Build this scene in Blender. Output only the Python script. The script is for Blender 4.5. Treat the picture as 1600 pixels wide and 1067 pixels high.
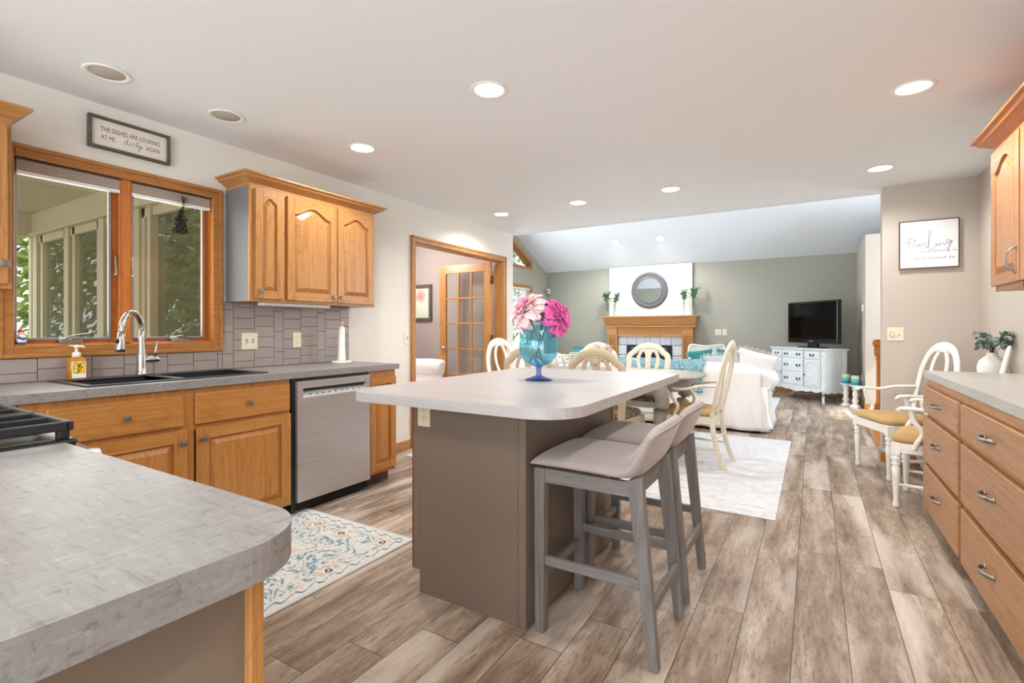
import bpy, bmesh, math, random
from mathutils import Vector, Matrix, noise as mnoise
R = math.radians
PI = math.pi
for o in list(bpy.data.objects):
    bpy.data.objects.remove(o)
SC = bpy.context.scene
COL = SC.collection
random.seed(7)

# ------------------------------------------------------------------ camera
cam = bpy.data.cameras.new('camera')
camo = bpy.data.objects.new('camera', cam)
COL.objects.link(camo)
SC.camera = camo
camo.location = (0, 0, 1.172)
camo.rotation_euler = (R(90), 0, math.atan(470 / 778.0))
cam.sensor_width = 36.0
cam.sensor_fit = 'HORIZONTAL'
cam.lens = 36.0 * 778.0 / 1600.0
cam.shift_x = 0.0
cam.shift_y = -(533.5 - 514.5) / 1600.0
cam.clip_start = 0.02
cam.clip_end = 200

# ------------------------------------------------------------------ view + world
vs = SC.view_settings
vs.view_transform = 'Standard'
vs.look = 'None'
vs.gamma = 1.0
vs.use_curve_mapping = False
vs.exposure = 0.42
w = bpy.data.worlds.new('sky')
SC.world = w
w.use_nodes = True
wn = w.node_tree
wn.nodes.clear()
wo = wn.nodes.new('ShaderNodeOutputWorld')
wb = wn.nodes.new('ShaderNodeBackground')
wb.inputs[0].default_value = (0.80, 0.90, 1.0, 1)
wb.inputs[1].default_value = 1.9
wn.links.new(wb.outputs[0], wo.inputs[0])


def light(name, kind, loc, energy, color=(1, 1, 1), size=0.1, size_y=None, rot=(0, 0, 0), spot=None, blend=1.0):
    l = bpy.data.lights.new(name, kind)
    l.energy = energy
    l.color = color
    if kind == 'AREA':
        l.size = size
        if size_y:
            l.shape = 'RECTANGLE'
            l.size_y = size_y
    elif kind == 'SUN':
        l.angle = size
    else:
        l.shadow_soft_size = size
    if kind == 'SPOT':
        l.spot_size = spot
        l.spot_blend = blend
    o = bpy.data.objects.new(name, l)
    COL.objects.link(o)
    o.location = loc
    o.rotation_euler = rot
    return o


CANS = [(-1.455, 2.174), (-2.674, 2.418), (-2.907, 4.596), (-1.996, 4.569), (-1.092, 4.562), (0.45, 4.818), (0.447, 3.295),
        (0.447, 1.75), (-1.2, -0.9), (0.45, -0.9), (-2.7, -0.6)]  # last row: cans added out of view to light the room
CANE = 42
WARM = (1.0, 0.965, 0.92)
for cx, cy in CANS:
    light('can_light', 'SPOT', (cx, cy, 2.415), CANE, WARM, 0.06, spot=R(160), blend=0.6)
SLOPE_CANS = [(-3.44, 9.74, 2.93), (-2.53, 9.75, 2.93), (-3.44, 7.6, 3.9), (-2.53, 7.6, 3.9), (-1.2, 8.2, 3.6), (0.0, 8.2, 3.6)]
for cx, cy, cz in SLOPE_CANS[:2]:
    light('can_light', 'SPOT', (cx, cy - 0.03, cz - 0.05), 55, (1, 0.98, 0.95), 0.06, spot=R(160), blend=0.6)
# daylight at living room and kitchen windows; fill added behind camera and at stairs
light('window_and_fill_light', 'AREA', (-5.25, 8.0, 1.4), 70, (0.85, 0.93, 1.0), 2.4, 1.3, rot=(0, R(-90), 0))  # stands inside the room; also serves the added unseen window
light('window_and_fill_light', 'AREA', (-0.6, -2.35, 1.35), 105, (0.90, 0.95, 1.0), 3.4, 1.9, rot=(R(116), 0, 0))  # fill aimed upward from an added opening to brighten the ceiling
light('window_and_fill_light', 'AREA', (2.3, 7.8, 1.9), 60, (0.92, 0.96, 1.0), 1.5, 1.5, rot=(0, R(90), 0))  # daylight from an unseen window added in the stair wall
light('window_and_fill_light', 'AREA', (-3.58, 1.3, 1.58), 8, (0.90, 0.96, 1.0), 0.85, 0.8, rot=(0, R(-90), 0))
light('side_room_fill', 'POINT', (-4.6, 4.5, 2.2), 42, (1.0, 0.93, 0.86), 0.15)  # fill added to brighten the side room, without a fixture
light('living_room_fill', 'POINT', (-2.2, 7.6, 2.0), 22, (1.0, 0.98, 0.95), 0.3)  # fill added in mid-air for the living room, without a fixture
light('outdoor_sun', 'SUN', (8, 4, 9), 4.0, (1.0, 0.97, 0.9), R(2), rot=(R(14), R(42), 0))


# ------------------------------------------------------------------ mesh helpers
class MB:
    def __init__(s):
        s.v = []
        s.f = []
        s.sm = []

    def add(s, vs_, fs, smooth=False):
        b = len(s.v)
        s.v += [tuple(p) for p in vs_]
        for f in fs:
            s.f.append([b + i for i in f])
            s.sm.append(smooth)
        return s

    def box(s, x0, x1, y0, y1, z0, z1):
        p = [(x, y, z) for x in (x0, x1) for y in (y0, y1) for z in (z0, z1)]
        return s.add(p, [(0, 1, 3, 2), (4, 6, 7, 5), (0, 4, 5, 1), (2, 3, 7, 6), (0, 2, 6, 4), (1, 5, 7, 3)])

    def hexa(s, a, b):
        """a,b: two quads (lists of four points) joined into a solid"""
        return s.add(list(a) + list(b), [(0, 1, 2, 3), (7, 6, 5, 4), (0, 4, 5, 1), (1, 5, 6, 2), (2, 6, 7, 3), (3, 7, 4, 0)])

    def prism(s, pts, fn, d0, d1, smooth=False):
        """polygon pts (a,b) extruded along depth; fn(a,b,d)->xyz"""
        n = len(pts)
        vs_ = [fn(a, b, d0) for a, b in pts] + [fn(a, b, d1) for a, b in pts]
        s.add(vs_, [list(range(n)), list(range(2 * n - 1, n - 1, -1))])
        return s.add(vs_, [(i, (i + 1) % n, n + (i + 1) % n, n + i) for i in range(n)], smooth)

    def lathe(s, prof, c=(0, 0, 0), n=24, ax='z', ripple=None, smooth=True):
        """prof: list of (r,h)"""
        vs_ = []
        for r, h in prof:
            for i in range(n):
                t = 2 * PI * i / n
                rr = r * (1 + (ripple(t, h) if ripple else 0))
                a, b = rr * math.cos(t), rr * math.sin(t)
                p = (a, b, h) if ax == 'z' else ((h, a, b) if ax == 'x' else (a, h, b))
                vs_.append((p[0] + c[0], p[1] + c[1], p[2] + c[2]))
        fs = []
        m = len(prof)
        for j in range(m - 1):
            for i in range(n):
                k = (i + 1) % n
                fs.append((j * n + i, j * n + k, (j + 1) * n + k, (j + 1) * n + i))
        s.add(vs_, fs, smooth)
        caps = []
        if prof[0][0] > 1e-5:
            caps.append(list(range(n))[::-1])
        if prof[-1][0] > 1e-5:
            caps.append([(m - 1) * n + i for i in range(n)])
        b = len(s.v) - len(vs_)
        for c_ in caps:
            s.f.append([b + i for i in c_])
            s.sm.append(False)
        return s

    def sweep(s, pts, ra, rb=None, up=(0, 0, 1), n=8, closed=False, square=False, cap=True):
        pts = [Vector(p) for p in pts]
        up = Vector(up)
        m = len(pts)
        ral = ra if isinstance(ra, (list, tuple)) else [ra] * m
        rbl = (rb if isinstance(rb, (list, tuple)) else [rb] * m) if rb is not None else ral
        vs_ = []
        for j, p in enumerate(pts):
            if closed:
                t = pts[(j + 1) % m] - pts[j - 1]
            else:
                t = pts[min(j + 1, m - 1)] - pts[max(j - 1, 0)]
            if t.length < 1e-9:
                t = Vector((0, 0, 1))
            t.normalize()
            u = up
            if abs(t.dot(u)) > 0.98:
                u = Vector((1, 0, 0)) if abs(t.x) < 0.9 else Vector((0, 1, 0))
            sd = t.cross(u).normalized()
            u2 = sd.cross(t).normalized()
            if square:
                for a, b in ((1, 1), (-1, 1), (-1, -1), (1, -1)):
                    vs_.append(p + sd * ral[j] * a + u2 * rbl[j] * b)
            else:
                for i in range(n):
                    th = 2 * PI * i / n
                    vs_.append(p + sd * ral[j] * math.cos(th) + u2 * rbl[j] * math.sin(th))
        if square:
            n = 4
        fs = []
        for j in range(m if closed else m - 1):
            for i in range(n):
                k = (i + 1) % n
                jn = (j + 1) % m
                fs.append((j * n + i, j * n + k, jn * n + k, jn * n + i))
        s.add(vs_, fs, not square)
        if cap and not closed:
            b = len(s.v) - len(vs_)
            s.f.append([b + i for i in range(n)][::-1])
            s.sm.append(False)
            s.f.append([b + (m - 1) * n + i for i in range(n)])
            s.sm.append(False)
        return s

    def ball(s, c, rx, ry=None, rz=None, n=14, m=8):
        ry = ry or rx
        rz = rz or rx
        vs_ = [(c[0], c[1], c[2] - rz)]
        for j in range(1, m):
            ph = -PI / 2 + PI * j / m
            for i in range(n):
                th = 2 * PI * i / n
                vs_.append((c[0] + rx * math.cos(ph) * math.cos(th), c[1] + ry * math.cos(ph) * math.sin(th), c[2] + rz * math.sin(ph)))
        vs_.append((c[0], c[1], c[2] + rz))
        fs = [(0, 1 + (i + 1) % n, 1 + i) for i in range(n)]
        for j in range(m - 2):
            for i in range(n):
                k = (i + 1) % n
                fs.append((1 + j * n + i, 1 + j * n + k, 1 + (j + 1) * n + k, 1 + (j + 1) * n + i))
        t = len(vs_) - 1
        b = 1 + (m - 2) * n
        fs += [(b + i, b + (i + 1) % n, t) for i in range(n)]
        return s.add(vs_, fs, True)

    def grid(s, nu, nv, fn, smooth=True):
        vs_ = [fn(i / nu, j / nv) for j in range(nv + 1) for i in range(nu + 1)]
        fs = [(j * (nu + 1) + i, j * (nu + 1) + i + 1, (j + 1) * (nu + 1) + i + 1, (j + 1) * (nu + 1) + i) for j in range(nv) for i in range(nu)]
        return s.add(vs_, fs, smooth)

    def xf(s, M):
        s.v = [tuple(M @ Vector(p)) for p in s.v]
        return s


def smoothpath(pts, k=6):
    """Catmull-Rom through pts"""
    P = [Vector(p) for p in pts]
    out = []
    for i in range(len(P) - 1):
        p0 = P[max(i - 1, 0)]
        p1 = P[i]
        p2 = P[i + 1]
        p3 = P[min(i + 2, len(P) - 1)]
        for j in range(k):
            t = j / k
            out.append(0.5 * ((2 * p1) + (p2 - p0) * t + (2 * p0 - 5 * p1 + 4 * p2 - p3) * t * t + (3 * p1 - p0 - 3 * p2 + p3) * t ** 3))
    out.append(P[-1])
    return out


def lerp(a, b, t):
    return a + (b - a) * t


def link(name, mb, mat, parent=None, bevel=0, seg=2, subsurf=0, world=True, recalc=True, solid=0, weld=False):
    me = bpy.data.meshes.new(name)
    bm = bmesh.new()
    vs_ = [bm.verts.new(p) for p in mb.v]
    for f, sm in zip(mb.f, mb.sm):
        try:
            fc = bm.faces.new([vs_[i] for i in f])
            fc.smooth = sm
        except ValueError:
            pass
    if weld:
        bmesh.ops.remove_doubles(bm, verts=bm.verts, dist=1e-5)
    if recalc:
        bmesh.ops.recalc_face_normals(bm, faces=bm.faces)
    if parent is not None and world:
        off = Vector((0, 0, 0))
        p = parent
        while p is not None:
            off += p.location
            p = p.parent
        for v in bm.verts:
            v.co -= off
    bm.to_mesh(me)
    bm.free()
    me.materials.append(mat)
    o = bpy.data.objects.new(name, me)
    COL.objects.link(o)
    if parent is not None:
        o.parent = parent
    if bevel:
        b = o.modifiers.new('bevel', 'BEVEL')
        b.width = bevel
        b.segments = seg
        b.limit_method = 'ANGLE'
        b.angle_limit = R(35)
    if solid:
        m_ = o.modifiers.new('solid', 'SOLIDIFY')
        m_.thickness = solid
        m_.offset = 0
    if subsurf:
        m_ = o.modifiers.new('sub', 'SUBSURF')
        m_.levels = subsurf
        m_.render_levels = subsurf
    return o


def tag(o, label, cat, group=None, kind=None):
    o['label'] = label
    o['category'] = cat
    if group:
        o['group'] = group
    if kind:
        o['kind'] = kind
    return o


def thing(name, label, cat, loc=(0, 0, 0), rz=0, group=None):
    o = bpy.data.objects.new(name, None)
    o.empty_display_size = 0.05
    COL.objects.link(o)
    o.location = loc
    o.rotation_euler = (0, 0, rz)
    return tag(o, label, cat, group)


def struct(name, mb, mat, bevel=0, parent=None, **k):
    o = link(name, mb, mat, parent, bevel=bevel, **k)
    if parent is None:
        o['kind'] = 'structure'
    return o


def sempty(name, loc):
    o = bpy.data.objects.new(name, None)
    o.empty_display_size = 0.05
    COL.objects.link(o)
    o.location = loc
    o['kind'] = 'structure'
    return o


def dup(root, loc=None, rz=None, label=None, group=None):
    def cp(o, par):
        c = o.copy()
        COL.objects.link(c)
        c.parent = par
        for ch in [q for q in bpy.data.objects if q.parent == o]:
            cp(ch, c)
        return c
    r = cp(root, None)
    if loc is not None:
        r.location = loc
    if rz is not None:
        r.rotation_euler[2] = rz
    if label:
        r['label'] = label
    if group:
        r['group'] = group
    return r


def textmb(s, size, font_scale=(1, 1), align='CENTER', extrude=0.0, space=1.0):
    cu = bpy.data.curves.new('t', 'FONT')
    cu.body = s
    cu.size = size
    cu.align_x = align
    cu.align_y = 'CENTER'
    cu.extrude = extrude
    cu.space_character = space
    cu.resolution_u = 3
    o = bpy.data.objects.new('t', cu)
    COL.objects.link(o)
    dg = bpy.context.evaluated_depsgraph_get()
    dg.update()
    me = bpy.data.meshes.new_from_object(o.evaluated_get(dg))
    mb = MB()
    mb.add([(v.co.x * font_scale[0], v.co.y * font_scale[1], v.co.z) for v in me.vertices], [tuple(p.vertices) for p in me.polygons])
    bpy.data.objects.remove(o)
    bpy.data.curves.remove(cu)
    bpy.data.meshes.remove(me)
    return mb


# ------------------------------------------------------------------ materials
def srgb(r, g, b):
    def c(x):
        x /= 255.0
        return x / 12.92 if x <= 0.04045 else ((x + 0.055) / 1.055) ** 2.4
    return (c(r), c(g), c(b), 1)


class NT:
    def __init__(s, name):
        s.m = bpy.data.materials.new(name)
        s.m.use_nodes = True
        s.t = s.m.node_tree
        s.b = s.t.nodes['Principled BSDF']
        s.out = s.t.nodes['Material Output']

    def n(s, kind, **k):
        nd = s.t.nodes.new(kind)
        for a, v in k.items():
            if a.startswith('i_'):
                nd.inputs[a[2:].replace('_', ' ')].default_value = v
            else:
                setattr(nd, a, v)
        return nd

    def l(s, a, b):
        s.t.links.new(a, b)

    def ramp(s, fac, stops, interp='LINEAR'):
        r = s.n('ShaderNodeValToRGB')
        r.color_ramp.interpolation = interp
        e = r.color_ramp.elements
        while len(e) > 1:
            e.remove(e[-1])
        e[0].position, e[0].color = stops[0]
        for p, c in stops[1:]:
            q = e.new(p)
            q.color = c
        s.l(fac, r.inputs[0])
        return r.outputs[0]

    def coords(s, scale=(1, 1, 1), loc=(0, 0, 0), rot=(0, 0, 0)):
        tc = s.n('ShaderNodeTexCoord')
        mp = s.n('ShaderNodeMapping')
        mp.inputs['Scale'].default_value = scale
        mp.inputs['Location'].default_value = loc
        mp.inputs['Rotation'].default_value = rot
        s.l(tc.outputs['Object'], mp.inputs[0])
        return mp.outputs[0]

    def noise(s, vec, scale, detail=3, rough=0.5, dist=0):
        nd = s.n('ShaderNodeTexNoise')
        nd.inputs['Scale'].default_value = scale
        nd.inputs['Detail'].default_value = detail
        nd.inputs['Roughness'].default_value = rough
        nd.inputs['Distortion'].default_value = dist
        s.l(vec, nd.inputs['Vector'])
        return nd.outputs['Fac']

    def mix(s, a, b, fac=0.5, mode='MIX'):
        nd = s.n('ShaderNodeMix', data_type='RGBA', blend_type=mode)
        for i, x in ((0, fac), (6, a), (7, b)):
            if hasattr(x, 'is_output') or isinstance(x, bpy.types.NodeSocket):
                s.l(x, nd.inputs[i])
            else:
                nd.inputs[i].default_value = x
        return nd.outputs[2]

    def math(s, op, a, b=0.0, c=None):
        nd = s.n('ShaderNodeMath', operation=op)
        for i, x in enumerate((a, b) if c is None else (a, b, c)):
            if isinstance(x, bpy.types.NodeSocket):
                s.l(x, nd.inputs[i])
            else:
                nd.inputs[i].default_value = x
        return nd.outputs[0]

    def bump(s, h, strength=0.2, dist=0.01):
        b = s.n('ShaderNodeBump')
        b.inputs['Strength'].default_value = strength
        b.inputs['Distance'].default_value = dist
        s.l(h, b.inputs['Height'])
        s.l(b.outputs[0], s.b.inputs['Normal'])

    def setc(s, c):
        if isinstance(c, bpy.types.NodeSocket):
            s.l(c, s.b.inputs['Base Color'])
        else:
            s.b.inputs['Base Color'].default_value = c

    def prm(s, rough=None, metal=None, spec=None, coat=None, trans=None, ior=None, sheen=None):
        for k, v in (('Roughness', rough), ('Metallic', metal), ('Specular IOR Level', spec), ('Coat Weight', coat),
                     ('Transmission Weight', trans), ('IOR', ior), ('Sheen Weight', sheen)):
            if v is not None:
                s.b.inputs[k].default_value = v


def plain(name, col, rough=0.5, metal=0, bump=0, bscale=200, var=0.0, vscale=3, **k):
    t = NT(name)
    if var:
        nz = t.noise(t.coords(), vscale, 4)
        a = tuple(max(0, c * (1 - var)) for c in col[:3]) + (1,)
        b = tuple(min(1, c * (1 + var)) for c in col[:3]) + (1,)
        t.setc(t.ramp(nz, [(0.3, a), (0.7, b)]))
    else:
        t.setc(col)
    t.prm(rough=rough, metal=metal, **k)
    if bump:
        t.bump(t.noise(t.coords(), bscale, 3), bump, 0.002)
    return t.m


def oakmat(name, axis='z', base=(178, 125, 70), dark=(144, 93, 45), rough=0.34):
    t = NT(name)
    st = {'x': (1.2, 30, 30), 'y': (30, 1.2, 30), 'z': (30, 30, 1.2)}[axis]
    v = t.coords(st)
    n1 = t.noise(v, 1.1, 4, 0.6, 1.6)
    st2 = {'x': (5, 190, 190), 'y': (190, 5, 190), 'z': (190, 190, 5)}[axis]
    n2 = t.noise(t.coords(st2), 1.0, 2, 0.6)
    st3 = {'x': (1.2, 5, 5), 'y': (5, 1.2, 5), 'z': (5, 5, 1.2)}[axis]
    n3 = t.noise(t.coords(st3), 1.3, 2, 0.5, 0.8)
    bands = t.math('FRACT', t.math('MULTIPLY', n3, 9.0))
    bands = t.math('ABSOLUTE', t.math('SUBTRACT', bands, 0.5))
    c1 = t.ramp(n1, [(0.12, srgb(*dark)), (0.46, srgb(*base)), (0.8, srgb(min(255, base[0] + 14), base[1] + 16, base[2] + 18))])
    c2 = t.mix(c1, srgb(*[int(x * 0.86) for x in dark]), t.math('MULTIPLY', t.ramp(n2, [(0.5, (0, 0, 0, 1)), (0.72, (1, 1, 1, 1))]), 0.38))
    c3 = t.mix(c2, srgb(*dark), t.math('MULTIPLY', t.ramp(bands, [(0.02, (1, 1, 1, 1)), (0.13, (0, 0, 0, 1))]), 0.36))
    t.setc(c3)
    t.prm(rough=rough, spec=0.45)
    t.bump(n2, 0.06, 0.002)
    return t.m


def glassmat(name, tint=(0.92, 0.97, 0.96), gloss=0.9):
    t = NT(name)
    t.t.nodes.remove(t.b)
    tr = t.n('ShaderNodeBsdfTransparent')
    tr.inputs[0].default_value = tint + (1,)
    gl = t.n('ShaderNodeBsdfGlossy')
    gl.inputs[0].default_value = (gloss, gloss, gloss, 1)
    gl.inputs['Roughness'].default_value = 0.0
    fr = t.n('ShaderNodeLayerWeight')
    fr.inputs[0].default_value = 0.5
    mx = t.n('ShaderNodeMixShader')
    t.l(t.math('MULTIPLY_ADD', t.math('POWER', fr.outputs['Facing'], 4.0), 0.6, 0.035), mx.inputs[0])
    t.l(tr.outputs[0], mx.inputs[1])
    t.l(gl.outputs[0], mx.inputs[2])
    t.l(mx.outputs[0], t.out.inputs[0])
    return t.m


def emit(name, col, st):
    t = NT(name)
    t.setc((0, 0, 0, 1))
    t.b.inputs['Emission Color'].default_value = col
    t.b.inputs['Emission Strength'].default_value = st
    return t.m


M = {}
M['oak'] = oakmat('oak_vertical', 'z')
M['oak_y'] = oakmat('oak_along_wall', 'y')
M['oak_x'] = oakmat('oak_across', 'x')
M['oakc'] = oakmat('oak_window_casing', 'y', (174, 116, 58), (134, 82, 36), 0.34)
M['oakb'] = oakmat('oak_base_cabinet', 'z', (180, 122, 62), (146, 92, 42), 0.36)
M['oakb_y'] = oakmat('oak_base_drawer', 'y', (180, 122, 62), (146, 92, 42), 0.36)
M['oakp_y'] = oakmat('oak_pale_drawer', 'y', (174, 126, 86), (146, 98, 60), 0.4)
M['oakp'] = oakmat('oak_pale', 'z', (190, 136, 88), (160, 106, 62), 0.38)
M['oakr'] = oakmat('oak_reddish', 'z', (192, 112, 44), (158, 84, 30), 0.35)
M['oakr_y'] = oakmat('oak_reddish_sash', 'y', (188, 112, 48), (152, 82, 32), 0.35)
M['wall'] = plain('cream_wall_paint', srgb(226, 222, 214), 0.75, bump=0.12, bscale=260)
M['greige'] = plain('greige_wall_paint', srgb(196, 186, 175), 0.75, bump=0.12, bscale=260)
M['sage'] = plain('grey_green_wall_paint', srgb(168, 166, 154), 0.8, bump=0.1, bscale=260)
M['pinkgrey'] = plain('mauve_grey_wall_paint', srgb(172, 160, 157), 0.8, bump=0.1, bscale=260)
M['ceil'] = plain('white_ceiling_paint', srgb(236, 238, 240), 0.85, bump=0.1, bscale=180)
M['vault'] = plain('vault_ceiling_paint', srgb(226, 231, 236), 0.85, bump=0.1, bscale=180)
M['white'] = plain('white_paint', srgb(238, 236, 232), 0.45)
M['greypaint'] = plain('grey_blue_cabinet_side', srgb(112, 112, 116), 0.5)
M['taupe'] = plain('taupe_painted_panel', srgb(122, 108, 96), 0.42, bump=0.08, bscale=300)
M['toe'] = plain('dark_toe_kick', srgb(88, 66, 54), 0.6)
M['black'] = plain('black_plastic', srgb(16, 16, 18), 0.35)
M['blackmat'] = plain('black_cast_iron', srgb(30, 32, 36), 0.5, bump=0.2, bscale=500)
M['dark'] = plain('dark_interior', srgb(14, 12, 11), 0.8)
M['granite'] = plain('black_composite_sink', srgb(36, 37, 42), 0.35, bump=0.1, bscale=900)
M['nickel'] = plain('brushed_nickel', srgb(190, 188, 184), 0.24, 1.0)
M['pewter'] = plain('antique_pewter', srgb(150, 148, 142), 0.34, 1.0, bump=0.5, bscale=220)
M['alu'] = plain('aluminium_window_track', srgb(150, 152, 156), 0.4, 0.6)
M['brass'] = plain('aged_brass', srgb(120, 98, 60), 0.35, 1.0)
M['ivory'] = plain('ivory_plastic', srgb(232, 222, 196), 0.4)
M['slot'] = plain('outlet_slot', srgb(70, 58, 44), 0.6)
M['glass'] = glassmat('window_glass', (0.95, 0.97, 0.95))
M['glassw'] = glassmat('kitchen_window_glass', (0.96, 0.94, 0.86), 0.6)
M['clear'] = glassmat('clear_bottle_glass', (0.95, 0.985, 0.97), 0.8)
M['canlit'] = emit('lit_lamp_lens', (1, 0.97, 0.92, 1), 14)
M['fire'] = emit('glowing_flames', (1, 0.30, 0.08, 1), 4)
M['cream'] = plain('worn_cream_paint', srgb(226, 218, 200), 0.4, var=0.05, vscale=9)
M['offwhite'] = plain('worn_white_paint', srgb(236, 232, 226), 0.38, var=0.04, vscale=9)
M['beige'] = plain('beige_glazed_paint', srgb(205, 188, 160), 0.42, var=0.06, vscale=9)
M['gold'] = plain('mustard_gold_upholstery', srgb(184, 150, 96), 0.7, bump=0.15, bscale=700, var=0.06, vscale=12)
M['linen'] = plain('white_slipcover', srgb(238, 235, 234), 0.9, bump=0.3, bscale=60)
M['teal'] = plain('teal_velvet', srgb(12, 118, 118), 0.7, sheen=0.6, var=0.15, vscale=20)
M['leaf'] = plain('green_leaf', srgb(88, 118, 74), 0.55, var=0.2, vscale=30)
M['leafpale'] = plain('pale_green_leaf', srgb(118, 150, 112), 0.55, var=0.15, vscale=20)
M['dusty'] = plain('dusty_sage_leaf', srgb(128, 148, 138), 0.6, var=0.15, vscale=30)
M['stem'] = plain('dark_green_stem', srgb(40, 62, 38), 0.6)
M['tvblack'] = plain('tv_screen_glass', srgb(5, 5, 7), 0.12, spec=0.15)
M['tvbez'] = plain('tv_gloss_bezel', srgb(14, 14, 17), 0.18)
M['mirror'] = plain('mirror_silver', srgb(235, 240, 240), 0.01, 1.0)
M['frameg'] = plain('charcoal_mirror_frame', srgb(92, 92, 96), 0.4, 0.2)
M['signw'] = plain('sign_white_board', srgb(228, 220, 212), 0.6)
M['greywood'] = oakmat('grey_stained_wood', 'z', (122, 117, 114), (98, 93, 90), 0.5)
M['greywood_x'] = oakmat('grey_stained_rail', 'x', (122, 117, 114), (98, 93, 90), 0.5)
M['darkwood'] = oakmat('dark_weathered_frame', 'x', (92, 84, 78), (62, 56, 52), 0.6)
M['tabgrey'] = plain('taupe_distressed_table', srgb(146, 140, 130), 0.35, var=0.10, vscale=7)
M['amber'] = plain('amber_liquid_soap', srgb(226, 150, 30), 0.12, trans=0.35)


def floor_mat():
    t = NT('wood_look_plank_floor')
    tc = t.n('ShaderNodeTexCoord')
    sx = t.n('ShaderNodeSeparateXYZ')
    t.l(tc.outputs['Object'], sx.inputs[0])
    row = t.math('FLOOR', t.math('DIVIDE', t.math('ADD', sx.outputs[0], 0.065 + 17.8), 0.178))
    rowf = t.math('FRACT', t.math('DIVIDE', t.math('ADD', sx.outputs[0], 0.065 + 17.8), 0.178))
    wn_ = t.n('ShaderNodeTexWhiteNoise', noise_dimensions='1D')
    t.l(row, wn_.inputs['W'])
    yy = t.math('ADD', t.math('DIVIDE', sx.outputs[1], 1.22), t.math('MULTIPLY', wn_.outputs[0], 7.31))
    brick = t.math('FLOOR', yy)
    yf = t.math('FRACT', yy)
    cmb = t.n('ShaderNodeCombineXYZ')
    t.l(row, cmb.inputs[0])
    t.l(brick, cmb.inputs[1])
    w2 = t.n('ShaderNodeTexWhiteNoise', noise_dimensions='2D')
    t.l(cmb.outputs[0], w2.inputs['Vector'])
    rnd = w2.outputs[0]
    # grain, shifted per plank
    sh = t.n('ShaderNodeCombineXYZ')
    t.l(t.math('ADD', t.math('MULTIPLY', sx.outputs[0], 9.0), t.math('MULTIPLY', rnd, 40)), sh.inputs[0])
    t.l(t.math('ADD', t.math('MULTIPLY', sx.outputs[1], 1.5), t.math('MULTIPLY', rnd, 90)), sh.inputs[1])
    g1 = t.noise(sh.outputs[0], 1.0, 8, 0.7, 0.4)
    sh2 = t.n('ShaderNodeCombineXYZ')
    t.l(t.math('ADD', t.math('MULTIPLY', sx.outputs[0], 90.0), t.math('MULTIPLY', rnd, 40)), sh2.inputs[0])
    t.l(t.math('MULTIPLY', sx.outputs[1], 13.0), sh2.inputs[1])
    g2 = t.noise(sh2.outputs[0], 1.0, 8, 0.78, 0.2)
    g3 = t.noise(sh.outputs[0], 0.55, 3, 0.5, 0.3)
    c = t.ramp(g1, [(0.28, srgb(90, 72, 62)), (0.43, srgb(140, 121, 104)), (0.56, srgb(170, 153, 136)), (0.72, srgb(206, 198, 187))])
    c = t.mix(c, srgb(92, 74, 64), t.math('MULTIPLY', t.ramp(g2, [(0.49, (0, 0, 0, 1)), (0.60, (1, 1, 1, 1))]), 0.55))
    c = t.mix(c, srgb(222, 214, 206), t.math('MULTIPLY', t.ramp(g3, [(0.50, (0, 0, 0, 1)), (0.68, (1, 1, 1, 1))]), 0.60))
    tone = t.ramp(rnd, [(0.0, (0.86, 0.82, 0.80, 1)), (0.5, (1.0, 0.97, 0.95, 1)), (1.0, (1.10, 1.08, 1.06, 1))])
    c = t.mix(c, tone, 1.0, 'MULTIPLY')
    e1 = t.math('LESS_THAN', t.math('MINIMUM', rowf, t.math('SUBTRACT', 1.0, rowf)), 0.0085)
    e2 = t.math('LESS_THAN', t.math('MINIMUM', yf, t.math('SUBTRACT', 1.0, yf)), 0.0012)
    e = t.math('MAXIMUM', e1, e2)
    c = t.mix(c, srgb(58, 46, 40), t.math('MULTIPLY', e, 0.95))
    t.setc(c)
    t.prm(rough=0.36, spec=0.4)
    t.l(t.ramp(g1, [(0.2, (0.46, 0.46, 0.46, 1)), (0.8, (0.32, 0.32, 0.32, 1))]), t.b.inputs['Roughness'])
    t.bump(t.math('SUBTRACT', t.math('MULTIPLY', g2, 0.35), e), 0.25, 0.002)
    return t.m


M['floor'] = floor_mat()


def laminate(name, base, dark, light_, amt=1.0, rough=0.32):
    t = NT(name)
    a = t.noise(t.coords((14, 80, 80)), 1.0, 5, 0.75, 0.3)
    b = t.noise(t.coords((80, 14, 80)), 1.0, 5, 0.75, 0.3)
    s_ = t.noise(t.coords((60, 60, 60)), 1.0, 5, 0.7)
    big = t.noise(t.coords((3, 3, 3)), 1.0, 2)
    c = t.ramp(big, [(0.3, srgb(*[x - 5 for x in base])), (0.7, srgb(*[x + 5 for x in base]))])
    c = t.mix(c, srgb(*light_), t.math('MULTIPLY', t.ramp(a, [(0.55, (0, 0, 0, 1)), (0.72, (1, 1, 1, 1))]), 0.45 * amt))
    c = t.mix(c, srgb(*light_), t.math('MULTIPLY', t.ramp(b, [(0.55, (0, 0, 0, 1)), (0.72, (1, 1, 1, 1))]), 0.45 * amt))
    dk = t.math('MULTIPLY', t.math('ADD', t.ramp(a, [(0.33, (1, 1, 1, 1)), (0.44, (0, 0, 0, 1))]), t.ramp(b, [(0.33, (1, 1, 1, 1)), (0.44, (0, 0, 0, 1))])), 0.55)
    c = t.mix(c, srgb(*dark), t.math('MULTIPLY', dk, amt))
    c = t.mix(c, srgb(*[x * 0.8 for x in dark]), t.math('MULTIPLY', t.ramp(s_, [(0.60, (0, 0, 0, 1)), (0.70, (1, 1, 1, 1))]), 0.5 * amt))
    t.setc(c)
    t.prm(rough=rough, spec=0.4)
    return t.m


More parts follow.
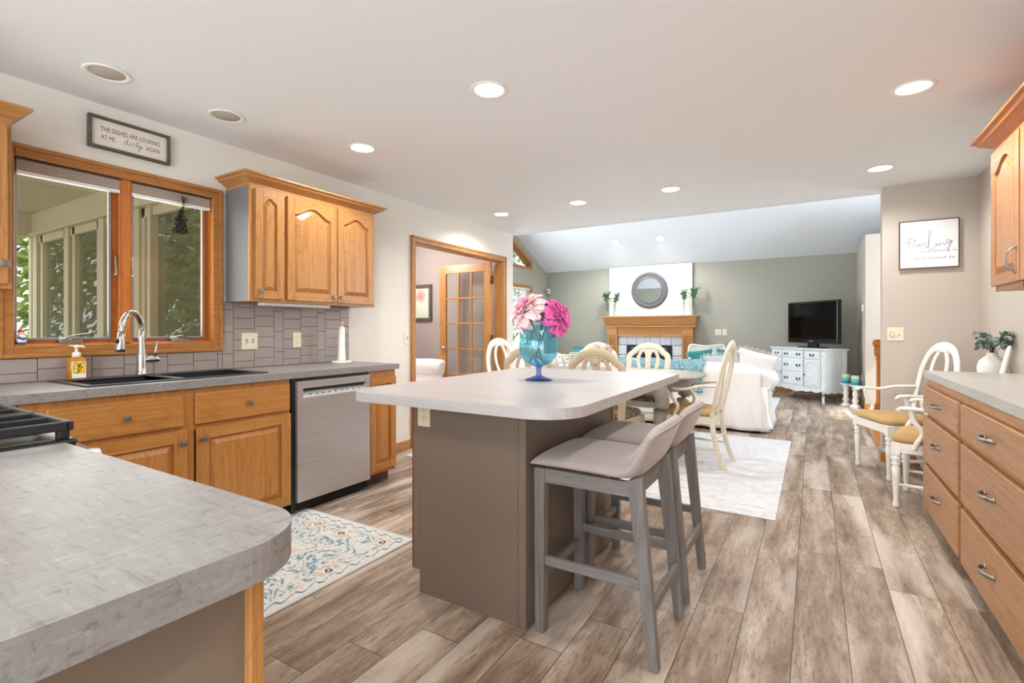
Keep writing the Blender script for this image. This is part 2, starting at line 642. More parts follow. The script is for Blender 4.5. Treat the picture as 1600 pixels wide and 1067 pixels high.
M['lam'] = laminate('woven_grey_laminate', (138, 135, 134), (88, 84, 82), (176, 174, 174), 1.0, 0.42)
M['lam2'] = laminate('fine_speckled_laminate', (184, 183, 178), (140, 138, 132), (200, 199, 195), 0.6, 0.3)


def lam_island():
    t = NT('pale_streaked_laminate')
    a = t.noise(t.coords((1.6, 26, 26)), 1.0, 4, 0.6, 0.4)
    c = t.ramp(a, [(0.3, srgb(166, 161, 160)), (0.7, srgb(182, 178, 178))])
    t.setc(c)
    t.prm(rough=0.32, spec=0.4)
    return t.m


M['lami'] = lam_island()


def steel():
    t = NT('brushed_stainless')
    n_ = t.noise(t.coords((2, 2, 400)), 1.0, 2)
    t.setc(t.ramp(n_, [(0.3, srgb(200, 200, 203)), (0.7, srgb(222, 222, 225))]))
    t.prm(rough=0.36, metal=0.9)
    t.b.inputs['Anisotropic'].default_value = 0.7
    return t.m


M['steel'] = steel()
M['tile'] = plain('grey_backsplash_tile', srgb(158, 146, 140), 0.38, var=0.06, vscale=4)
M['grout'] = plain('tile_grout', srgb(112, 98, 92), 0.9)
M['ftile'] = plain('mottled_white_fireplace_tile', srgb(206, 208, 216), 0.3, var=0.09, vscale=22)


def fabric(name, base, var_=8, scale=900):
    t = NT(name)
    n1 = t.noise(t.coords((1, 1, 1)), scale, 2)
    n2 = t.noise(t.coords((1, 1, 1)), 6, 3)
    c = t.ramp(n1, [(0.35, srgb(*[x - var_ for x in base])), (0.65, srgb(*[min(255, x + var_) for x in base]))])
    c2 = t.mix(c, srgb(*[x - 14 for x in base]), t.math('MULTIPLY', n2, 0.3))
    t.setc(c2)
    t.prm(rough=0.9, sheen=0.3)
    t.bump(n1, 0.3, 0.001)
    return t.m


M['stoolfab'] = fabric('greige_stool_linen', (166, 154, 149), 15, 420)


def throw_mat():
    t = NT('shaggy_aqua_knit')
    v = t.n('ShaderNodeTexVoronoi')
    v.inputs['Scale'].default_value = 42
    t.l(t.coords(), v.inputs['Vector'])
    c = t.ramp(v.outputs['Distance'], [(0.0, srgb(186, 214, 218)), (0.5, srgb(140, 182, 192)), (0.9, srgb(100, 146, 160))])
    t.setc(c)
    t.prm(rough=0.95)
    t.bump(t.math('MULTIPLY', v.outputs['Distance'], -1.0), 0.9, 0.012)
    return t.m


M['throw'] = throw_mat()


def pattern_fab():
    t = NT('brown_scroll_upholstery')
    n1 = t.noise(t.coords((1, 1, 1)), 16, 3, 0.5, 2.5)
    c = t.ramp(n1, [(0.0, srgb(84, 66, 52)), (0.47, srgb(96, 76, 60)), (0.50, srgb(196, 180, 158)), (0.56, srgb(84, 66, 52)), (1, srgb(70, 56, 46))])
    t.setc(c)
    t.prm(rough=0.8)
    return t.m


M['scroll'] = pattern_fab()


def circles_fab():
    t = NT('pale_fabric_with_circles')
    v = t.n('ShaderNodeTexVoronoi')
    v.inputs['Scale'].default_value = 9
    t.l(t.coords(), v.inputs['Vector'])
    msk = t.math('LESS_THAN', v.outputs['Distance'], 0.30)
    cc = t.ramp(v.outputs['Color'], [(0.2, srgb(120, 128, 140)), (0.5, srgb(170, 178, 176)), (0.8, srgb(206, 160, 100))], 'CONSTANT')
    t.setc(t.mix(srgb(216, 216, 206), cc, msk))
    t.prm(rough=0.85)
    return t.m


M['circles'] = circles_fab()


def rug_mat():
    """runner: cream ground with blue vines, tan rosettes, thin blue border; half sizes from object space"""
    t = NT('cream_runner_with_blue_vines')
    tc = t.n('ShaderNodeTexCoord')
    s_ = t.n('ShaderNodeSeparateXYZ')
    t.l(tc.outputs['Object'], s_.inputs[0])
    x, y = s_.outputs[0], s_.outputs[1]
    vec = t.coords((1, 1, 0.0))
    n0 = t.noise(vec, 55, 3)
    base = t.ramp(n0, [(0.3, srgb(196, 194, 188)), (0.7, srgb(222, 220, 214))])
    # vine scrolls: thin iso-lines of a distorted noise
    v1 = t.noise(vec, 5.2, 1, 0.4, 1.2)
    fr = t.math('ABSOLUTE', t.math('SUBTRACT', t.math('FRACT', t.math('MULTIPLY', v1, 7.0)), 0.5))
    br = t.noise(vec, 38, 2, 0.6, 1.0)
    vine = t.math('MULTIPLY', t.math('LESS_THAN', fr, 0.21), t.math('GREATER_THAN', br, 0.49))
    c = t.mix(base, srgb(96, 138, 156), t.math('MULTIPLY', vine, 0.95))
    lf = t.noise(vec, 24, 1, 0.5, 2.0)
    c = t.mix(c, srgb(126, 164, 176), t.math('MULTIPLY', t.math('GREATER_THAN', lf, 0.63), 0.8))
    vo = t.n('ShaderNodeTexVoronoi', voronoi_dimensions='2D')
    vo.inputs['Scale'].default_value = 3.4
    vo.inputs['Randomness'].default_value = 0.55
    t.l(vec, vo.inputs['Vector'])
    d = t.math('ADD', vo.outputs['Distance'], t.math('MULTIPLY', t.math('SUBTRACT', br, 0.5), 0.10))
    ring = t.math('MULTIPLY', t.math('LESS_THAN', d, 0.22), t.math('GREATER_THAN', d, 0.11))
    ctr = t.math('LESS_THAN', d, 0.24)
    c = t.mix(c, srgb(218, 214, 206), ctr)
    c = t.mix(c, srgb(186, 170, 144), t.math('MULTIPLY', t.math('MULTIPLY', ring, t.math('GREATER_THAN', lf, 0.44)), 0.85))
    nav = t.math('MULTIPLY', t.math('LESS_THAN', d, 0.07), t.math('GREATER_THAN', d, 0.025))
    c = t.mix(c, srgb(44, 54, 84), t.math('MULTIPLY', nav, 0.9))
    # border
    ex = t.math('SUBTRACT', 0.50, t.math('ABSOLUTE', x))
    ey = t.math('SUBTRACT', 0.80, t.math('ABSOLUTE', y))
    ed = t.math('MINIMUM', ex, ey)
    bmask = t.math('LESS_THAN', ed, 0.085)
    wv = t.math('ABSOLUTE', t.math('SUBTRACT', ed, t.math('ADD', 0.052, t.math('MULTIPLY', 0.013, t.math('SINE', t.math('MULTIPLY', t.math('ADD', x, y), 62.0))))))
    bl = t.math('MULTIPLY', t.math('LESS_THAN', wv, 0.005), t.math('GREATER_THAN', br, 0.42))
    bc = t.mix(base, srgb(84, 128, 150), bl)
    c = t.mix(c, bc, bmask)
    c = t.mix(c, srgb(198, 198, 196), t.math('LESS_THAN', ed, 0.016))
    t.setc(c)
    t.prm(rough=0.95)
    t.bump(n0, 0.3, 0.003)
    return t.m


M['runner'] = rug_mat()


def rug2_mat(name, base=(218, 219, 222), dk=(186, 189, 196)):
    t = NT(name)
    n1 = t.noise(t.coords((1, 3.0, 1)), 9, 6, 0.7, 1.5)
    n2 = t.noise(t.coords((1, 1, 1)), 55, 4, 0.7)
    c = t.ramp(n1, [(0.32, srgb(*dk)), (0.52, srgb(*base)), (0.7, srgb(*[min(255, x + 10) for x in base]))])
    c = t.mix(c, srgb(*[x - 18 for x in dk]), t.math('MULTIPLY', t.ramp(n2, [(0.52, (0, 0, 0, 1)), (0.68, (1, 1, 1, 1))]), 0.45))
    t.setc(c)
    t.prm(rough=0.95)
    t.bump(n2, 0.2, 0.003)
    return t.m


M['rug2'] = rug2_mat('pale_distressed_rug')


def petal_mat(name, a, b):
    t = NT(name)
    n1 = t.noise(t.coords(), 30, 3)
    t.setc(t.ramp(n1, [(0.3, srgb(*a)), (0.7, srgb(*b))]))
    t.prm(rough=0.6)
    t.b.inputs['Subsurface Weight'].default_value = 0.15
    t.b.inputs['Subsurface Radius'].default_value = (0.01, 0.005, 0.005)
    return t.m


M['pinkpale'] = petal_mat('pale_pink_petal', (246, 190, 198), (255, 230, 228))
M['pinkmid'] = petal_mat('pink_petal', (240, 146, 180), (252, 194, 212))
M['magenta'] = petal_mat('magenta_petal', (214, 66, 154), (244, 138, 202))

# ================================================================== SETTING
LW, CH = -3.405, 2.43


def wallboxes(mb, axis, a, b, u0, u1, z0, z1, holes):
    """wall slab between a..b on axis, spanning u0..u1, with rectangular holes (ua,ub,za,zb)"""
    def bx(p, q, r, s_):
        if q - p < 1e-4 or s_ - r < 1e-4:
            return
        if axis == 'x':
            mb.box(a, b, p, q, r, s_)
        else:
            mb.box(p, q, a, b, r, s_)
    cur = u0
    for ua, ub, za, zb in sorted(holes):
        bx(cur, ua, z0, z1)
        bx(ua, ub, z0, za)
        bx(ua, ub, zb, z1)
        cur = ub
    bx(cur, u1, z0, z1)
    return mb


struct('floor', MB().box(-5.6, 3.0, -2.8, 10.75, -0.12, 0.0), M['floor'])
struct('ceiling', MB().box(LW - 0.12, 1.28, -2.72, 5.64, CH, CH + 0.1), M['ceil'])
struct('wall_left', wallboxes(MB(), 'x', LW - 0.12, LW, -2.72, 5.66, 0, CH, [(0.815, 1.815, 1.06, 2.06), (3.755, 5.405, 0, 2.05)]), M['wall'])
struct('wall_right', MB().box(1.157, 1.28, -2.72, 5.46, 0, CH), M['greige'])
struct('wall_partition', MB().box(0.525, 2.6, 5.46, 5.60, 0, CH), M['greige'])
struct('wall_back', wallboxes(MB(), 'y', -2.72, -2.6, LW - 0.12, 1.28, 0, CH, [(-2.4, 1.0, 0.1, 2.15)]), M['wall'])  # opening added for the fill light behind the camera
struct('wall_header', MB().box(-5.6, 2.6, 5.64, 5.74, CH + 0.0, 2.86), M['vault'])
struct('wall_closet', MB().box(0.66, 2.6, 8.92, 10.62, 0, 2.56), M['greige'])
struct('wall_far', MB().box(-5.6, 2.6, 10.62, 10.75, 0, 3.0), M['sage'])
struct('wall_stair', wallboxes(MB(), 'x', 2.5, 2.62, 5.6, 10.75, 0, 4.0, [(6.9, 8.6, 1.1, 2.7)]), M['sage'])  # opening added for the unseen stair daylight
# vaulted ceiling: slopes up from the far wall, then down to the kitchen header
vm = MB()
prof = [(10.75, 2.46), (7.9, 3.802), (5.64, 2.74), (5.64, 2.86), (7.9, 3.93), (10.75, 2.60)]
vm.prism(prof, lambda a, b, d: (d, a, b), -5.6, 2.62)
struct('ceiling_vault', vm, M['vault'])
# gable wall with the two windows and an added unseen one (built from quads round the openings)
GX0, GX1 = -5.57, -5.45


def vz(y):
    return 2.531 + 0.471 * (10.6 - y) if y > 7.9 else 2.74 + 0.47 * (y - 5.64)


gm = MB()


def gq(y0, y1, za0, za1, zb0, zb1):
    """column between y0,y1; bottom z za0->za1, top zb0->zb1"""
    a = [(GX0, y0, za0), (GX0, y1, za1), (GX0, y1, zb1), (GX0, y0, zb0)]
    b = [(GX1, p[1], p[2]) for p in a]
    gm.hexa(a, b)


T0, T1, TB = 8.30, 9.83, 2.57


def tz(y):
    return 2.64 + 0.48 * (9.89 - y) + 0.0


gq(5.74, 6.3, 0, 0, vz(5.74), vz(6.3))
gq(6.3, 7.9, 0, 0, 0.65, 0.65)
gq(6.3, 7.9, 2.09, 2.09, vz(6.3), 3.80)
gq(7.9, T0, 0, 0, 3.80, vz(T0))
gq(T0, T1, 0, 0, 0.65, 0.65)
gq(T0, T1, 2.09, 2.09, TB, TB)
gq(T0, T1, tz(T0), tz(T1), vz(T0), vz(T1))
gq(T1, 10.62, 0, 0, vz(T1), vz(10.62))
struct('wall_gable', gm, M['sage'])

# side room behind the doorway
struct('wall_side_room_far', MB().box(-5.6, LW - 0.12, 5.60, 5.74, 0, CH), M['pinkgrey'])
struct('wall_side_room_left', MB().box(-5.6, -5.5, 3.3, 5.60, 0, CH), M['pinkgrey'])
struct('wall_side_room_near', MB().box(-5.6, LW - 0.12, 3.3, 3.42, 0, CH), M['pinkgrey'])
struct('ceiling_side_room', MB().box(-5.6, LW - 0.12, 3.3, 5.60, CH, CH + 0.1), M['ceil'])
struct('wall_living_near', MB().box(-5.45, LW - 0.12, 5.741, 5.75, 0, CH), M['sage'])

# baseboards
bb = lambda *a: MB().box(*a)
struct('baseboard_left', bb(LW, LW + 0.013, 2.95, 3.694, 0, 0.085), M['oak_y'], 0.004)
struct('baseboard_partition', bb(0.525, 1.157, 5.447, 5.46, 0, 0.085), M['oak_x'], 0.004)
struct('baseboard_partition_end', bb(0.512, 0.525, 5.447, 5.60, 0, 0.085), M['oak_y'], 0.004)
struct('baseboard_closet', bb(0.647, 0.66, 8.907, 10.62, 0, 0.085), M['oak_y'], 0.004)
struct('baseboard_closet_front', bb(0.66, 2.5, 8.907, 8.92, 0, 0.085), M['oak_x'], 0.004)
struct('baseboard_far', bb(-5.45, 0.647, 10.607, 10.62, 0, 0.085), M['oak_x'], 0.004)
struct('baseboard_side_room', bb(-5.5, LW - 0.12, 5.587, 5.60, 0, 0.085), M['oak_x'], 0.004)
struct('trim_stair_edge', bb(0.545, 0.66, 5.60, 7.25, 0, 0.022), M['oak_y'], 0.006)

# ---- doorway casing + jamb
cm = MB()
for y0, y1 in ((3.694, 3.755), (5.405, 5.468)):
    cm.box(LW, LW + 0.018, y0, y1, 0, 2.104)
    cm.box(LW + 0.018, LW + 0.026, y0 if y0 < 4 else y1 - 0.02, y0 + 0.02 if y0 < 4 else y1, 0, 2.104)
cm.box(LW, LW + 0.018, 3.755, 5.405, 2.045, 2.104)
cm.box(LW + 0.018, LW + 0.026, 3.694, 5.468, 2.084, 2.104)
cm.box(LW - 0.125, LW + 0.004, 3.745, 3.765, 0, 2.05)
cm.box(LW - 0.125, LW + 0.004, 5.395, 5.413, 0, 2.05)
cm.box(LW - 0.125, LW + 0.004, 3.755, 5.405, 2.036, 2.056)
struct('trim_doorway', cm, M['oak'], 0.003)

# French door leaf, open at right angles
dr = sempty('door_1', (-3.50, 5.30, 0))
DX0, DX1, DY0, DY1 = -4.33, -3.50, 5.27, 5.305
fm = MB()
fm.box(DX0, DX0 + 0.105, DY0, DY1, 0.01, 2.03)
fm.box(DX1 - 0.105, DX1, DY0, DY1, 0.01, 2.03)
fm.box(DX0 + 0.105, DX1 - 0.105, DY0, DY1, 1.915, 2.03)
fm.box(DX0 + 0.105, DX1 - 0.105, DY0, DY1, 0.01, 0.25)
struct('door_frame', fm, M['oak'], 0.003, dr)
mm = MB()
gx0, gx1, gz0, gz1 = DX0 + 0.105, DX1 - 0.105, 0.25, 1.915
for i in (1, 2):
    x = gx0 + (gx1 - gx0) * i / 3
    mm.box(x - 0.011, x + 0.011, DY0 + 0.004, DY1 - 0.004, gz0, gz1)
for j in range(1, 5):
    z = gz0 + (gz1 - gz0) * j / 5
    mm.box(gx0, gx1, DY0 + 0.005, DY1 - 0.005, z - 0.011, z + 0.011)
struct('muntin_grid', mm, M['oak'], 0.003, dr)
for i in range(3):
    for j in range(5):
        xa, xb = gx0 + (gx1 - gx0) * i / 3, gx0 + (gx1 - gx0) * (i + 1) / 3
        za, zb = gz0 + (gz1 - gz0) * j / 5, gz0 + (gz1 - gz0) * (j + 1) / 5
        struct('glass_pane', MB().box(xa, xb, 5.285, 5.290, za, zb), M['glass'], 0, dr)
hm = MB()
hm.lathe([(0.026, 0), (0.026, 0.008), (0.012, 0.012), (0.010, 0.04)], (DX0 + 0.055, DY0, 0.93), ax='y')
hm.v = [(x, 2 * DY0 - y, z) for x, y, z in hm.v]
hm.sweep([(DX0 + 0.055, DY0 - 0.04, 0.93), (DX0 + 0.09, DY0 - 0.045, 0.932), (DX0 + 0.165, DY0 - 0.04, 0.925)], 0.009, 0.006)
struct('door_handle', hm, M['nickel'], 0, dr)
for z in (0.25, 1.05, 1.80):
    struct('hinge', MB().box(-3.505, -3.485, 5.262, 5.312, z - 0.05, z + 0.05).lathe([(0.007, -0.052), (0.007, 0.052)], (-3.495, 5.262, z), n=8), M['brass'], 0, dr)
# door stop strip (dark gap side)
struct('trim_door_stop', MB().box(-3.52, -3.475, 5.385, 5.396, 0, 2.036), M['oak'], 0.002)

# ---- kitchen window
WY0, WY1, WZ0, WZ1 = 0.838, 1.793, 1.086, 2.040
wn1 = sempty('window_1', (LW, 1.31, 1.03))
cm = MB()
OY0, OY1, OZ0, OZ1 = 0.775, 1.856, 1.027, 2.100
for d, o in ((0.0, 0.018), (0.018, 0.026)):
    e = 0.0 if d == 0 else 0.022
    k = 0.063 if d == 0 else 0.022
    x0, x1 = LW + d, LW + o
    cm.box(x0, x1, OY0, OY0 + k, OZ0, OZ1)
    cm.box(x0, x1, OY1 - k, OY1, OZ0, OZ1)
    cm.box(x0, x1, OY0 + k, OY1 - k, OZ1 - k, OZ1)
    cm.box(x0, x1, OY0 + k, OY1 - k, OZ0, OZ0 + k)
struct('window_casing', cm, M['oakc'], 0.004, wn1)
jm = MB()
jx0, jx1 = LW - 0.115, LW + 0.002
jm.box(jx0, jx1, WY0 - 0.02, WY0, WZ0 - 0.02, WZ1 + 0.02)
jm.box(jx0, jx1, WY1, WY1 + 0.02, WZ0 - 0.02, WZ1 + 0.02)
jm.box(jx0, jx1, WY0, WY1, WZ1, WZ1 + 0.02)
jm.box(jx0, jx1, WY0, WY1, WZ0 - 0.02, WZ0 + 0.012)
struct('window_jamb', jm, M['oakr'], 0.002, wn1)
struct('mullion', MB().box(LW - 0.10, LW - 0.004, 1.283, 1.345, WZ0, WZ1).box(LW - 0.004, LW + 0.002, 1.292, 1.336, WZ0, WZ1), M['oakr'], 0.003, wn1)
for y0, y1 in ((WY0, 1.283), (1.345, WY1)):
    sm_ = MB()
    struct('sash_track', MB().box(LW - 0.085, LW - 0.045, y0, y0 + 0.022, WZ0 + 0.012, WZ1), M['alu'], 0.002, wn1)
    sm_.box(LW - 0.085, LW - 0.05, y1 - 0.03, y1, WZ0 + 0.012, WZ1)
    sm_.box(LW - 0.085, LW - 0.05, y0 + 0.022, y1 - 0.03, WZ0 + 0.012, WZ0 + 0.038)
    sm_.box(LW - 0.085, LW - 0.05, y0 + 0.022, y1 - 0.03, WZ1 - 0.05, WZ1)
    sa = struct('window_sash', sm_, M['oakr_y'], 0.003, wn1)
    tm = MB()
    for a, b, c, d in ((y0 + 0.012, y0 + 0.022, WZ0 + 0.03, WZ1), (y1 - 0.042, y1 - 0.030, WZ0 + 0.03, WZ1),
                       (y0 + 0.022, y1 - 0.042, WZ0 + 0.03, WZ0 + 0.042)):
        tm.box(LW - 0.05, LW - 0.036, a, b, c, d)
    struct('screen_frame', tm, M['alu'], 0.001, wn1)
    g = struct('glass_pane', MB().box(LW - 0.070, LW - 0.066, y0 + 0.022, y1 - 0.03, WZ0 + 0.03, WZ1 - 0.04), M['glassw'], 0, wn1)
# sash locks beside the mullion, crank handles on the sill
for y in (1.272, 1.352):
    struct('sash_lock', MB().sweep(smoothpath([(LW - 0.028, y, 1.60), (LW - 0.02, y, 1.54), (LW - 0.006, y - 0.004, 1.49), (LW + 0.006, y - 0.012, 1.485)], 4), 0.006, 0.004), M['pewter'], 0, wn1)
for yc, opn in ((1.062, 1), (1.60, 0)):
    c_ = MB().box(LW - 0.045, LW + 0.004, yc - 0.05, yc + 0.05, WZ0 + 0.010, WZ0 + 0.026)
    c_.ball((LW - 0.02, yc - 0.02, WZ0 + 0.03), 0.02, 0.03, 0.012)
    if opn:
        c_.sweep(smoothpath([(LW - 0.015, yc - 0.03, WZ0 + 0.03), (LW + 0.012, yc + 0.01, WZ0 + 0.052), (LW + 0.02, yc + 0.075, WZ0 + 0.062)], 4), 0.009, 0.005)
        c_.ball((LW + 0.02, yc + 0.08, WZ0 + 0.068), 0.012, 0.012, 0.014, 8, 6)
    else:
        c_.sweep(smoothpath([(LW - 0.015, yc - 0.02, WZ0 + 0.035), (LW + 0.0, yc + 0.01, WZ0 + 0.045), (LW + 0.0, yc + 0.04, WZ0 + 0.03)], 4), 0.010, 0.006)
    struct('crank_handle', c_, M['pewter'], 0.001, wn1)

# ---- living room gable windows, then two added unseen ones
w2 = sempty('window_2', (GX1, 9.1, 2.15))
cm = MB()
for y0, y1, z0, z1 in ((T1 - 0.005, T1 + 0.06, 0.59, 2.153), (T0 - 0.06, T0, 0.59, 2.153), (T0, T1, 2.09, 2.153), (T0, T1, 0.59, 0.65)):
    cm.box(GX1, GX1 + 0.02, y0, y1, z0, z1)
struct('window_frame', cm, M['oak_y'], 0.004, w2)
struct('glass_pane', MB().box(GX0 + 0.05, GX0 + 0.055, T0, T1, 0.65, 2.09), M['glass'], 0, w2)
w3 = sempty('window_3', (GX1, 9.1, 2.5))
cm = MB()
a = [(GX1, T0, 2.505), (GX1, T1 + 0.06, 2.505), (GX1, T1 + 0.06, 2.57), (GX1, T0, 2.57)]
cm.hexa(a, [(p[0] + 0.02, p[1], p[2]) for p in a])
a = [(GX1, T1 - 0.005, 2.57), (GX1, T1 + 0.06, 2.57), (GX1, T1 + 0.06, tz(T1) + 0.035), (GX1, T1 - 0.005, tz(T1) + 0.0)]
cm.hexa(a, [(p[0] + 0.02, p[1], p[2]) for p in a])
a = [(GX1, T0, tz(T0) - 0.02), (GX1, T1, tz(T1) - 0.02), (GX1, T1 + 0.06, tz(T1) + 0.035), (GX1, T0, tz(T0) + 0.085)]
cm.hexa(a, [(p[0] + 0.02, p[1], p[2]) for p in a])
struct('window_frame', cm, M['oak_y'], 0.004, w3)
cm = MB()
a = [(GX0 + 0.03, T0, tz(T0) - 0.09), (GX0 + 0.03, T1, tz(T1) - 0.09), (GX0 + 0.03, T1, tz(T1)), (GX0 + 0.03, T0, tz(T0))]
cm.hexa(a, [(p[0] + 0.04, p[1], p[2]) for p in a])
cm.box(GX0 + 0.03, GX0 + 0.07, T1 - 0.05, T1, 2.57, tz(T1) - 0.02)
struct('window_sash', cm, M['oakr_y'], 0.002, w3)
a = [(GX0 + 0.05, T0, 2.57), (GX0 + 0.05, T1, 2.57), (GX0 + 0.05, T1, tz(T1)), (GX0 + 0.05, T0, tz(T0))]
struct('glass_pane', MB().hexa(a, [(p[0] + 0.005, p[1], p[2]) for p in a]), M['glass'], 0, w3)
w5 = sempty('added_gable_window', (GX1, 7.1, 0.65))  # unseen window added to let more daylight into the living room
cm = MB()
for y0, y1, z0, z1 in ((6.24, 6.3, 0.59, 2.15), (7.9, 7.96, 0.59, 2.15), (6.3, 7.9, 2.09, 2.15), (6.3, 7.9, 0.59, 0.65), (7.08, 7.12, 0.65, 2.09)):
    cm.box(GX1, GX1 + 0.02, y0, y1, z0, z1)
struct('window_frame', cm, M['oak_y'], 0.004, w5)
struct('glass_pane', MB().box(GX0 + 0.05, GX0 + 0.055, 6.3, 7.9, 0.65, 2.09), M['glass'], 0, w5)
w4 = sempty('added_back_window', (-0.7, -2.6, 0.1))  # unseen window added behind the camera to go with the fill light
cm = MB()
for x0, x1, z0, z1 in ((-2.47, -2.4, 0, 2.22), (1.0, 1.07, 0, 2.22), (-2.4, 1.0, 2.15, 2.22), (-2.4, 1.0, 0.0, 0.1), (-0.74, -0.66, 0.1, 2.15)):
    cm.box(x0, x1, -2.6, -2.58, z0, z1)
struct('window_frame', cm, M['oak'], 0.004, w4)
struct('glass_pane', MB().box(-2.4, 1.0, -2.67, -2.665, 0.1, 2.15), M['glass'], 0, w4)

# ---- living room blind
bl = thing('window_blind', 'pale slatted blind half lowered in the living room window', 'blind', (GX1 - 0.03, 9.07, 1.75))
lm = MB()
for k in range(9):
    z = 2.03 - k * 0.05
    a = [(GX1 - 0.055, T0 + 0.02, z + 0.018), (GX1 - 0.015, T0 + 0.02, z - 0.012), (GX1 - 0.015, T0 + 0.02, z - 0.015), (GX1 - 0.055, T0 + 0.02, z + 0.015)]
    lm.hexa(a, [(p[0], T1 - 0.02, p[2]) for p in a])
link('slats', lm, M['white'], bl)
link('headrail', MB().box(GX1 - 0.06, GX1 - 0.01, T0 + 0.01, T1 - 0.01, 2.05, 2.09), M['white'], bl, bevel=0.004)
# ---- kitchen pleated shade, drawn up
sh = thing('pleated_shade', 'pale pleated shade drawn up under the head of the kitchen window', 'blind', (LW - 0.03, 1.315, 1.95))
pm = MB()
for k in range(8):
    z0 = 2.03 - k * 0.007
    pm.box(LW - 0.034 + (k % 2) * 0.003, LW - 0.006 - (k % 2) * 0.003, WY0 + 0.012, WY1 - 0.006, z0 - 0.006, z0)
link('pleats', pm, plain('shade_taupe_fabric', srgb(176, 160, 148), 0.8), sh)
link('headrail', MB().box(LW - 0.036, LW - 0.004, WY0 + 0.010, WY1 - 0.004, 2.028, 2.038), M['slot'], sh)
link('bottom_rail', MB().box(LW - 0.036, LW - 0.004, WY0 + 0.012, WY1 - 0.006, 1.955, 1.973), M['white'], sh, bevel=0.004)

# ---- porch outside the kitchen window
pt = plain('porch_white_vinyl', srgb(226, 216, 192), 0.6)
pcm = MB().box(-7.6, LW - 0.13, -3.0, 2.1, 2.47, 2.53)
for i in range(34):
    x = -7.5 + i * 0.12
    pcm.box(x, x + 0.105, -3.0, 2.0, 2.455, 2.47)
struct('ceiling_porch', pcm, pt)
struct('floor_porch', MB().box(-7.6, LW - 0.13, -3.0, 2.1, -0.25, -0.10), plain('porch_deck', srgb(120, 112, 100), 0.8))
fr = MB()
fr.box(-7.45, LW - 0.13, 1.98, 2.10, 2.22, 2.455)
fr.box(-7.45, LW - 0.13, 1.95, 2.00, 2.20, 2.235)
for x0, x1 in ((-7.45, -7.30), (-6.52, -6.42), (-5.72, -5.60), (-5.02, -4.90), (-4.76, -4.70), (-3.86, -3.60)):
    fr.box(x0, x1, 1.98, 2.10, -0.1, 2.25)
for x0, x1 in ((-7.25, -7.19), (-6.60, -6.56), (-6.38, -6.32), (-5.80, -5.76), (-5.56, -5.50), (-4.90, -4.84)):
    fr.box(x0, x1, 2.0, 2.07, 0.4, 2.2)
fr.box(-7.45, LW - 0.13, 1.98, 2.10, -0.1, 0.45)
fr.box(-7.45, LW - 0.13, 2.0, 2.08, 2.12, 2.2)
struct('wall_porch_side', fr, pt, 0.004)
fr = MB()
fr.box(-7.55, -7.45, -3.0, 2.10, 2.2, 2.455)
for y in (-2.9, -1.4, 0.2, 1.98):
    fr.box(-7.55, -7.42, y, y + 0.12, -0.1, 2.25)
fr.box(-7.55, -7.45, -3.0, 2.1, -0.1, 0.3)
struct('wall_porch_front', fr, pt, 0.004)


def screen_mat():
    t = NT('insect_screen_mesh')
    t.t.nodes.remove(t.b)
    tr = t.n('ShaderNodeBsdfTransparent')
    df = t.n('ShaderNodeBsdfDiffuse')
    df.inputs[0].default_value = srgb(120, 118, 104)
    mx = t.n('ShaderNodeMixShader')
    mx.inputs[0].default_value = 0.55
    t.l(tr.outputs[0], mx.inputs[1])
    t.l(df.outputs[0], mx.inputs[2])
    t.l(mx.outputs[0], t.out.inputs[0])
    return t.m


M['screen'] = screen_mat()
struct('window_6', MB().box(-7.3, LW - 0.14, 2.04, 2.044, 0.45, 2.2), M['screen'])
# porch lamp tube
link_l = tag(link('porch_light', MB().box(-5.2, -4.7, 1.2, 1.26, 2.36, 2.40), M['white'], None, bevel=0.01), 'narrow white porch lamp seen through the right kitchen window pane', 'lamp')
link_l.location = (0, 0, 0.052)

# outdoors
gr = MB().box(-40, -5.7, -25, 30, -0.6, -0.5)
struct('ground', gr, plain('lawn_grass', srgb(150, 146, 116), 0.95, var=0.15, vscale=2))


def tree_mat():
    t = NT('tree_leaves')
    inf = t.n('ShaderNodeObjectInfo')
    n1 = t.noise(t.coords(), 2.2, 4)
    n2 = t.noise(t.coords(), 30, 2)
    c = t.ramp(n1, [(0.3, srgb(96, 122, 62)), (0.5, srgb(146, 170, 96)), (0.7, srgb(200, 214, 150))])
    c = t.mix(c, srgb(50, 74, 34), t.math('MULTIPLY', n2, 0.4))
    t.setc(c)
    t.prm(rough=0.7)
    tl = t.n('ShaderNodeBsdfTranslucent')
    t.l(c, tl.inputs[0])
    mx = t.n('ShaderNodeMixShader')
    mx.inputs[0].default_value = 0.5
    t.l(t.b.outputs[0], mx.inputs[1])
    t.l(tl.outputs[0], mx.inputs[2])
    t.l(mx.outputs[0], t.out.inputs[0])
    return t.m


M['treeleaf'] = tree_mat()
M['bark'] = plain('tree_bark', srgb(84, 70, 58), 0.9)


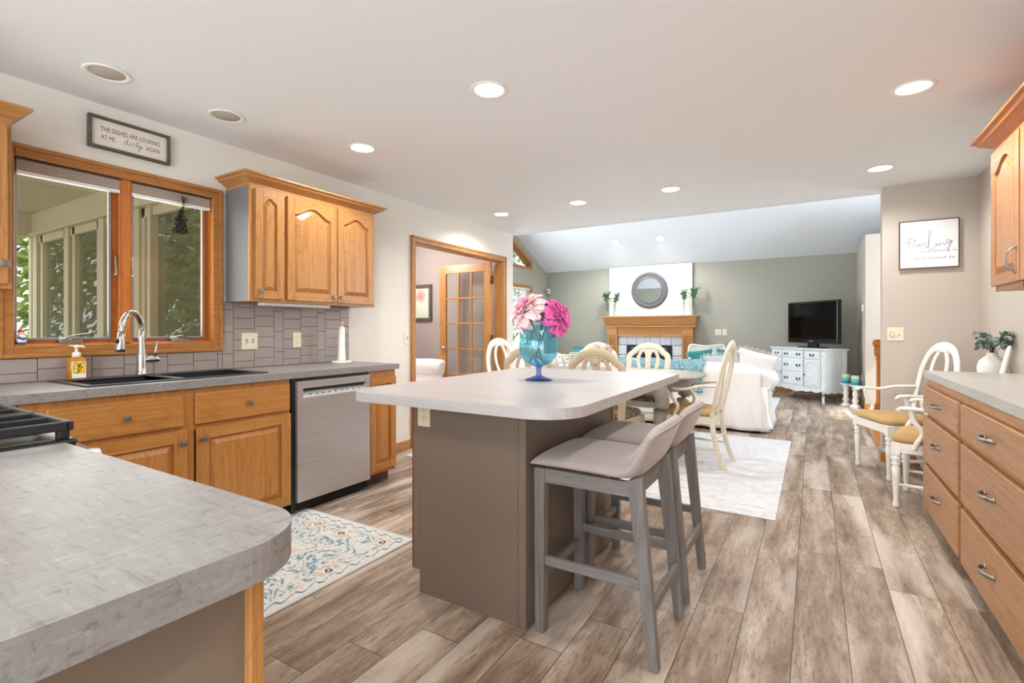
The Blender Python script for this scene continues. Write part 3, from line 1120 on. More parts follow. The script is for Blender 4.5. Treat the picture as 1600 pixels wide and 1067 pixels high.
def tree(x, y, h, r, label, seed):
    rnd = random.Random(seed)
    t = thing('broadleaf_tree', label, 'tree', (x, y, -0.5), 0, 'leafy trees outside the windows')
    m_ = MB()
    n = 6000
    for i in range(n):
        a, b = rnd.uniform(0, 2 * PI), rnd.uniform(-1, 1)
        q = (rnd.random()) ** 0.35
        lob = 1 + 0.18 * math.sin(a * 3 + seed) + 0.15 * math.sin(b * 5 + seed)
        px_, py_, pz_ = x + r * q * lob * math.cos(a) * math.sqrt(1 - b * b), y + r * q * lob * math.sin(a) * math.sqrt(1 - b * b), h * 0.52 + h * 0.5 * q * b * lob
        s_ = rnd.uniform(0.05, 0.13)
        d = Vector((rnd.gauss(0, 1), rnd.gauss(0, 1), rnd.gauss(0, 1))).normalized()
        e = d.orthogonal().normalized()
        f = d.cross(e)
        c = Vector((px_, py_, pz_))
        m_.add([c - e * s_, c + f * s_ * 0.5, c + e * s_, c - f * s_ * 0.5], [(0, 1, 2, 3)])
    link('foliage', m_, M['treeleaf'], t, recalc=False)
    link('trunk', MB().sweep([(x, y, -0.5), (x + 0.1, y, h * 0.3), (x, y + 0.1, h * 0.7)], [0.16, 0.12, 0.05]), M['bark'], t)


for i, (x, y, h, r) in enumerate([(-12.5, 1.2, 6.5, 2.6), (-12.0, 4.6, 6.0, 2.5), (-9.6, 5.6, 5.2, 1.9), (-15.5, 7.5, 7.5, 3.2), (-16.5, 2.8, 8, 3.2),
                                  (-9.3, 9.3, 6.2, 2.0), (-11.3, 14.0, 8.0, 3.2), (-8.4, 15.6, 8.0, 3.0)]):
    tree(x, y, h, r, ['green tree behind the screened porch, seen in the left kitchen window pane', 'green tree behind the porch wall frames',
                      'green tree nearest the house beyond the porch screens', 'tall green tree far behind the porch screens',
                      'tall green tree farthest out beyond the porch corner post', 'green tree outside the living room gable window',
                      'green tree outside the living room, beyond the tree nearest the window', 'green tree farthest along outside the living room'][i], 11 + i)

# ================================================================== KITCHEN
# maps for cabinet fronts: F(a, b, o): a = along, b = up, o = out of the face
def fmap(axis, face, sign):
    if axis == 'x':
        return lambda a, b, o: (face + sign * o, a, b)
    return lambda a, b, o: (a, face + sign * o, b)


def bxm(mb, F, a0, a1, b0, b1, o0, o1):
    p = [F(a, b, o) for a in (a0, a1) for b in (b0, b1) for o in (o0, o1)]
    return mb.add(p, [(0, 1, 3, 2), (4, 6, 7, 5), (0, 4, 5, 1), (2, 3, 7, 6), (0, 2, 6, 4), (1, 5, 7, 3)])


def panel_door(name, F, a0, a1, b0, b1, mat, parent, arch=0.0, st=0.058, th=0.02, matr=None):
    """raised panel door; arch = cathedral rise of the top rail"""
    N = 20
    ia0, ia1, ib0 = a0 + st, a1 - st, b0 + st
    tr = b1 - st - arch

    def top(u):
        if arch <= 0:
            return tr
        s_ = 0.5 - 0.5 * math.cos(2 * PI * min(1, max(0, (u - 0.0))))
        return tr + arch * s_
    mb = MB()
    bxm(mb, F, a0, ia0, b0, b1, 0, th)
    bxm(mb, F, ia1, a1, b0, b1, 0, th)
    rm, rm2 = MB(), MB()
    bxm(rm2, F, ia0, ia1, b0, ib0, 0, th)
    cur = [(lerp(ia0, ia1, i / N), top(i / N)) for i in range(N + 1)]
    for i in range(N):
        (x0, z0), (x1, z1) = cur[i], cur[i + 1]
        rm.hexa([F(x0, z0, 0), F(x1, z1, 0), F(x1, b1, 0), F(x0, b1, 0)], [F(x0, z0, th), F(x1, z1, th), F(x1, b1, th), F(x0, b1, th)])
    # panel: recessed groove then raised field
    loop = [(ia0, ib0), (ia1, ib0)] + [(x, z) for x, z in reversed(cur)]
    ins = 0.036
    wdt = ia1 - ia0
    ins = min(ins, wdt * 0.3)

    def inset(k):
        out = [(ia0 + k, ib0 + k), (ia1 - k, ib0 + k)]
        for i in range(N, -1, -1):
            u = i / N
            out.append((lerp(ia0 + k, ia1 - k, u), top(u) - k * (1.0 if arch <= 0 else 1.05)))
        return out
    l0, l1, l2 = loop, inset(0.006), inset(ins)
    n = len(loop)
    vs_ = [F(a, b, 0.004) for a, b in l0] + [F(a, b, 0.004) for a, b in l1] + [F(a, b, 0.019) for a, b in l2]
    fs = []
    for k in (0, 1):
        for i in range(n):
            j = (i + 1) % n
            fs.append((k * n + i, k * n + j, (k + 1) * n + j, (k + 1) * n + i))
    fs.append([2 * n + i for i in range(n)])
    mb.add(vs_, fs)
    d_ = link(name, mb, mat, parent, bevel=0.0025, seg=2, world=True)
    ax = 'y' if abs((Vector(F(1, 0, 0)) - Vector(F(0, 0, 0))).y) > 0.5 else 'x'
    hz = {'oak': {'y': 'oak_y', 'x': 'oak_x'}, 'oakb': {'y': 'oakb_y', 'x': 'oakb_y'}, 'oakp': {'y': 'oakp_y', 'x': 'oakp_y'}}
    key = next((k for k in hz if M[k] == mat), 'oak')
    link('bottom_rail', rm2, M[hz[key][ax]], d_, bevel=0.0, world=True)
    link('top_rail', rm, M[hz[key][ax]], d_, bevel=0.0, world=True)
    return d_


def knob(parent, F, a, b, o, name='knob'):
    mb = MB()
    p = F(a, b, o)
    q = F(a, b, o + 0.016)
    mb.sweep([p, F(a, b, o + 0.008), q], [0.007, 0.005, 0.006], n=8)
    s_ = 0.0155
    bxm(mb, F, a - s_, a + s_, b - s_, b + s_, o + 0.014, o + 0.022)
    bxm(mb, F, a - s_ * 0.6, a + s_ * 0.6, b - s_ * 0.6, b + s_ * 0.6, o + 0.022, o + 0.0255)
    return link(name, mb, M['pewter'], parent, bevel=0.003, world=False if parent is None else True)


def rel(parent, F):
    return F


def crown(mb, xa, xb, ya, yb, z0, hgt=0.075, out=0.075, dirs=('x+', 'y-', 'y+')):
    """stepped crown ring as flared solid"""
    steps = [(0.0, 0.012), (0.14, 0.018), (0.22, 0.018), (0.5, 0.45), (0.62, 0.70), (0.80, 0.80), (0.84, 1.0), (1.0, 1.0)]
    rings = []
    for h, f in steps:
        o = out * f
        x0 = xa - (o if 'x-' in dirs else 0)
        x1 = xb + (o if 'x+' in dirs else 0)
        y0 = ya - (o if 'y-' in dirs else 0)
        y1 = yb + (o if 'y+' in dirs else 0)
        z = z0 + h * hgt
        rings.append([(x0, y0, z), (x1, y0, z), (x1, y1, z), (x0, y1, z)])
    vs_ = [p for r in rings for p in r]
    fs = [(0, 1, 2, 3), tuple(4 * (len(rings) - 1) + i for i in range(4))]
    for k in range(len(rings) - 1):
        for i in range(4):
            j = (i + 1) % 4
            fs.append((4 * k + i, 4 * k + j, 4 * k + 4 + j, 4 * k + 4 + i))
    return mb.add(vs_, fs)


# ---- upper cabinet right of the window
UF = -3.132
FX = fmap('x', UF, 1)
uc = thing('wall_cabinet', 'oak wall cabinet with three arched doors right of the kitchen window', 'cabinet', (LW, 2.42, 1.356))
link('body', MB().box(LW + 0.001, UF - 0.002, 1.892, 2.955, 1.357, 2.12), M['oak'], uc)
link('side_panel', MB().box(LW + 0.001, UF - 0.019, 1.886, 1.892, 1.357, 2.12), M['greypaint'], uc)['label'] = 'grey painted side panel'
ff = MB()
bxm(ff, FX, 1.886, 2.961, 1.356, 1.39, -0.019, 0)
bxm(ff, FX, 1.886, 2.961, 2.085, 2.125, -0.019, 0)
for a0, a1 in ((1.886, 1.925), (2.11, 2.158), (2.556, 2.586), (2.925, 2.961)):
    bxm(ff, FX, a0, a1, 1.39, 2.085, -0.019, 0)
link('face_frame', ff, M['oak'], uc, bevel=0.0015)
cr = crown(MB(), LW + 0.001, UF, 1.886, 2.961, 2.112)
link('crown_moulding', cr, M['oak_y'], uc, bevel=0.0015)
for a0, a1, ar, kn in ((1.918, 2.122, 0.03, 1.948), (2.150, 2.566, 0.060, 2.536), (2.578, 2.940, 0.055, 2.608)):
    d = panel_door('door', FX, a0, a1, 1.376, 2.098, M['oak'], uc, arch=ar, st=0.056 if a1 - a0 > 0.3 else 0.052)
    knob(d, FX, kn, 1.425 if kn < 2 else 1.415, 0.019)
link('under_cabinet_light', MB().box(-3.26, -3.18, 2.02, 2.56, 1.335, 1.3565), M['white'], uc, bevel=0.004)['label'] = 'white fluorescent under-cabinet light'

# ---- upper cabinet at the left edge of the photo
ul = thing('wall_cabinet', 'oak wall cabinet cut by the left edge of the photo, left of the kitchen window', 'cabinet', (LW, 0.4, 1.356))
link('body', MB().box(LW + 0.001, UF - 0.002, -0.1, 0.763, 1.357, 2.12), M['oak'], ul)
ff = MB()
bxm(ff, FX, -0.1, 0.765, 1.356, 1.39, -0.019, 0)
bxm(ff, FX, -0.1, 0.765, 2.085, 2.125, -0.019, 0)
bxm(ff, FX, 0.725, 0.765, 1.39, 2.085, -0.019, 0)
bxm(ff, FX, 0.30, 0.34, 1.39, 2.085, -0.019, 0)
link('face_frame', ff, M['oak'], ul, bevel=0.0015)
link('crown_moulding', crown(MB(), LW + 0.001, UF, -0.1, 0.765, 2.112, out=0.06), M['oak_y'], ul, bevel=0.0015)
d = panel_door('door', FX, 0.325, 0.748, 1.376, 2.098, M['oak'], ul, arch=0.06)
knob(d, FX, 0.735, 1.468, 0.019)
d = panel_door('door', FX, -0.09, 0.315, 1.376, 2.098, M['oak'], ul, arch=0.06)

# ---- backsplash tiles
tb = MB()
gb = MB()


def tiles(y0, y1, z0, z1, seed):
    gb.box(LW, LW + 0.006, y0, y1, z0, z1)
    y = y0
    k = seed
    pat = [(0.075, 0.15), (0.15, 0.075), (0.15, 0.075)]
    while y < y1 - 0.01:
        wd, hh = pat[k % 3]
        ye = min(y + wd, y1)
        z = z0 - (0.05 if k % 3 == 0 else (0.075 * 0.4 if k % 3 == 1 else 0.012))
        while z < z1:
            a, b = max(z, z0), min(z + hh, z1)
            if b - a > 0.012:
                tb.box(LW + 0.005, LW + 0.0115, y + 0.0015, ye - 0.0015, a + 0.0015, b - 0.0015)
            z += hh
        y = ye
        k += 1


tiles(0.40, 1.856, 0.905, 1.027, 1)
tiles(1.856, 2.924, 0.905, 1.356, 0)
tiles(-0.5, 0.775, 0.905, 1.356, 0)
bs = thing('tile_backsplash', 'grey basket-pattern tile backsplash above the sink counter', 'backsplash', (LW, 1.8, 0.905))
link('grout', gb, M['grout'], bs)
link('tiles', tb, M['tile'], bs, bevel=0.002)

# ---- left counter run
CF = -2.765
CT = 0.905
cmb_ = MB()
SX0, SX1, SY0, SY1 = -3.335, -2.845, 0.945, 1.835
for x0, x1, y0, y1 in ((LW + 0.001, CF, 1.83, 2.875), (LW + 0.001, CF, -0.6, 0.955), (LW + 0.001, SX0 + 0.01, 0.955, 1.83), (SX1 - 0.01, CF, 0.955, 1.83)):
    cmb_.box(x0, x1, y0, y1, CT - 0.04, CT)
wt = link('worktop', cmb_, M['lam'], None)
tag(wt, 'grey woven laminate worktop along the window wall, holding the black sink', 'countertop')

DF = -2.790
FD = fmap('x', DF, 1)


def base_body(t, y0, y1, top=CT - 0.041, zb=0.09, matb=None, back=LW + 0.001):
    mb = MB()
    mb.box(back, DF - 0.02, y0, y0 + 0.018, zb, top)
    mb.box(back, DF - 0.02, y1 - 0.018, y1, zb, top)
    mb.box(back, DF - 0.02, y0 + 0.018, y1 - 0.018, zb, zb + 0.018)
    mb.box(back, back + 0.01, y0 + 0.018, y1 - 0.018, zb, top)
    link('body', mb, M['oakb'], t)
    link('toe_kick', MB().box(back, DF - 0.075, y0, y1, 0.0, zb), M['toe'], t)


sb = thing('sink_base_cabinet', 'oak base cabinet under the black sink, two drawer fronts over two doors', 'cabinet', (LW, 1.35, 0))
base_body(sb, 0.70, 1.938)
ff = MB()
for a0, a1, b0, b1 in ((0.70, 0.79, 0.09, 0.863), (1.318, 1.38, 0.09, 0.863), (1.925, 1.938, 0.09, 0.863), (0.79, 1.318, 0.825, 0.863), (1.38, 1.925, 0.825, 0.863), (0.79, 1.318, 0.64, 0.68), (1.38, 1.925, 0.64, 0.68), (0.79, 1.318, 0.09, 0.11), (1.38, 1.925, 0.09, 0.11)):
    bxm(ff, FD, a0, a1, b0, b1, -0.02, 0)
link('face_frame', ff, M['oakb'], sb, bevel=0.001)


def drawer_front(parent, F, a0, a1, b0, b1, mat, th=0.02, bev=0.006, name='drawer'):
    mb = MB()
    bxm(mb, F, a0, a1, b0, b1, 0, th)
    return link(name, mb, mat, parent, bevel=bev, seg=3)


for a0, a1, ky in ((0.785, 1.322, 1.068), (1.378, 1.930, 1.665)):
    d = drawer_front(sb, FD, a0, a1, 0.672, 0.833, M['oakb_y'])
    knob(d, FD, ky, 0.753, 0.019)
d = panel_door('door', FD, 0.785, 1.338, 0.085, 0.652, M['oakb'], sb, st=0.062)
knob(d, FD, 1.312, 0.588, 0.019)
d = panel_door('door', FD, 1.385, 1.935, 0.085, 0.652, M['oakb'], sb, st=0.062)
knob(d, FD, 1.415, 0.592, 0.019)

co = thing('corner_cabinet', 'oak corner cabinet left of the sink base, partly behind the stove', 'cabinet', (LW, 0.3, 0))
base_body(co, -0.6, 0.698)
ff = MB()
bxm(ff, FD, -0.6, 0.698, 0.09, 0.863, -0.02, 0)
link('face_frame', ff, M['oakb'], co, bevel=0.001)
link('switch_recess', MB().box(DF - 0.001, DF + 0.002, 0.60, 0.64, 0.775, 0.80), M['dark'], co)

# ---- dishwasher
dw = thing('dishwasher', 'stainless steel dishwasher with a recessed handle pocket', 'dishwasher', (LW, 2.28, 0))
link('tub', MB().box(LW + 0.05, DF - 0.012, 1.945, 2.578, 0.02, 0.862), M['dark'], dw)
fm = MB()
a0, a1, b0, b1 = 1.975, 2.572, 0.082, 0.843
pa0, pa1, pb0, pb1 = 2.015, 2.535, 0.735, 0.797
bxm(fm, FD, a0, a1, b0, pb0, 0.0, 0.028)
bxm(fm, FD, a0, a1, pb1, b1, 0.0, 0.028)
bxm(fm, FD, a0, pa0, pb0, pb1, 0.0, 0.028)
bxm(fm, FD, pa1, a1, pb0, pb1, 0.0, 0.028)
link('door', fm, M['steel'], dw)
pk = MB()
bxm(pk, FD, pa0, pa1, pb0, pb1, -0.012, -0.006)
link('handle_pocket', pk, M['black'], dw)['label'] = 'dark recessed handle pocket'
lp = MB()
lp.hexa([FD(pa0, pb0, 0.026), FD(pa1, pb0, 0.026), FD(pa1, pb0, -0.006), FD(pa0, pb0, -0.006)],
        [FD(pa0, pb0 + 0.004, 0.026), FD(pa1, pb0 + 0.004, 0.026), FD(pa1, pb0 + 0.04, -0.004), FD(pa0, pb0 + 0.04, -0.004)])
link('control_lip', lp, M['steel'], dw)
for i in range(9):
    y = 2.07 + i * 0.05
    bt = MB()
    bt.hexa([FD(y, pb0 + 0.016, 0.0175), FD(y + 0.014, pb0 + 0.016, 0.0175), FD(y + 0.014, pb0 + 0.022, 0.0125), FD(y, pb0 + 0.022, 0.0125)],
            [FD(y, pb0 + 0.0165, 0.0185), FD(y + 0.014, pb0 + 0.0165, 0.0185), FD(y + 0.014, pb0 + 0.0225, 0.0135), FD(y, pb0 + 0.0225, 0.0135)])
    link('control_button', bt, M['slot'], dw)
link('gasket', MB().box(DF - 0.01, DF + 0.004, 1.945, 1.972, 0.02, 0.86).box(DF - 0.01, DF + 0.004, 1.972, 2.578, 0.846, 0.862), M['black'], dw)
link('toe_kick', MB().box(DF - 0.09, DF - 0.06, 1.95, 2.575, 0.0, 0.09), M['black'], dw)

# ---- narrow end cabinet
ec = thing('narrow_cabinet', 'narrow oak base cabinet at the end of the counter, right of the dishwasher', 'cabinet', (LW, 2.72, 0))
base_body(ec, 2.580, 2.852)
ff = MB()
for a0, a1, b0, b1 in ((2.58, 2.60, 0.09, 0.863), (2.835, 2.852, 0.09, 0.863), (2.60, 2.835, 0.815, 0.863), (2.60, 2.835, 0.09, 0.115)):
    bxm(ff, FD, a0, a1, b0, b1, -0.02, 0)
link('face_frame', ff, M['oakb'], ec, bevel=0.001)
d = panel_door('door', FD, 2.588, 2.846, 0.115, 0.815, M['oakb'], ec, st=0.052)
knob(d, FD, 2.635, 0.752, 0.019)

# ---- sink
sk = thing('kitchen_sink', 'black composite double-bowl sink set in the grey worktop', 'sink', (-3.09, 1.39, CT))
sm_ = MB()
bowls = [(SX0 + 0.085, SX1 - 0.03, SY0 + 0.035, 1.345), (SX0 + 0.085, SX1 - 0.03, 1.385, SY1 - 0.035)]
zt = CT + 0.008
x0, x1, y0, y1 = SX0, SX1, SY0, SY1
ba, bb_ = bowls
for a, b, c, d in ((x0, ba[0], y0, y1), (ba[1], x1, y0, y1), (ba[0], ba[1], y0, ba[2]), (ba[0], ba[1], ba[3], bb_[2]), (ba[0], ba[1], bb_[3], y1)):
    sm_.box(a, b, c, d, CT - (0.008 if not (c == ba[3]) else 0.02), zt)
link('rim', sm_, M['granite'], sk, bevel=0.004)
for a, b, c, d in bowls:
    t_ = 0.006
    bm_ = MB()
    bm_.box(a - t_, a, c - t_, d + t_, CT - 0.2, CT)
    bm_.box(b, b + t_, c - t_, d + t_, CT - 0.2, CT)
    bm_.box(a, b, c - t_, c, CT - 0.2, CT)
    bm_.box(a, b, d, d + t_, CT - 0.2, CT)
    bm_.box(a - t_, b + t_, c - t_, d + t_, CT - 0.206, CT - 0.2)
    link('bowl', bm_, M['granite'], sk)
link('drain', MB().lathe([(0.045, 0), (0.045, 0.004), (0.03, 0.002)], (-3.06, 1.15, CT - 0.2)), M['nickel'], sk)
link('badge', MB().box(-3.2502, -3.2486, 1.115, 1.165, CT - 0.045, CT - 0.033), plain('grey_badge', srgb(150, 150, 150), 0.5), sk)

# ---- faucet
fx, fy = -3.292, 1.345
fa = thing('pull_down_faucet', 'brushed nickel gooseneck pull-down faucet behind the sink', 'faucet', (fx, fy, zt))
fb = MB()
fb.lathe([(0.031, 0.0), (0.031, 0.006), (0.026, 0.012), (0.0235, 0.05), (0.0235, 0.115), (0.020, 0.125), (0.015, 0.20), (0.0145, 0.26)], (fx, fy, zt), n=20)
dv = Vector((0.62, -0.78, 0)).normalized()
P0 = Vector((fx, fy, zt))
arc = []
for i in range(15):
    a = PI * i / 14
    rr = 0.088
    arc.append(P0 + dv * (rr - rr * math.cos(a)) + Vector((0, 0, 0.255 + rr * 1.1 * math.sin(a))))
tail = arc[-1]
fb.sweep([P0 + Vector((0, 0, 0.25))] + arc + [tail + Vector((0, 0, -0.02)) + dv * 0.002], 0.0142, n=12)
link('spout', fb, M['nickel'], fa)
hd = MB()
hp = [tail + dv * 0.002 + Vector((0, 0, -0.012)), tail + dv * 0.006 + Vector((0, 0, -0.05)), tail + dv * 0.012 + Vector((0, 0, -0.10)), tail + dv * 0.014 + Vector((0, 0, -0.118))]
hd.sweep(hp, [0.016, 0.0175, 0.024, 0.023], n=16)
h_ = link('spray_head', hd, M['nickel'], fa)
bt = MB()
bp = tail + dv * 0.0275 + Vector((0, 0, -0.058))
bt.ball((bp.x, bp.y - 0.006, bp.z), 0.008, 0.008, 0.013)
link('spray_button', bt, M['black'], h_)
hn = MB()
sd = Vector((0.30, 0.95, 0)).normalized()
c0 = P0 + Vector((0, 0, 0.085))
hn.sweep([c0 + sd * 0.015, c0 + sd * 0.03, c0 + sd * 0.075, c0 + sd * 0.085], [0.012, 0.016, 0.016, 0.012], n=14)
hn.sweep([c0 + sd * 0.062, c0 + sd * 0.066 + Vector((0, 0, 0.05)), c0 + sd * 0.072 + Vector((0, 0, 0.105))], [0.007, 0.006, 0.005], n=8)
link('lever_handle', hn, M['nickel'], fa)

# ---- soap bottle
sx, sy = -3.33, 1.062
so = thing('soap_bottle', 'amber foaming hand soap bottle with white pump left of the faucet', 'soap', (sx, sy, CT))


def rrect(mb, cx, cy, prof, nn=28, e=4.0):
    rings = []
    for hx, hy, z in prof:
        r_ = []
        for i in range(nn):
            t = 2 * PI * i / nn
            c, s_ = math.cos(t), math.sin(t)
            r_.append((cx + hx * abs(c) ** (2 / e) * (1 if c >= 0 else -1), cy + hy * abs(s_) ** (2 / e) * (1 if s_ >= 0 else -1), z))
        rings.append(r_)
    vs_ = [p for r in rings for p in r]
    fs = [tuple(range(nn))[::-1], tuple((len(rings) - 1) * nn + i for i in range(nn))]
    for k in range(len(rings) - 1):
        for i in range(nn):
            j = (i + 1) % nn
            fs.append((k * nn + i, k * nn + j, (k + 1) * nn + j, (k + 1) * nn + i))
    b = len(mb.v)
    mb.add(vs_, fs, True)
    mb.sm[-len(fs)] = False
    mb.sm[-len(fs) + 1] = False
    return mb


link('bottle', rrect(MB(), sx, sy, [(0.030, 0.034, CT), (0.033, 0.038, CT + 0.006), (0.033, 0.038, CT + 0.105), (0.026, 0.030, CT + 0.118), (0.018, 0.018, CT + 0.122)]), M['amber'], so)
lbm = NT('soap_label_yellow_print')
v_ = lbm.n('ShaderNodeTexVoronoi')
v_.inputs['Scale'].default_value = 130
lbm.l(lbm.coords(), v_.inputs['Vector'])
lbm.setc(lbm.ramp(v_.outputs['Color'], [(0.0, srgb(240, 196, 40)), (0.45, srgb(246, 214, 80)), (0.62, srgb(86, 104, 60)), (0.78, srgb(214, 110, 40))], 'CONSTANT'))
lb = link('label', MB().box(sx + 0.0325, sx + 0.0342, sy - 0.029, sy + 0.029, CT + 0.012, CT + 0.098), M['white'], so)
link('label_print', MB().box(sx + 0.0341, sx + 0.0347, sy - 0.026, sy + 0.026, CT + 0.036, CT + 0.095), lbm.m, lb)
pu = MB().lathe([(0.018, 0.120), (0.018, 0.142), (0.012, 0.146), (0.007, 0.148), (0.007, 0.170), (0.013, 0.172), (0.013, 0.182), (0.004, 0.184)], (sx, sy, CT), n=18)
pu.sweep([(sx, sy, CT + 0.177), (sx + 0.02, sy + 0.012, CT + 0.178), (sx + 0.042, sy + 0.022, CT + 0.174)], 0.006, 0.005)
pu.sweep([(sx, sy, CT + 0.180), (sx - 0.014, sy - 0.026, CT + 0.182)], 0.009, 0.003)
link('pump', pu, M['white'], so)

# ---- small red-capped figurine on the sill (a plain little bird figure)
fg = thing('hen_figurine', 'tiny red, white and blue figurine on the left end of the window sill', 'figurine', (LW + 0.0, 0.862, WZ0 + 0.012))
gx, gy, gz = LW - 0.008, 0.868, WZ0 + 0.012
link('body', MB().lathe([(0.016, 0), (0.018, 0.004), (0.021, 0.018), (0.019, 0.034), (0.011, 0.046), (0.010, 0.05)], (gx, gy, gz), n=16), M['white'], fg)
link('base_band', MB().lathe([(0.0185, 0.0), (0.0195, 0.002), (0.0195, 0.008), (0.0185, 0.010)], (gx, gy, gz), n=16), plain('figurine_blue', srgb(50, 80, 150), 0.4), fg)
link('head', MB().ball((gx, gy, gz + 0.056), 0.012), plain('figurine_skin', srgb(226, 190, 160), 0.5), fg)
link('cap', MB().ball((gx - 0.002, gy, gz + 0.062), 0.0135, 0.0135, 0.012), plain('figurine_red', srgb(190, 40, 40), 0.4), fg)
link('wing', MB().sweep([(gx + 0.014, gy - 0.016, gz + 0.034), (gx + 0.022, gy, gz + 0.026), (gx + 0.014, gy + 0.016, gz + 0.03)], 0.006), M['figred'] if 'figred' in M else plain('figurine_wing_blue', srgb(60, 80, 140), 0.4), fg)

# ---- dried herb bunch hanging from the shade
hb = thing('dried_herb_bunch', 'dark dried herb bunch hanging head down in the right window pane', 'dried herbs', (LW - 0.004, 1.62, 1.97))
rnd = random.Random(3)
hx, hy = LW + 0.008, 1.615
M['herb'] = plain('dried_dark_herb', srgb(44, 34, 30), 0.9)
st_ = MB()
for i in range(9):
    a = rnd.uniform(-0.022, 0.022)
    st_.sweep([(hx, hy + a * 0.9 + 0.01, 2.005 + rnd.uniform(-0.01, 0.012)), (hx, hy, 1.955), (hx + rnd.uniform(-0.008, 0.012), hy - 0.012 + a * 1.6, 1.83)], 0.0014, n=4)
link('stems', st_, M['herb'], hb)
lv = MB()
for i in range(170):
    q = rnd.random() ** 0.7
    z = 1.925 - q * 0.15
    wd = 0.008 + 0.034 * math.sin(min(1, q * 1.15) * PI * 0.62)
    lv.ball((hx + rnd.uniform(-0.012, 0.012), hy - 0.012 - q * 0.008 + rnd.gauss(0, 0.5) * wd, z), 0.0045, 0.006, 0.008, 6, 4)
link('flowers', lv, M['herb'], hb)
link('tie', MB().lathe([(0.006, -0.008), (0.008, 0), (0.006, 0.008)], (hx, hy, 1.953), n=10).sweep([(hx, hy, 1.953), (hx - 0.004, hy - 0.05, 1.972)], 0.001, n=4).sweep([(hx, hy, 1.953), (hx - 0.004, hy + 0.05, 1.966)], 0.001, n=4), plain('twine', srgb(190, 170, 130), 0.9), hb)

# ---- paper towel holder
px_, py_ = -3.22, 2.70
pr = thing('paper_towel_holder', 'white wooden paper towel stand at the end of the sink counter', 'paper towel holder', (px_, py_, CT))
link('base', MB().lathe([(0.076, 0), (0.078, 0.004), (0.078, 0.012), (0.070, 0.017)], (px_, py_, CT)), M['cream'], pr)
link('post', MB().lathe([(0.035, 0.017), (0.030, 0.03), (0.026, 0.15), (0.024, 0.285), (0.010, 0.290), (0.008, 0.30)], (px_, py_, CT), n=20), M['offwhite'], pr)
link('finial', MB().ball((px_, py_, CT + 0.318), 0.0175, 0.0175, 0.02), plain('bare_wood_ball', srgb(210, 176, 140), 0.5), pr)


# ---- switches and outlets
def plate(name, label, cat, F, a, b, kind='outlet', wide=1, mat='ivory'):
    t = thing(name, label, cat, F(a, b, 0))
    hw = 0.035 if wide == 1 else 0.058
    mb = MB()
    bxm(mb, F, a - hw, a + hw, b - 0.058, b + 0.058, 0.0, 0.006)
    link('cover_plate', mb, M[mat], t, bevel=0.002)
    for k in range(wide):
        ac = a if wide == 1 else a + (k - 0.5) * 0.046
        if kind == 'outlet' and (wide == 1 or k == 0):
            for s_ in (-1, 1):
                q = MB()
                q.prism([(0.016 * math.cos(i * PI / 8), 0.0135 * math.sin(i * PI / 8)) for i in range(16)], lambda x, y, d: F(ac + x, b + s_ * 0.0195 + y, d), 0.006, 0.009)
                rc = link('receptacle', q, M[mat], t)
                q = MB()
                for dx_ in (-0.0055, 0.0055):
                    bxm(q, F, ac + dx_ - 0.0009, ac + dx_ + 0.0009, b + s_ * 0.0195 - 0.001, b + s_ * 0.0195 + 0.0065, 0.0088, 0.0094)
                bxm(q, F, ac - 0.002, ac + 0.002, b + s_ * 0.0195 - 0.009, b + s_ * 0.0195 - 0.005, 0.0088, 0.0094)
                link('slots', q, M['slot'], rc)
        elif kind == 'dimmer' and k == 0:
            q = MB()
            q.prism([(0.018 * math.cos(i * PI / 10), 0.018 * math.sin(i * PI / 10)) for i in range(20)], lambda x, y, d: F(ac + x, b + y, d), 0.006, 0.020)
            dk_ = link('dimmer_knob', q, M[mat], t, bevel=0.002)
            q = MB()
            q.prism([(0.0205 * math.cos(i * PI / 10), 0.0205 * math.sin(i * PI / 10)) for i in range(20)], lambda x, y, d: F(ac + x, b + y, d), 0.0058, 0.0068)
            link('knob_dark_ring', q, M['slot'], dk_)  # thin dark ring added under the knob to set it off from the plate
        else:
            q = MB()
            bxm(q, F, ac - 0.006, ac + 0.006, b - 0.013, b + 0.013, 0.006, 0.0075)
            link('toggle_slot', q, M['slot'] if mat == 'ivory' and kind == 'switch' else M[mat], t)
            q = MB()
            q.hexa([F(ac - 0.0045, b - 0.009, 0.007), F(ac + 0.0045, b - 0.009, 0.007), F(ac + 0.0045, b + 0.003, 0.007), F(ac - 0.0045, b + 0.003, 0.007)],
                   [F(ac - 0.0035, b + 0.001, 0.018), F(ac + 0.0035, b + 0.001, 0.018), F(ac + 0.0035, b + 0.007, 0.018), F(ac - 0.0035, b + 0.007, 0.018)])
            link('toggle', q, M[mat], t)
    return t


FW_ = fmap('x', LW + 0.0115, 1)
FWp = fmap('x', LW, 1)
plate('light_switch', 'ivory double switch plate on the tiles nearest the kitchen window', 'light switch', FW_, 2.044, 1.089, 'switch', 2)
plate('outlet', 'ivory outlet on the tiles below the oak wall cabinet', 'outlet', FW_, 2.42, 1.091, 'outlet')
plate('light_switch', 'ivory single switch on the pale wall beside the doorway', 'light switch', FWp, 3.641, 1.087, 'switch')
plate('outlet', 'white outlet low on the wall past the end of the counter', 'outlet', FWp, 3.02, 0.50, 'outlet', 1, 'white')

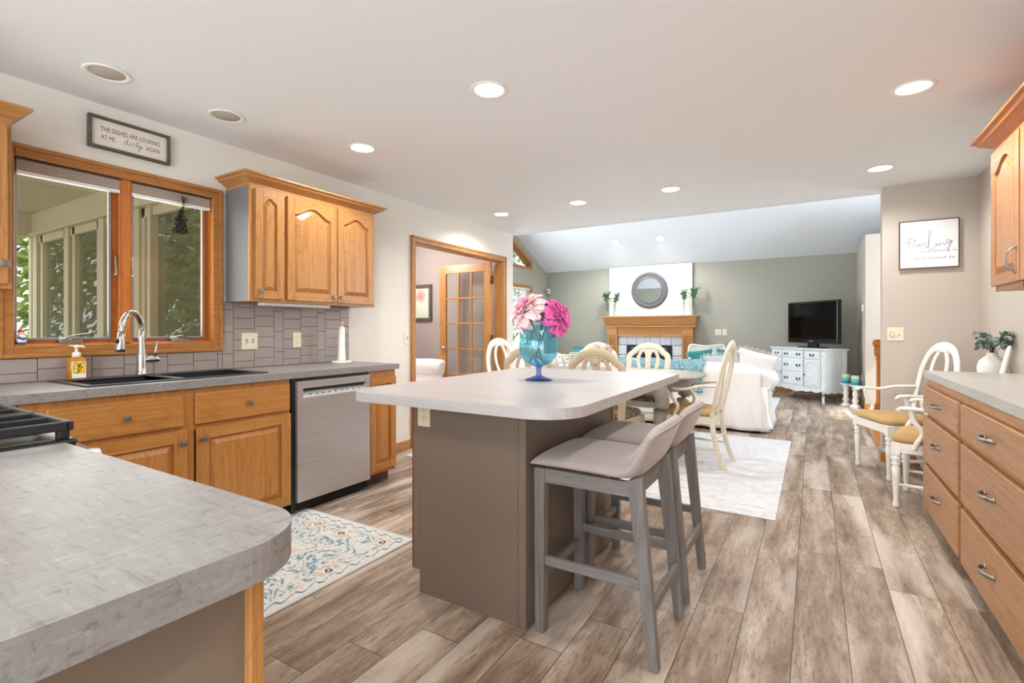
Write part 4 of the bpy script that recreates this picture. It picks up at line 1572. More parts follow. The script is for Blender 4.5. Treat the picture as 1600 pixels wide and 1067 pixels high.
# ---- sign above window
FS = fmap('x', LW, 1)
sg = thing('framed_sign', 'small dark-framed sign with hand lettering above the kitchen window', 'sign', (LW, 1.33, 2.27))
a0, a1, b0, b1 = 1.129, 1.531, 2.178, 2.355
fr = MB()
k = 0.014
for q in ((a0, a1, b0, b0 + k), (a0, a1, b1 - k, b1), (a0, a0 + k, b0 + k, b1 - k), (a1 - k, a1, b0 + k, b1 - k)):
    bxm(fr, FS, *q, 0.002, 0.034)
link('frame', fr, M['darkwood'], sg, bevel=0.0015)
bd = MB()
bxm(bd, FS, a0 + k, a1 - k, b0 + k, b1 - k, 0.003, 0.015)
bd = link('board', bd, M['signw'], sg)
M['ink'] = plain('black_lettering', srgb(58, 52, 50), 0.7)


def place_text(s_, size, F, a, b, o, mat, parent, sc=(1, 1), flip=1, name='lettering', align='CENTER', space=1.0):
    t = textmb(s_, size, sc, align, space=space)
    t.v = [F(a + flip * p[0], b + p[1], o) for p in t.v]
    return link(name, t, mat, parent, recalc=False)


place_text('THE DISHES ARE LOOKING', 0.036, FS, 1.335, 2.290, 0.0154, M['ink'], bd, (0.68, 1.0))
place_text('AT ME', 0.036, FS, 1.222, 2.245, 0.0154, M['ink'], bd, (0.66, 1.0))
place_text('AGAIN', 0.036, FS, 1.445, 2.245, 0.0154, M['ink'], bd, (0.66, 1.0))


def strokes(lines, F, a, b, o, sc, r, mat, parent, name='script_lettering', flip=1):
    mb = MB()
    for ln in lines:
        pts = smoothpath([(p[0], p[1], 0) for p in ln], 5)
        mb.sweep([F(a + flip * p.x * sc, b + p.y * sc, o) for p in pts], r, n=4)
    return link(name, mb, mat, parent)


# cursive "dirty"
strokes([[(0.5, 0.6), (0.2, 0.75), (0.0, 0.4), (0.15, 0.05), (0.45, 0.2), (0.55, 0.7), (0.75, 1.5), (0.6, 0.7), (0.6, 0.1), (0.85, 0.05), (1.05, 0.35), (1.15, 0.7), (1.1, 0.2), (1.25, 0.02), (1.5, 0.3), (1.65, 0.72), (1.8, 0.62), (1.95, 0.68), (1.92, 0.2), (2.1, 0.02), (2.35, 0.3), (2.6, 1.3), (2.45, 0.3), (2.6, 0.02), (2.8, 0.3), (2.9, 0.72), (2.85, 0.25), (3.05, 0.05), (3.3, 0.7), (3.1, -0.2), (2.8, -0.75), (2.6, -0.6), (3.1, 0.0), (3.7, 0.35)],
         [(1.15, 1.0), (1.18, 1.04)], [(2.25, 0.95), (2.55, 1.0), (2.85, 1.02)]],
        FS, 1.298, 2.236, 0.0156, 0.026, 0.0008, M['ink'], bd)

# ================================================================== PENINSULA, STOVE
pn = thing('peninsula_cabinet', 'taupe-backed peninsula cabinet with an oak corner in the near left foreground', 'cabinet', (-1.05, 0.1, 0))
PY1 = 0.415
link('end_panel', MB().box(-0.655, -0.635, -0.14, PY1 - 0.022, 0, 0.864), M['taupe'], pn)['label'] = 'taupe painted end panel'
link('body', MB().box(-1.468, -0.657, -0.15, PY1 - 0.024, 0.09, 0.864), M['oak'], pn)
link('toe_kick', MB().box(-1.468, -0.66, PY1 - 0.09, PY1 - 0.08, 0, 0.09), M['toe'], pn)
ff = MB()
FP = fmap('y', PY1 - 0.02, 1)
bxm(ff, FP, -0.68, -0.622, 0.09, 0.864, -0.019, 0)
bxm(ff, FP, -1.468, -1.42, 0.09, 0.864, -0.019, 0)
bxm(ff, FP, -1.42, -0.68, 0.825, 0.864, -0.019, 0)
bxm(ff, FP, -1.42, -0.68, 0.09, 0.12, -0.019, 0)
link('face_frame', ff, M['oak'], pn, bevel=0.002)
d = drawer_front(pn, FP, -1.43, -0.67, 0.68, 0.83, M['oak_x'])
knob(d, FP, -1.05, 0.755, 0.019)
for a, b, kk in ((-1.43, -1.055, -1.08), (-1.045, -0.67, -1.02)):
    d = panel_door('door', FP, a, b, 0.11, 0.66, M['oak'], pn)
    knob(d, FP, kk, 0.59, 0.019)
# worktop with rounded corner
pts = [(-1.470, -0.15), (-1.470, 0.448)]
rad = 0.10
cx_, cy_ = -0.572 - rad, 0.448 - rad
for i in range(13):
    a = PI / 2 - PI / 2 * i / 12
    pts.append((cx_ + rad * math.cos(a), cy_ + rad * math.sin(a)))
pts += [(-0.585, -0.15)]
pw = MB().prism(pts, lambda a, b, d: (a, b, d), 0.866, 0.912)
tag(link('peninsula_worktop', pw, M['lam'], None, bevel=0.0015), 'grey woven laminate worktop with a rounded corner in the near left foreground', 'countertop')

sv = thing('gas_stove', 'black gas stove with cast iron grates at the left edge, beyond the near worktop', 'stove', (-1.86, 0.13, 0))
link('body', MB().box(-2.235, -1.475, -0.2, 0.44, 0.03, 0.885), M['black'], sv, bevel=0.004)
link('cooktop', MB().box(-2.24, -1.474, -0.2, 0.475, 0.885, 0.918), M['black'], sv, bevel=0.008)
fp = MB()
fp.prism([(0.441, 0.78), (0.505, 0.80), (0.490, 0.895), (0.47, 0.908), (0.441, 0.905)], lambda a, b, d: (d, a, b), -2.24, -1.475)
link('control_panel', fp, M['steel'], sv, bevel=0.003)
link('oven_door', MB().box(-2.23, -1.48, 0.441, 0.49, 0.17, 0.77), M['steel'], sv, bevel=0.004)
link('oven_handle', MB().sweep([(-2.17, 0.49, 0.72), (-2.17, 0.54, 0.72), (-1.54, 0.54, 0.72), (-1.54, 0.49, 0.72)], 0.011), M['steel'], sv)
for i in range(5):
    x = -2.14 + i * 0.145
    link('burner_knob', MB().lathe([(0.024, 0.50), (0.024, 0.512), (0.019, 0.516), (0.017, 0.54), (0.014, 0.545)], (x, 0, 0.853), ax='y', n=18), M['steel'], sv)
for bx0, bx1 in ((-2.225, -1.99), (-1.975, -1.735), (-1.722, -1.487)):
    g = MB()
    zt_ = 0.957
    for x in (bx0, bx1):
        g.box(x - 0.008 + (0.008 if x == bx0 else -0.008), x + 0.008 + (0.008 if x == bx0 else -0.008), -0.17, 0.462, 0.936, zt_)
    for y in (-0.17, 0.145, 0.462):
        g.box(bx0, bx1, y - 0.008, y + 0.008, 0.936, zt_)
    for yc in (-0.01, 0.305):
        xm = (bx0 + bx1) / 2
        g.box(bx0, xm - 0.035, yc - 0.006, yc + 0.006, 0.938, zt_)
        g.box(xm + 0.035, bx1, yc - 0.006, yc + 0.006, 0.938, zt_)
        g.box(xm - 0.006, xm + 0.006, yc + 0.035, yc + 0.155, 0.938, zt_)
        g.box(xm - 0.006, xm + 0.006, yc - 0.155, yc - 0.035, 0.938, zt_)
    for x in (bx0 + 0.012, bx1 - 0.012):
        for y in (-0.16, 0.145, 0.452):
            g.box(x - 0.011, x + 0.011, y - 0.011, y + 0.011, 0.917, 0.94)
    link('grate', g, M['blackmat'], sv, bevel=0.003)
for x in (-2.107, -1.605):
    for y in (-0.01, 0.305):
        link('burner', MB().lathe([(0.05, 0.917), (0.05, 0.926), (0.038, 0.929), (0.038, 0.937), (0.010, 0.939)], (x, y, 0)), plain('burner_cap', srgb(60, 60, 62), 0.5), sv)

# ================================================================== ISLAND
isl = thing('kitchen_island', 'taupe painted kitchen island with oak cabinet front in the middle of the room', 'island', (-1.25, 2.2, 0))
IX0, IX1, IY0, IY1 = -1.505, -0.958, 1.690, 2.69
link('end_panel', MB().box(IX0 + 0.002, IX1 - 0.035, IY0, IY0 + 0.018, 0.0, 0.874).box(IX0 - 0.04, IX0 + 0.002, IY0, IY0 + 0.018, 0.10, 0.874), M['taupe'], isl, bevel=0.001)
link('corner_trim', MB().box(IX1 - 0.034, IX1, IY0 - 0.001, IY0 + 0.024, 0, 0.874), M['taupe'], isl, bevel=0.003)
link('back_panel', MB().box(IX1 - 0.02, IX1, IY0 + 0.024, IY1, 0, 0.874), M['taupe'], isl)
link('far_end_panel', MB().box(IX0 - 0.04, IX1 - 0.02, IY1 - 0.018, IY1, 0.1, 0.874).box(IX1 - 0.003, IX1 + 0.006, IY1 - 0.03, IY1 + 0.002, 0, 0.874), M['oak'], isl)
link('body', MB().box(IX0 - 0.035, IX1 - 0.02, IY0 + 0.018, IY1 - 0.018, 0.10, 0.874), M['oakr'], isl)
link('toe_kick', MB().box(IX0 + 0.02, IX0 + 0.03, IY0 + 0.018, IY1 - 0.018, 0, 0.10), M['toe'], isl)
FI = fmap('x', IX0 - 0.04, -1)
for a, b in ((IY0 + 0.02, 2.185), (2.195, IY1 - 0.02)):
    d = panel_door('door', FI, a, b, 0.11, 0.70, M['oak'], isl)
    knob(d, FI, a + 0.4 if a < 2 else a + 0.05, 0.64, 0.019)
    d = drawer_front(isl, FI, a, b, 0.715, 0.86, M['oak_y'])
    knob(d, FI, (a + b) / 2, 0.79, 0.019)
link('face_frame', MB().box(IX0 - 0.042, IX0 - 0.036, IY0 - 0.0, IY1, 0.10, 0.874), M['oakr'], isl)

TX0, TX1, TY0, TY1 = -1.690, -0.660, 1.425, 2.955
pts = [(TX0, TY1), (TX0, TY0 + 0.12)]
for (ccx, ccy, s0, rad) in ((TX0 + 0.12, TY0 + 0.12, PI, 0.12), (TX1 - 0.17, TY0 + 0.17, 1.5 * PI, 0.17)):
    for i in range(13):
        a = s0 + PI / 2 * i / 12
        pts.append((ccx + rad * math.cos(a), ccy + rad * math.sin(a)))
pts += [(TX1, TY1)]
tag(link('island_worktop', MB().prism(pts, lambda a, b, d: (a, b, d), 0.876, 0.914), M['lami'], None, bevel=0.0015), 'pale streaked laminate worktop with rounded corners on the island', 'countertop')
FIe = fmap('y', IY0, -1)
plate('outlet', 'beige outlet on the near end of the island, under the worktop', 'outlet', FIe, -1.474, 0.80, 'outlet')


# ---- bar stools (seat toward the island, low back on +x side)
def make_stool(label):
    t = thing('bar_stool', label, 'bar stool', (0, 0, 0), 0, 'bar stools at the island')
    LX0, LX1, hw = -0.215, 0.195, 0.185
    L = lambda name, mb, mat, **k: link(name, mb, mat, t, world=False, **k)
    # front legs (island side)
    for s_ in (-1, 1):
        mb = MB().hexa([(LX0 - 0.018, s_ * hw - 0.019, 0), (LX0 + 0.018, s_ * hw - 0.019, 0), (LX0 + 0.018, s_ * hw + 0.019, 0), (LX0 - 0.018, s_ * hw + 0.019, 0)],
                       [(LX0 - 0.022, s_ * hw - 0.02, 0.636), (LX0 + 0.022, s_ * hw - 0.02, 0.636), (LX0 + 0.022, s_ * hw + 0.02, 0.636), (LX0 - 0.022, s_ * hw + 0.02, 0.636)])
        L('leg', mb, M['greywood'], bevel=0.002)
        mb = MB().hexa([(LX1 + 0.012, s_ * hw - 0.018, 0), (LX1 + 0.046, s_ * hw - 0.018, 0), (LX1 + 0.046, s_ * hw + 0.018, 0), (LX1 + 0.012, s_ * hw + 0.018, 0)],
                       [(LX1 - 0.062, s_ * hw - 0.02, 0.64), (LX1 - 0.012, s_ * hw - 0.02, 0.66), (LX1 - 0.012, s_ * hw + 0.02, 0.66), (LX1 - 0.062, s_ * hw + 0.02, 0.64)])
        L('leg', mb, M['greywood'], bevel=0.002)
        L('apron', MB().box(LX0 + 0.02, LX1 - 0.055, s_ * (hw + 0.004) - 0.010, s_ * (hw + 0.004) + 0.010, 0.582, 0.636), M['greywood_x'], bevel=0.002)
        L('side_stretcher', MB().box(LX0 + 0.016, LX1 - 0.0, s_ * hw - 0.009, s_ * hw + 0.009, 0.262 if s_ < 0 else 0.262, 0.298), M['greywood_x'], bevel=0.002)
    L('apron', MB().box(LX0 - 0.006, LX0 + 0.012, -hw + 0.02, hw - 0.02, 0.582, 0.636), M['greywood'], bevel=0.002)
    L('apron', MB().box(LX1 - 0.052, LX1 - 0.034, -hw + 0.02, hw - 0.02, 0.575, 0.655), M['greywood'], bevel=0.002)
    L('footrest', MB().box(LX0 - 0.008, LX0 + 0.010, -hw + 0.018, hw - 0.018, 0.20, 0.238), M['greywood'], bevel=0.002)
    L('rear_stretcher', MB().box(LX1 + 0.012, LX1 + 0.030, -hw + 0.018, hw - 0.018, 0.19, 0.228), M['greywood'], bevel=0.002)
    # upholstered seat sweeping up into the low back: profile in x,z
    top = smoothpath([(-0.25, 0, 0.652), (-0.238, 0, 0.678), (-0.19, 0, 0.692), (-0.05, 0, 0.690), (0.06, 0, 0.688), (0.118, 0, 0.708), (0.165, 0, 0.762), (0.205, 0, 0.818), (0.232, 0, 0.838)], 5)
    bot = smoothpath([(-0.25, 0, 0.650), (-0.235, 0, 0.638), (-0.1, 0, 0.637), (0.07, 0, 0.637), (0.14, 0, 0.638), (0.182, 0, 0.665), (0.217, 0, 0.735), (0.245, 0, 0.800), (0.250, 0, 0.826)], 5)
    n = len(top)
    W = 16
    vs_ = []
    for side in (0, 1):
        for j in range(W + 1):
            v = j / W * 2 - 1
            for i in range(n):
                u = i / (n - 1)
                a = top[i] if side == 0 else bot[i]
                m_ = (top[i] + bot[i]) / 2
                # rounded plan: narrower at the front, back rounded at the top corners
                half = 0.215 + 0.012 * math.sin(PI * u)
                e = abs(v) ** 5
                p = a.lerp(m_, e * 0.75)
                half *= (1 - 0.04 * (1 - min(1, u * 6)))
                upz = 0
                if u > 0.62:
                    upz = -0.030 * (abs(v) ** 4) * ((u - 0.62) / 0.38) ** 1.5
                vs_.append((p.x - 0.022 * v * v * max(0, (u - 0.55) / 0.45) ** 1.2, v * half, p.z + upz))
    fs = []
    S = (W + 1) * n
    for j in range(W):
        for i in range(n - 1):
            a, b, c, d = j * n + i, j * n + i + 1, (j + 1) * n + i + 1, (j + 1) * n + i
            fs.append((a, b, c, d))
            fs.append((S + d, S + c, S + b, S + a))
    for j in range(W):
        fs.append((j * n, (j + 1) * n, S + (j + 1) * n, S + j * n))
        e = n - 1
        fs.append(((j + 1) * n + e, j * n + e, S + j * n + e, S + (j + 1) * n + e))
    for i in range(n - 1):
        fs.append((i + 1, i, S + i, S + i + 1))
        e = W * n
        fs.append((e + i, e + i + 1, S + e + i + 1, S + e + i))
    st = L('seat', MB().add(vs_, fs, True), M['stoolfab'])
    # welt line on the back
    pp = [Vector(vs_[S + j * n + n - 3]) + Vector((0.002, 0, 0.0)) for j in range(1, W)]
    link('welt', MB().sweep(pp, 0.0035, n=6), M['stoolfab'], st, world=False)
    return t


s1 = make_stool('grey-legged bar stool with greige fabric seat at the island, the one nearer the camera')
s1.location = (-0.690, 1.905, 0)
dup(s1, (-0.690, 2.395, 0), 0, 'grey-legged bar stool with greige fabric seat, behind the nearer stool')

# ================================================================== RUGS
r_ = link('runner_rug', MB().box(-0.50, 0.50, -0.80, 0.80, 0.0, 0.008), M['runner'], None, bevel=0.003)
r_.location = (-2.395, 1.29, 0.0)
tag(r_, 'cream runner rug with blue vines and tan flowers in front of the sink cabinets', 'rug')
r_ = link('dining_rug', MB().box(-1.52, 1.52, -1.255, 1.255, 0.0, 0.007), M['rug2'], None, bevel=0.002)
r_.location = (-1.715, 4.69, 0)
tag(r_, 'pale grey distressed rug under the dining table', 'rug')
r_ = link('living_room_rug', MB().box(-1.55, 1.55, -1.2, 1.2, 0, 0.007), M['rug2'], None, bevel=0.002)
r_.location = (-2.02, 8.42, 0)
tag(r_, 'pale rug in the living room, its edge showing past the white sofa', 'rug')


# ================================================================== CEILING LIGHTS
def can(x, y, z, label, lit=True, slope=0.0):
    t = thing('recessed_light', label, 'ceiling light', (x, y, z), 0, 'recessed ceiling lights' if lit else 'unlit recessed ceiling fixtures')
    t.rotation_euler = (slope, 0, 0)
    link('trim_ring', MB().lathe([(0.074, 0.0), (0.096, -0.001), (0.098, -0.004), (0.094, -0.007), (0.078, -0.006), (0.072, 0.0)], n=36), M['white'], t, world=False)
    if lit:
        link('lens', MB().lathe([(0.0001, -0.003), (0.074, -0.002), (0.074, -0.0005)], n=32), M['canlit'], t, world=False)['label'] = 'glowing lamp lens'
    else:
        link('baffle', MB().lathe([(0.0001, -0.0010), (0.075, -0.0010), (0.074, -0.002), (0.0001, -0.002)], n=32), M['canoff'], t, world=False)
    return t


M['canoff'] = plain('unlit_can_baffle', srgb(188, 178, 168), 0.8)
labs = ['lit recessed ceiling light above the island', 'lit recessed ceiling light in front of the oak wall cabinet', 'leftmost lit recessed ceiling light near the doorway',
        'middle light of the three in the far row, above the dining table', 'rightmost light of the three in the far row above the dining table',
        'lit recessed ceiling light nearest the framed print wall', 'lit recessed ceiling light above the aisle, nearest the upper right corner of the photo']
for (x, y), l in zip(CANS[:7], labs):
    can(x, y, CH, l)
for x, y in CANS[7:]:  # unseen fixtures added for the extra can lights
    can(x, y, CH, 'added lit recessed ceiling light out of view')
can(-2.963, 1.064, CH, 'unlit recessed ceiling fixture above the framed sign, nearer the camera', False)
can(-2.960, 1.642, CH, 'unlit recessed ceiling fixture above the right kitchen window pane', False)
an = -math.atan(0.471)
can(-3.44, 9.74, vz(9.74), 'left lit light on the sloped living room ceiling', True, an)
can(-2.53, 9.75, vz(9.75), 'right lit light on the sloped living room ceiling', True, an)

# ================================================================== RIGHT SIDE KITCHEN
RW = 1.157
RF = 0.607
FR_ = fmap('x', RF, -1)
rb = thing('drawer_cabinet', 'oak drawer base cabinet along the right edge of the photo', 'cabinet', (0.9, 2.6, 0))
RY1 = 3.975
link('body', MB().box(RF + 0.021, RW - 0.001, 0.9, RY1 - 0.01, 0.105, 0.872), M['oakp'], rb)
link('toe_kick', MB().box(RF + 0.09, RW - 0.001, 0.9, RY1 - 0.02, 0, 0.105), M['toe'], rb)
ff = MB()
bxm(ff, FR_, 0.9, RY1 - 0.01, 0.840, 0.872, -0.02, 0)
bxm(ff, FR_, 0.9, RY1 - 0.01, 0.105, 0.84, -0.02, -0.001)
link('face_frame', ff, M['oak_y'], rb)


def pull(parent, F, a, b, o, s=0.055):
    mb = MB()
    pts = [F(a + s * math.cos(t), b - 0.003, o + 0.003 + 0.030 * math.sin(t)) for t in [PI * i / 12 for i in range(13)]]
    mb.sweep(pts, 0.0045, 0.0085, up=(0, 0, 1), n=8)
    for e in (-1, 1):
        c = F(a + e * s, b - 0.003, o + 0.003)
        mb.ball(c, 0.007, 0.010, 0.010, 8, 6)
    return link('pull', mb, M['pewter'], parent)


rows = [(0.672, 0.825), (0.372, 0.642), (0.085, 0.343)]
cols = [(3.120, RY1), (2.15, 3.062), (1.2, 2.10)]
for c0, c1 in cols:
    for i, (z0, z1) in enumerate(rows):
        d = drawer_front(rb, FR_, c0, c1, z0, z1, M['oakp_y'])
        pull(d, FR_, (c0 + c1) / 2, (z0 + z1) / 2 + (0.0 if i == 0 else 0.02), 0.02)
pts = [(0.592, 0.85), (0.592, 3.990), (RW - 0.001, 3.990), (RW - 0.001, 0.85)]
tag(link('side_worktop', MB().prism(pts, lambda a, b, d: (a, b, d), 0.875, 0.915), M['lam2'], None, bevel=0.0015), 'speckled light grey worktop on the drawer cabinet at the right', 'countertop')

ur = thing('wall_cabinet', 'oak wall cabinet with arched door and crown at the upper right edge of the photo', 'cabinet', (RW, 3.0, 1.37))
UR = 0.845
FU = fmap('x', UR, -1)
UY = 3.655
link('body', MB().box(UR + 0.02, RW - 0.001, 1.6, UY - 0.002, 1.376, 2.16), M['oakp'], ur)
ff = MB()
bxm(ff, FU, 1.6, UY - 0.03, 1.375, 1.41, -0.02, 0)
bxm(ff, FU, 1.6, UY - 0.03, 2.10, 2.16, -0.02, 0)
for a0, a1 in ((3.615, UY), (3.19, 3.24), (2.75, 2.80), (1.6, 1.64)):
    bxm(ff, FU, a0, a1, 1.375, 2.16, -0.02, 0)
link('face_frame', ff, M['oakp'], ur, bevel=0.001)
link('crown_moulding', crown(MB(), UR, RW - 0.001, 1.6, UY, 2.125, 0.09, 0.085, dirs=('x-', 'y+', 'y-')), M['oakr_y'], ur, bevel=0.0015)
for a0, a1, kn in ((3.225, 3.652, 3.262), (2.785, 3.205, 2.825), (2.30, 2.75, 2.34)):
    d = panel_door('door', FU, a0, a1, 1.402, 2.115, M['oakp'], ur, arch=0.06)
    mb = MB()
    b = 1.505
    pts = [FU(kn, b + 0.058 * math.cos(t), 0.022 + 0.032 * math.sin(t)) for t in [PI * i / 12 for i in range(13)]]
    mb.sweep(pts, 0.008, 0.0045, up=(0, 0, 1), n=8)
    for e in (-1, 1):
        mb.ball(FU(kn, b + e * 0.058, 0.022), 0.010, 0.010, 0.008, 8, 6)
    link('pull', mb, M['pewter'], d)

# ---- framed print on the partition wall
FPW = fmap('y', 5.46, -1)
pc = thing('framed_print', 'white thin-framed script print hanging above the ivory dimmer plate', 'picture', (0.84, 5.46, 1.9))
a0, a1, b0, b1 = 0.640, 1.038, 1.690, 2.100
fr = MB()
k = 0.008
for q in ((a0, a1, b0, b0 + k), (a0, a1, b1 - k, b1), (a0, a0 + k, b0 + k, b1 - k), (a1 - k, a1, b0 + k, b1 - k)):
    bxm(fr, FPW, *q, 0.002, 0.035)
link('frame', fr, plain('bronze_thin_frame', srgb(92, 74, 60), 0.45), pc)
bd = MB()
bxm(bd, FPW, a0 + k, a1 - k, b0 + k, b1 - k, 0.003, 0.030)
bd = link('print', bd, plain('white_print', srgb(240, 240, 242), 0.6), pc)
M['ink2'] = plain('thin_grey_ink', srgb(66, 64, 74), 0.7)
strokes([[(0.1, 1.15), (0.55, 1.6), (1.15, 1.45), (1.25, 0.9), (0.9, 0.2), (0.55, 0.05), (0.45, 0.4), (0.5, 1.05), (0.3, 1.1), (0.2, 0.95), (0.7, 1.05), (1.2, 1.3), (1.45, 1.45)],
         [(1.75, 0.62), (1.55, 0.65), (1.4, 0.45), (1.5, 0.3), (1.72, 0.5), (1.8, 0.66), (1.85, 0.3), (2.05, 0.5), (2.1, 0.78), (2.3, 0.66), (2.5, 0.8), (2.45, 0.3), (2.7, 0.0), (2.95, 1.0), (3.15, 2.4), (3.0, 2.5), (2.85, 1.6), (2.9, 0.2), (3.25, -0.35), (3.7, 0.2), (3.85, 0.62), (3.95, 0.25), (4.1, 0.45), (4.2, 0.68), (4.25, 0.28), (4.5, 0.6), (4.7, 0.68), (4.8, 0.32), (5.0, 0.5), (5.4, 0.95), (5.3, 1.15), (5.05, 1.0), (5.1, 0.6), (5.4, 0.6), (5.65, 1.0), (5.4, -0.1), (5.25, -0.4), (5.15, -0.1), (5.8, 0.9)]],
        FPW, 0.682, 1.86, 0.0308, 0.054, 0.0015, M['ink2'], bd)
place_text('everything is', 0.030, FPW, 0.905, 1.835, 0.0303, M['ink2'], bd, (1.15, 1.0), space=1.25)
place_text('as it should be', 0.030, FPW, 0.878, 1.775, 0.0303, M['ink2'], bd, (1.15, 1.0), space=1.25)
plate('dimmer_plate', 'ivory double plate with round dimmer below the framed print', 'light switch', FPW, 0.618, 1.13, 'dimmer', 2)

# ================================================================== VASE WITH PEONIES
vx, vy, vzb = -1.190, 2.232, 0.914
gv = NT('aqua_ribbed_glass')
tc_ = gv.n('ShaderNodeTexCoord')
sz_ = gv.n('ShaderNodeSeparateXYZ')
gv.l(tc_.outputs['Object'], sz_.inputs[0])
gcol = gv.ramp(gv.math('MULTIPLY', sz_.outputs[2], 4.2), [(0.0, (0.015, 0.16, 0.62, 1)), (0.28, (0.03, 0.30, 0.72, 1)), (0.45, (0.10, 0.62, 0.82, 1)), (0.9, (0.16, 0.70, 0.84, 1))])
tr_ = gv.n('ShaderNodeBsdfTransparent')
tr2 = gv.mix(gcol, (1, 1, 1, 1), 0.45)
gv.l(tr2, tr_.inputs[0])
gl_ = gv.n('ShaderNodeBsdfGlossy')
gl_.inputs['Roughness'].default_value = 0.03
df_ = gv.n('ShaderNodeBsdfDiffuse')
gv.l(gcol, df_.inputs[0])
tl_ = gv.n('ShaderNodeBsdfTranslucent')
gv.l(gcol, tl_.inputs[0])
lw_ = gv.n('ShaderNodeLayerWeight')
lw_.inputs[0].default_value = 0.35
m0 = gv.n('ShaderNodeMixShader')
m0.inputs[0].default_value = 0.5
gv.l(df_.outputs[0], m0.inputs[1])
gv.l(tl_.outputs[0], m0.inputs[2])
m1 = gv.n('ShaderNodeMixShader')
gv.l(gv.math('MULTIPLY_ADD', lw_.outputs['Facing'], 0.55, 0.06), m1.inputs[0])
gv.l(tr_.outputs[0], m1.inputs[1])
gv.l(m0.outputs[0], m1.inputs[2])
m2 = gv.n('ShaderNodeMixShader')
gv.l(gv.math('MULTIPLY_ADD', gv.math('POWER', lw_.outputs['Facing'], 3.0), 0.6, 0.07), m2.inputs[0])
gv.l(m1.outputs[0], m2.inputs[1])
gv.l(gl_.outputs[0], m2.inputs[2])
gv.t.nodes.remove(gv.b)
gv.l(m2.outputs[0], gv.out.inputs[0])
nz_ = gv.noise(gv.coords((1, 1, 0.6)), 60, 1)
bp_ = gv.n('ShaderNodeBump')
bp_.inputs['Strength'].default_value = 0.25
bp_.inputs['Distance'].default_value = 0.004
gv.l(nz_, bp_.inputs['Height'])
gv.l(bp_.outputs[0], gl_.inputs['Normal'])
gv.l(bp_.outputs[0], lw_.inputs['Normal'])
M['aqua'] = gv.m
va = thing('goblet_vase', 'aqua blue ribbed glass goblet vase on the island worktop', 'vase', (vx, vy, vzb))
foot = [(0.0001, 0.0), (0.070, 0.0), (0.072, 0.003), (0.060, 0.009), (0.035, 0.016), (0.018, 0.024), (0.013, 0.034), (0.012, 0.050), (0.015, 0.064), (0.020, 0.070)]
link('foot', MB().lathe(foot, n=40), M['aqua'], va, world=False)['label'] = 'deep blue stem and foot'
bowl = [(0.020, 0.070), (0.045, 0.078), (0.072, 0.098), (0.090, 0.125), (0.098, 0.155), (0.097, 0.190), (0.089, 0.225), (0.076, 0.258), (0.064, 0.280), (0.064, 0.290)]
bo = bowl + [(r - 0.0035, h) for r, h in reversed(bowl[1:])]
pr_ = []
for i in range(len(bowl) - 1):
    for j in range(4):
        pr_.append((lerp(bowl[i][0], bowl[i + 1][0], j / 4), lerp(bowl[i][1], bowl[i + 1][1], j / 4)))
pr_.append(bowl[-1])
link('bowl', MB().lathe(pr_, n=96, ripple=lambda t, h: 0.028 * abs(math.sin(8 * t + h * 14)) * min(1, (h - 0.07) * 14) + 0.018 * math.sin(8 * t - h * 34) * min(1, (h - 0.07) * 14)), M['aqua'], va, world=False)


def petal(mb, c, out, up, ln, wd, curl, cup=0.35):
    """one cupped petal from c, growing along up tilted to out"""
    out = Vector(out).normalized()
    up = Vector(up).normalized()
    side = out.cross(up).normalized()
    nu, nv = 8, 6
    vs_ = []
    for j in range(nv + 1):
        t = j / nv
        ang = curl * t
        notch = 0
        ctr = Vector(c) + (up * math.sin(0.4 + t) * 0 + (up * math.cos(ang) + out * math.sin(ang)) * (ln * t))
        wdt = wd * (math.sin(PI * (0.12 + 0.76 * t)) ** 0.7) * (1.0 if t < 0.95 else 0.82)
        nrm = (out * math.cos(ang) - up * math.sin(ang))
        for i in range(nu + 1):
            s_ = i / nu * 2 - 1
            rip = 0.20 * wd * math.sin(s_ * 7 + ln * 900) * t * t
            vs_.append(ctr + side * (s_ * wdt) - nrm * (cup * wdt * s_ * s_) + nrm * rip)
    fs = [(j * (nu + 1) + i, j * (nu + 1) + i + 1, (j + 1) * (nu + 1) + i + 1, (j + 1) * (nu + 1) + i) for j in range(nv) for i in range(nu)]
    mb.add(vs_, fs, True)


def peony(label, head, axis, rad, mats, base, seed, squash=1.0):
    rnd = random.Random(seed)
    t = thing('peony', label, 'flower', base, 0)
    ax = Vector(axis).normalized()
    e1 = ax.orthogonal().normalized()
    e2 = ax.cross(e1)
    H = Vector(head)
    layers = [(0.36, 0.78, 7, 0.05, 0), (0.42, 0.86, 9, 0.30, 0), (0.48, 0.92, 10, 0.55, 0), (0.52, 0.97, 11, 0.82, 1), (0.56, 1.0, 12, 1.08, 1), (0.58, 1.02, 12, 1.34, 1), (0.58, 1.02, 11, 1.62, 1), (0.52, 0.96, 9, 1.95, 1)]
    mbs = [MB(), MB()]
    for li, (wf, lf, n, curl, mi) in enumerate(layers):
        for k in range(n):
            a = 2 * PI * (k + 0.5 * (li % 2)) / n + rnd.uniform(-0.2, 0.2)
            o = e1 * math.cos(a) + e2 * math.sin(a)
            petal(mbs[mi], H - ax * rad * 0.28 + o * rad * 0.05, o, ax, rad * lf * rnd.uniform(0.84, 1.12), rad * wf * 0.62, curl * rnd.uniform(0.80, 1.16), rnd.uniform(0.2, 0.7))
    b = link('bloom', mbs[1], mats[1], t, recalc=False)
    link('inner_petals', mbs[0], mats[0], b, recalc=False)
    return t, H - ax * rad * 0.30


def flower_stem(t, top, waypts):
    link('stem', MB().sweep(smoothpath([top] + waypts, 5), 0.0022, n=6), M['stem'], t)


z0 = vzb
rtv = Vector((0.856, 0.517, 0))
fwv = Vector((-0.517, 0.856, 0))


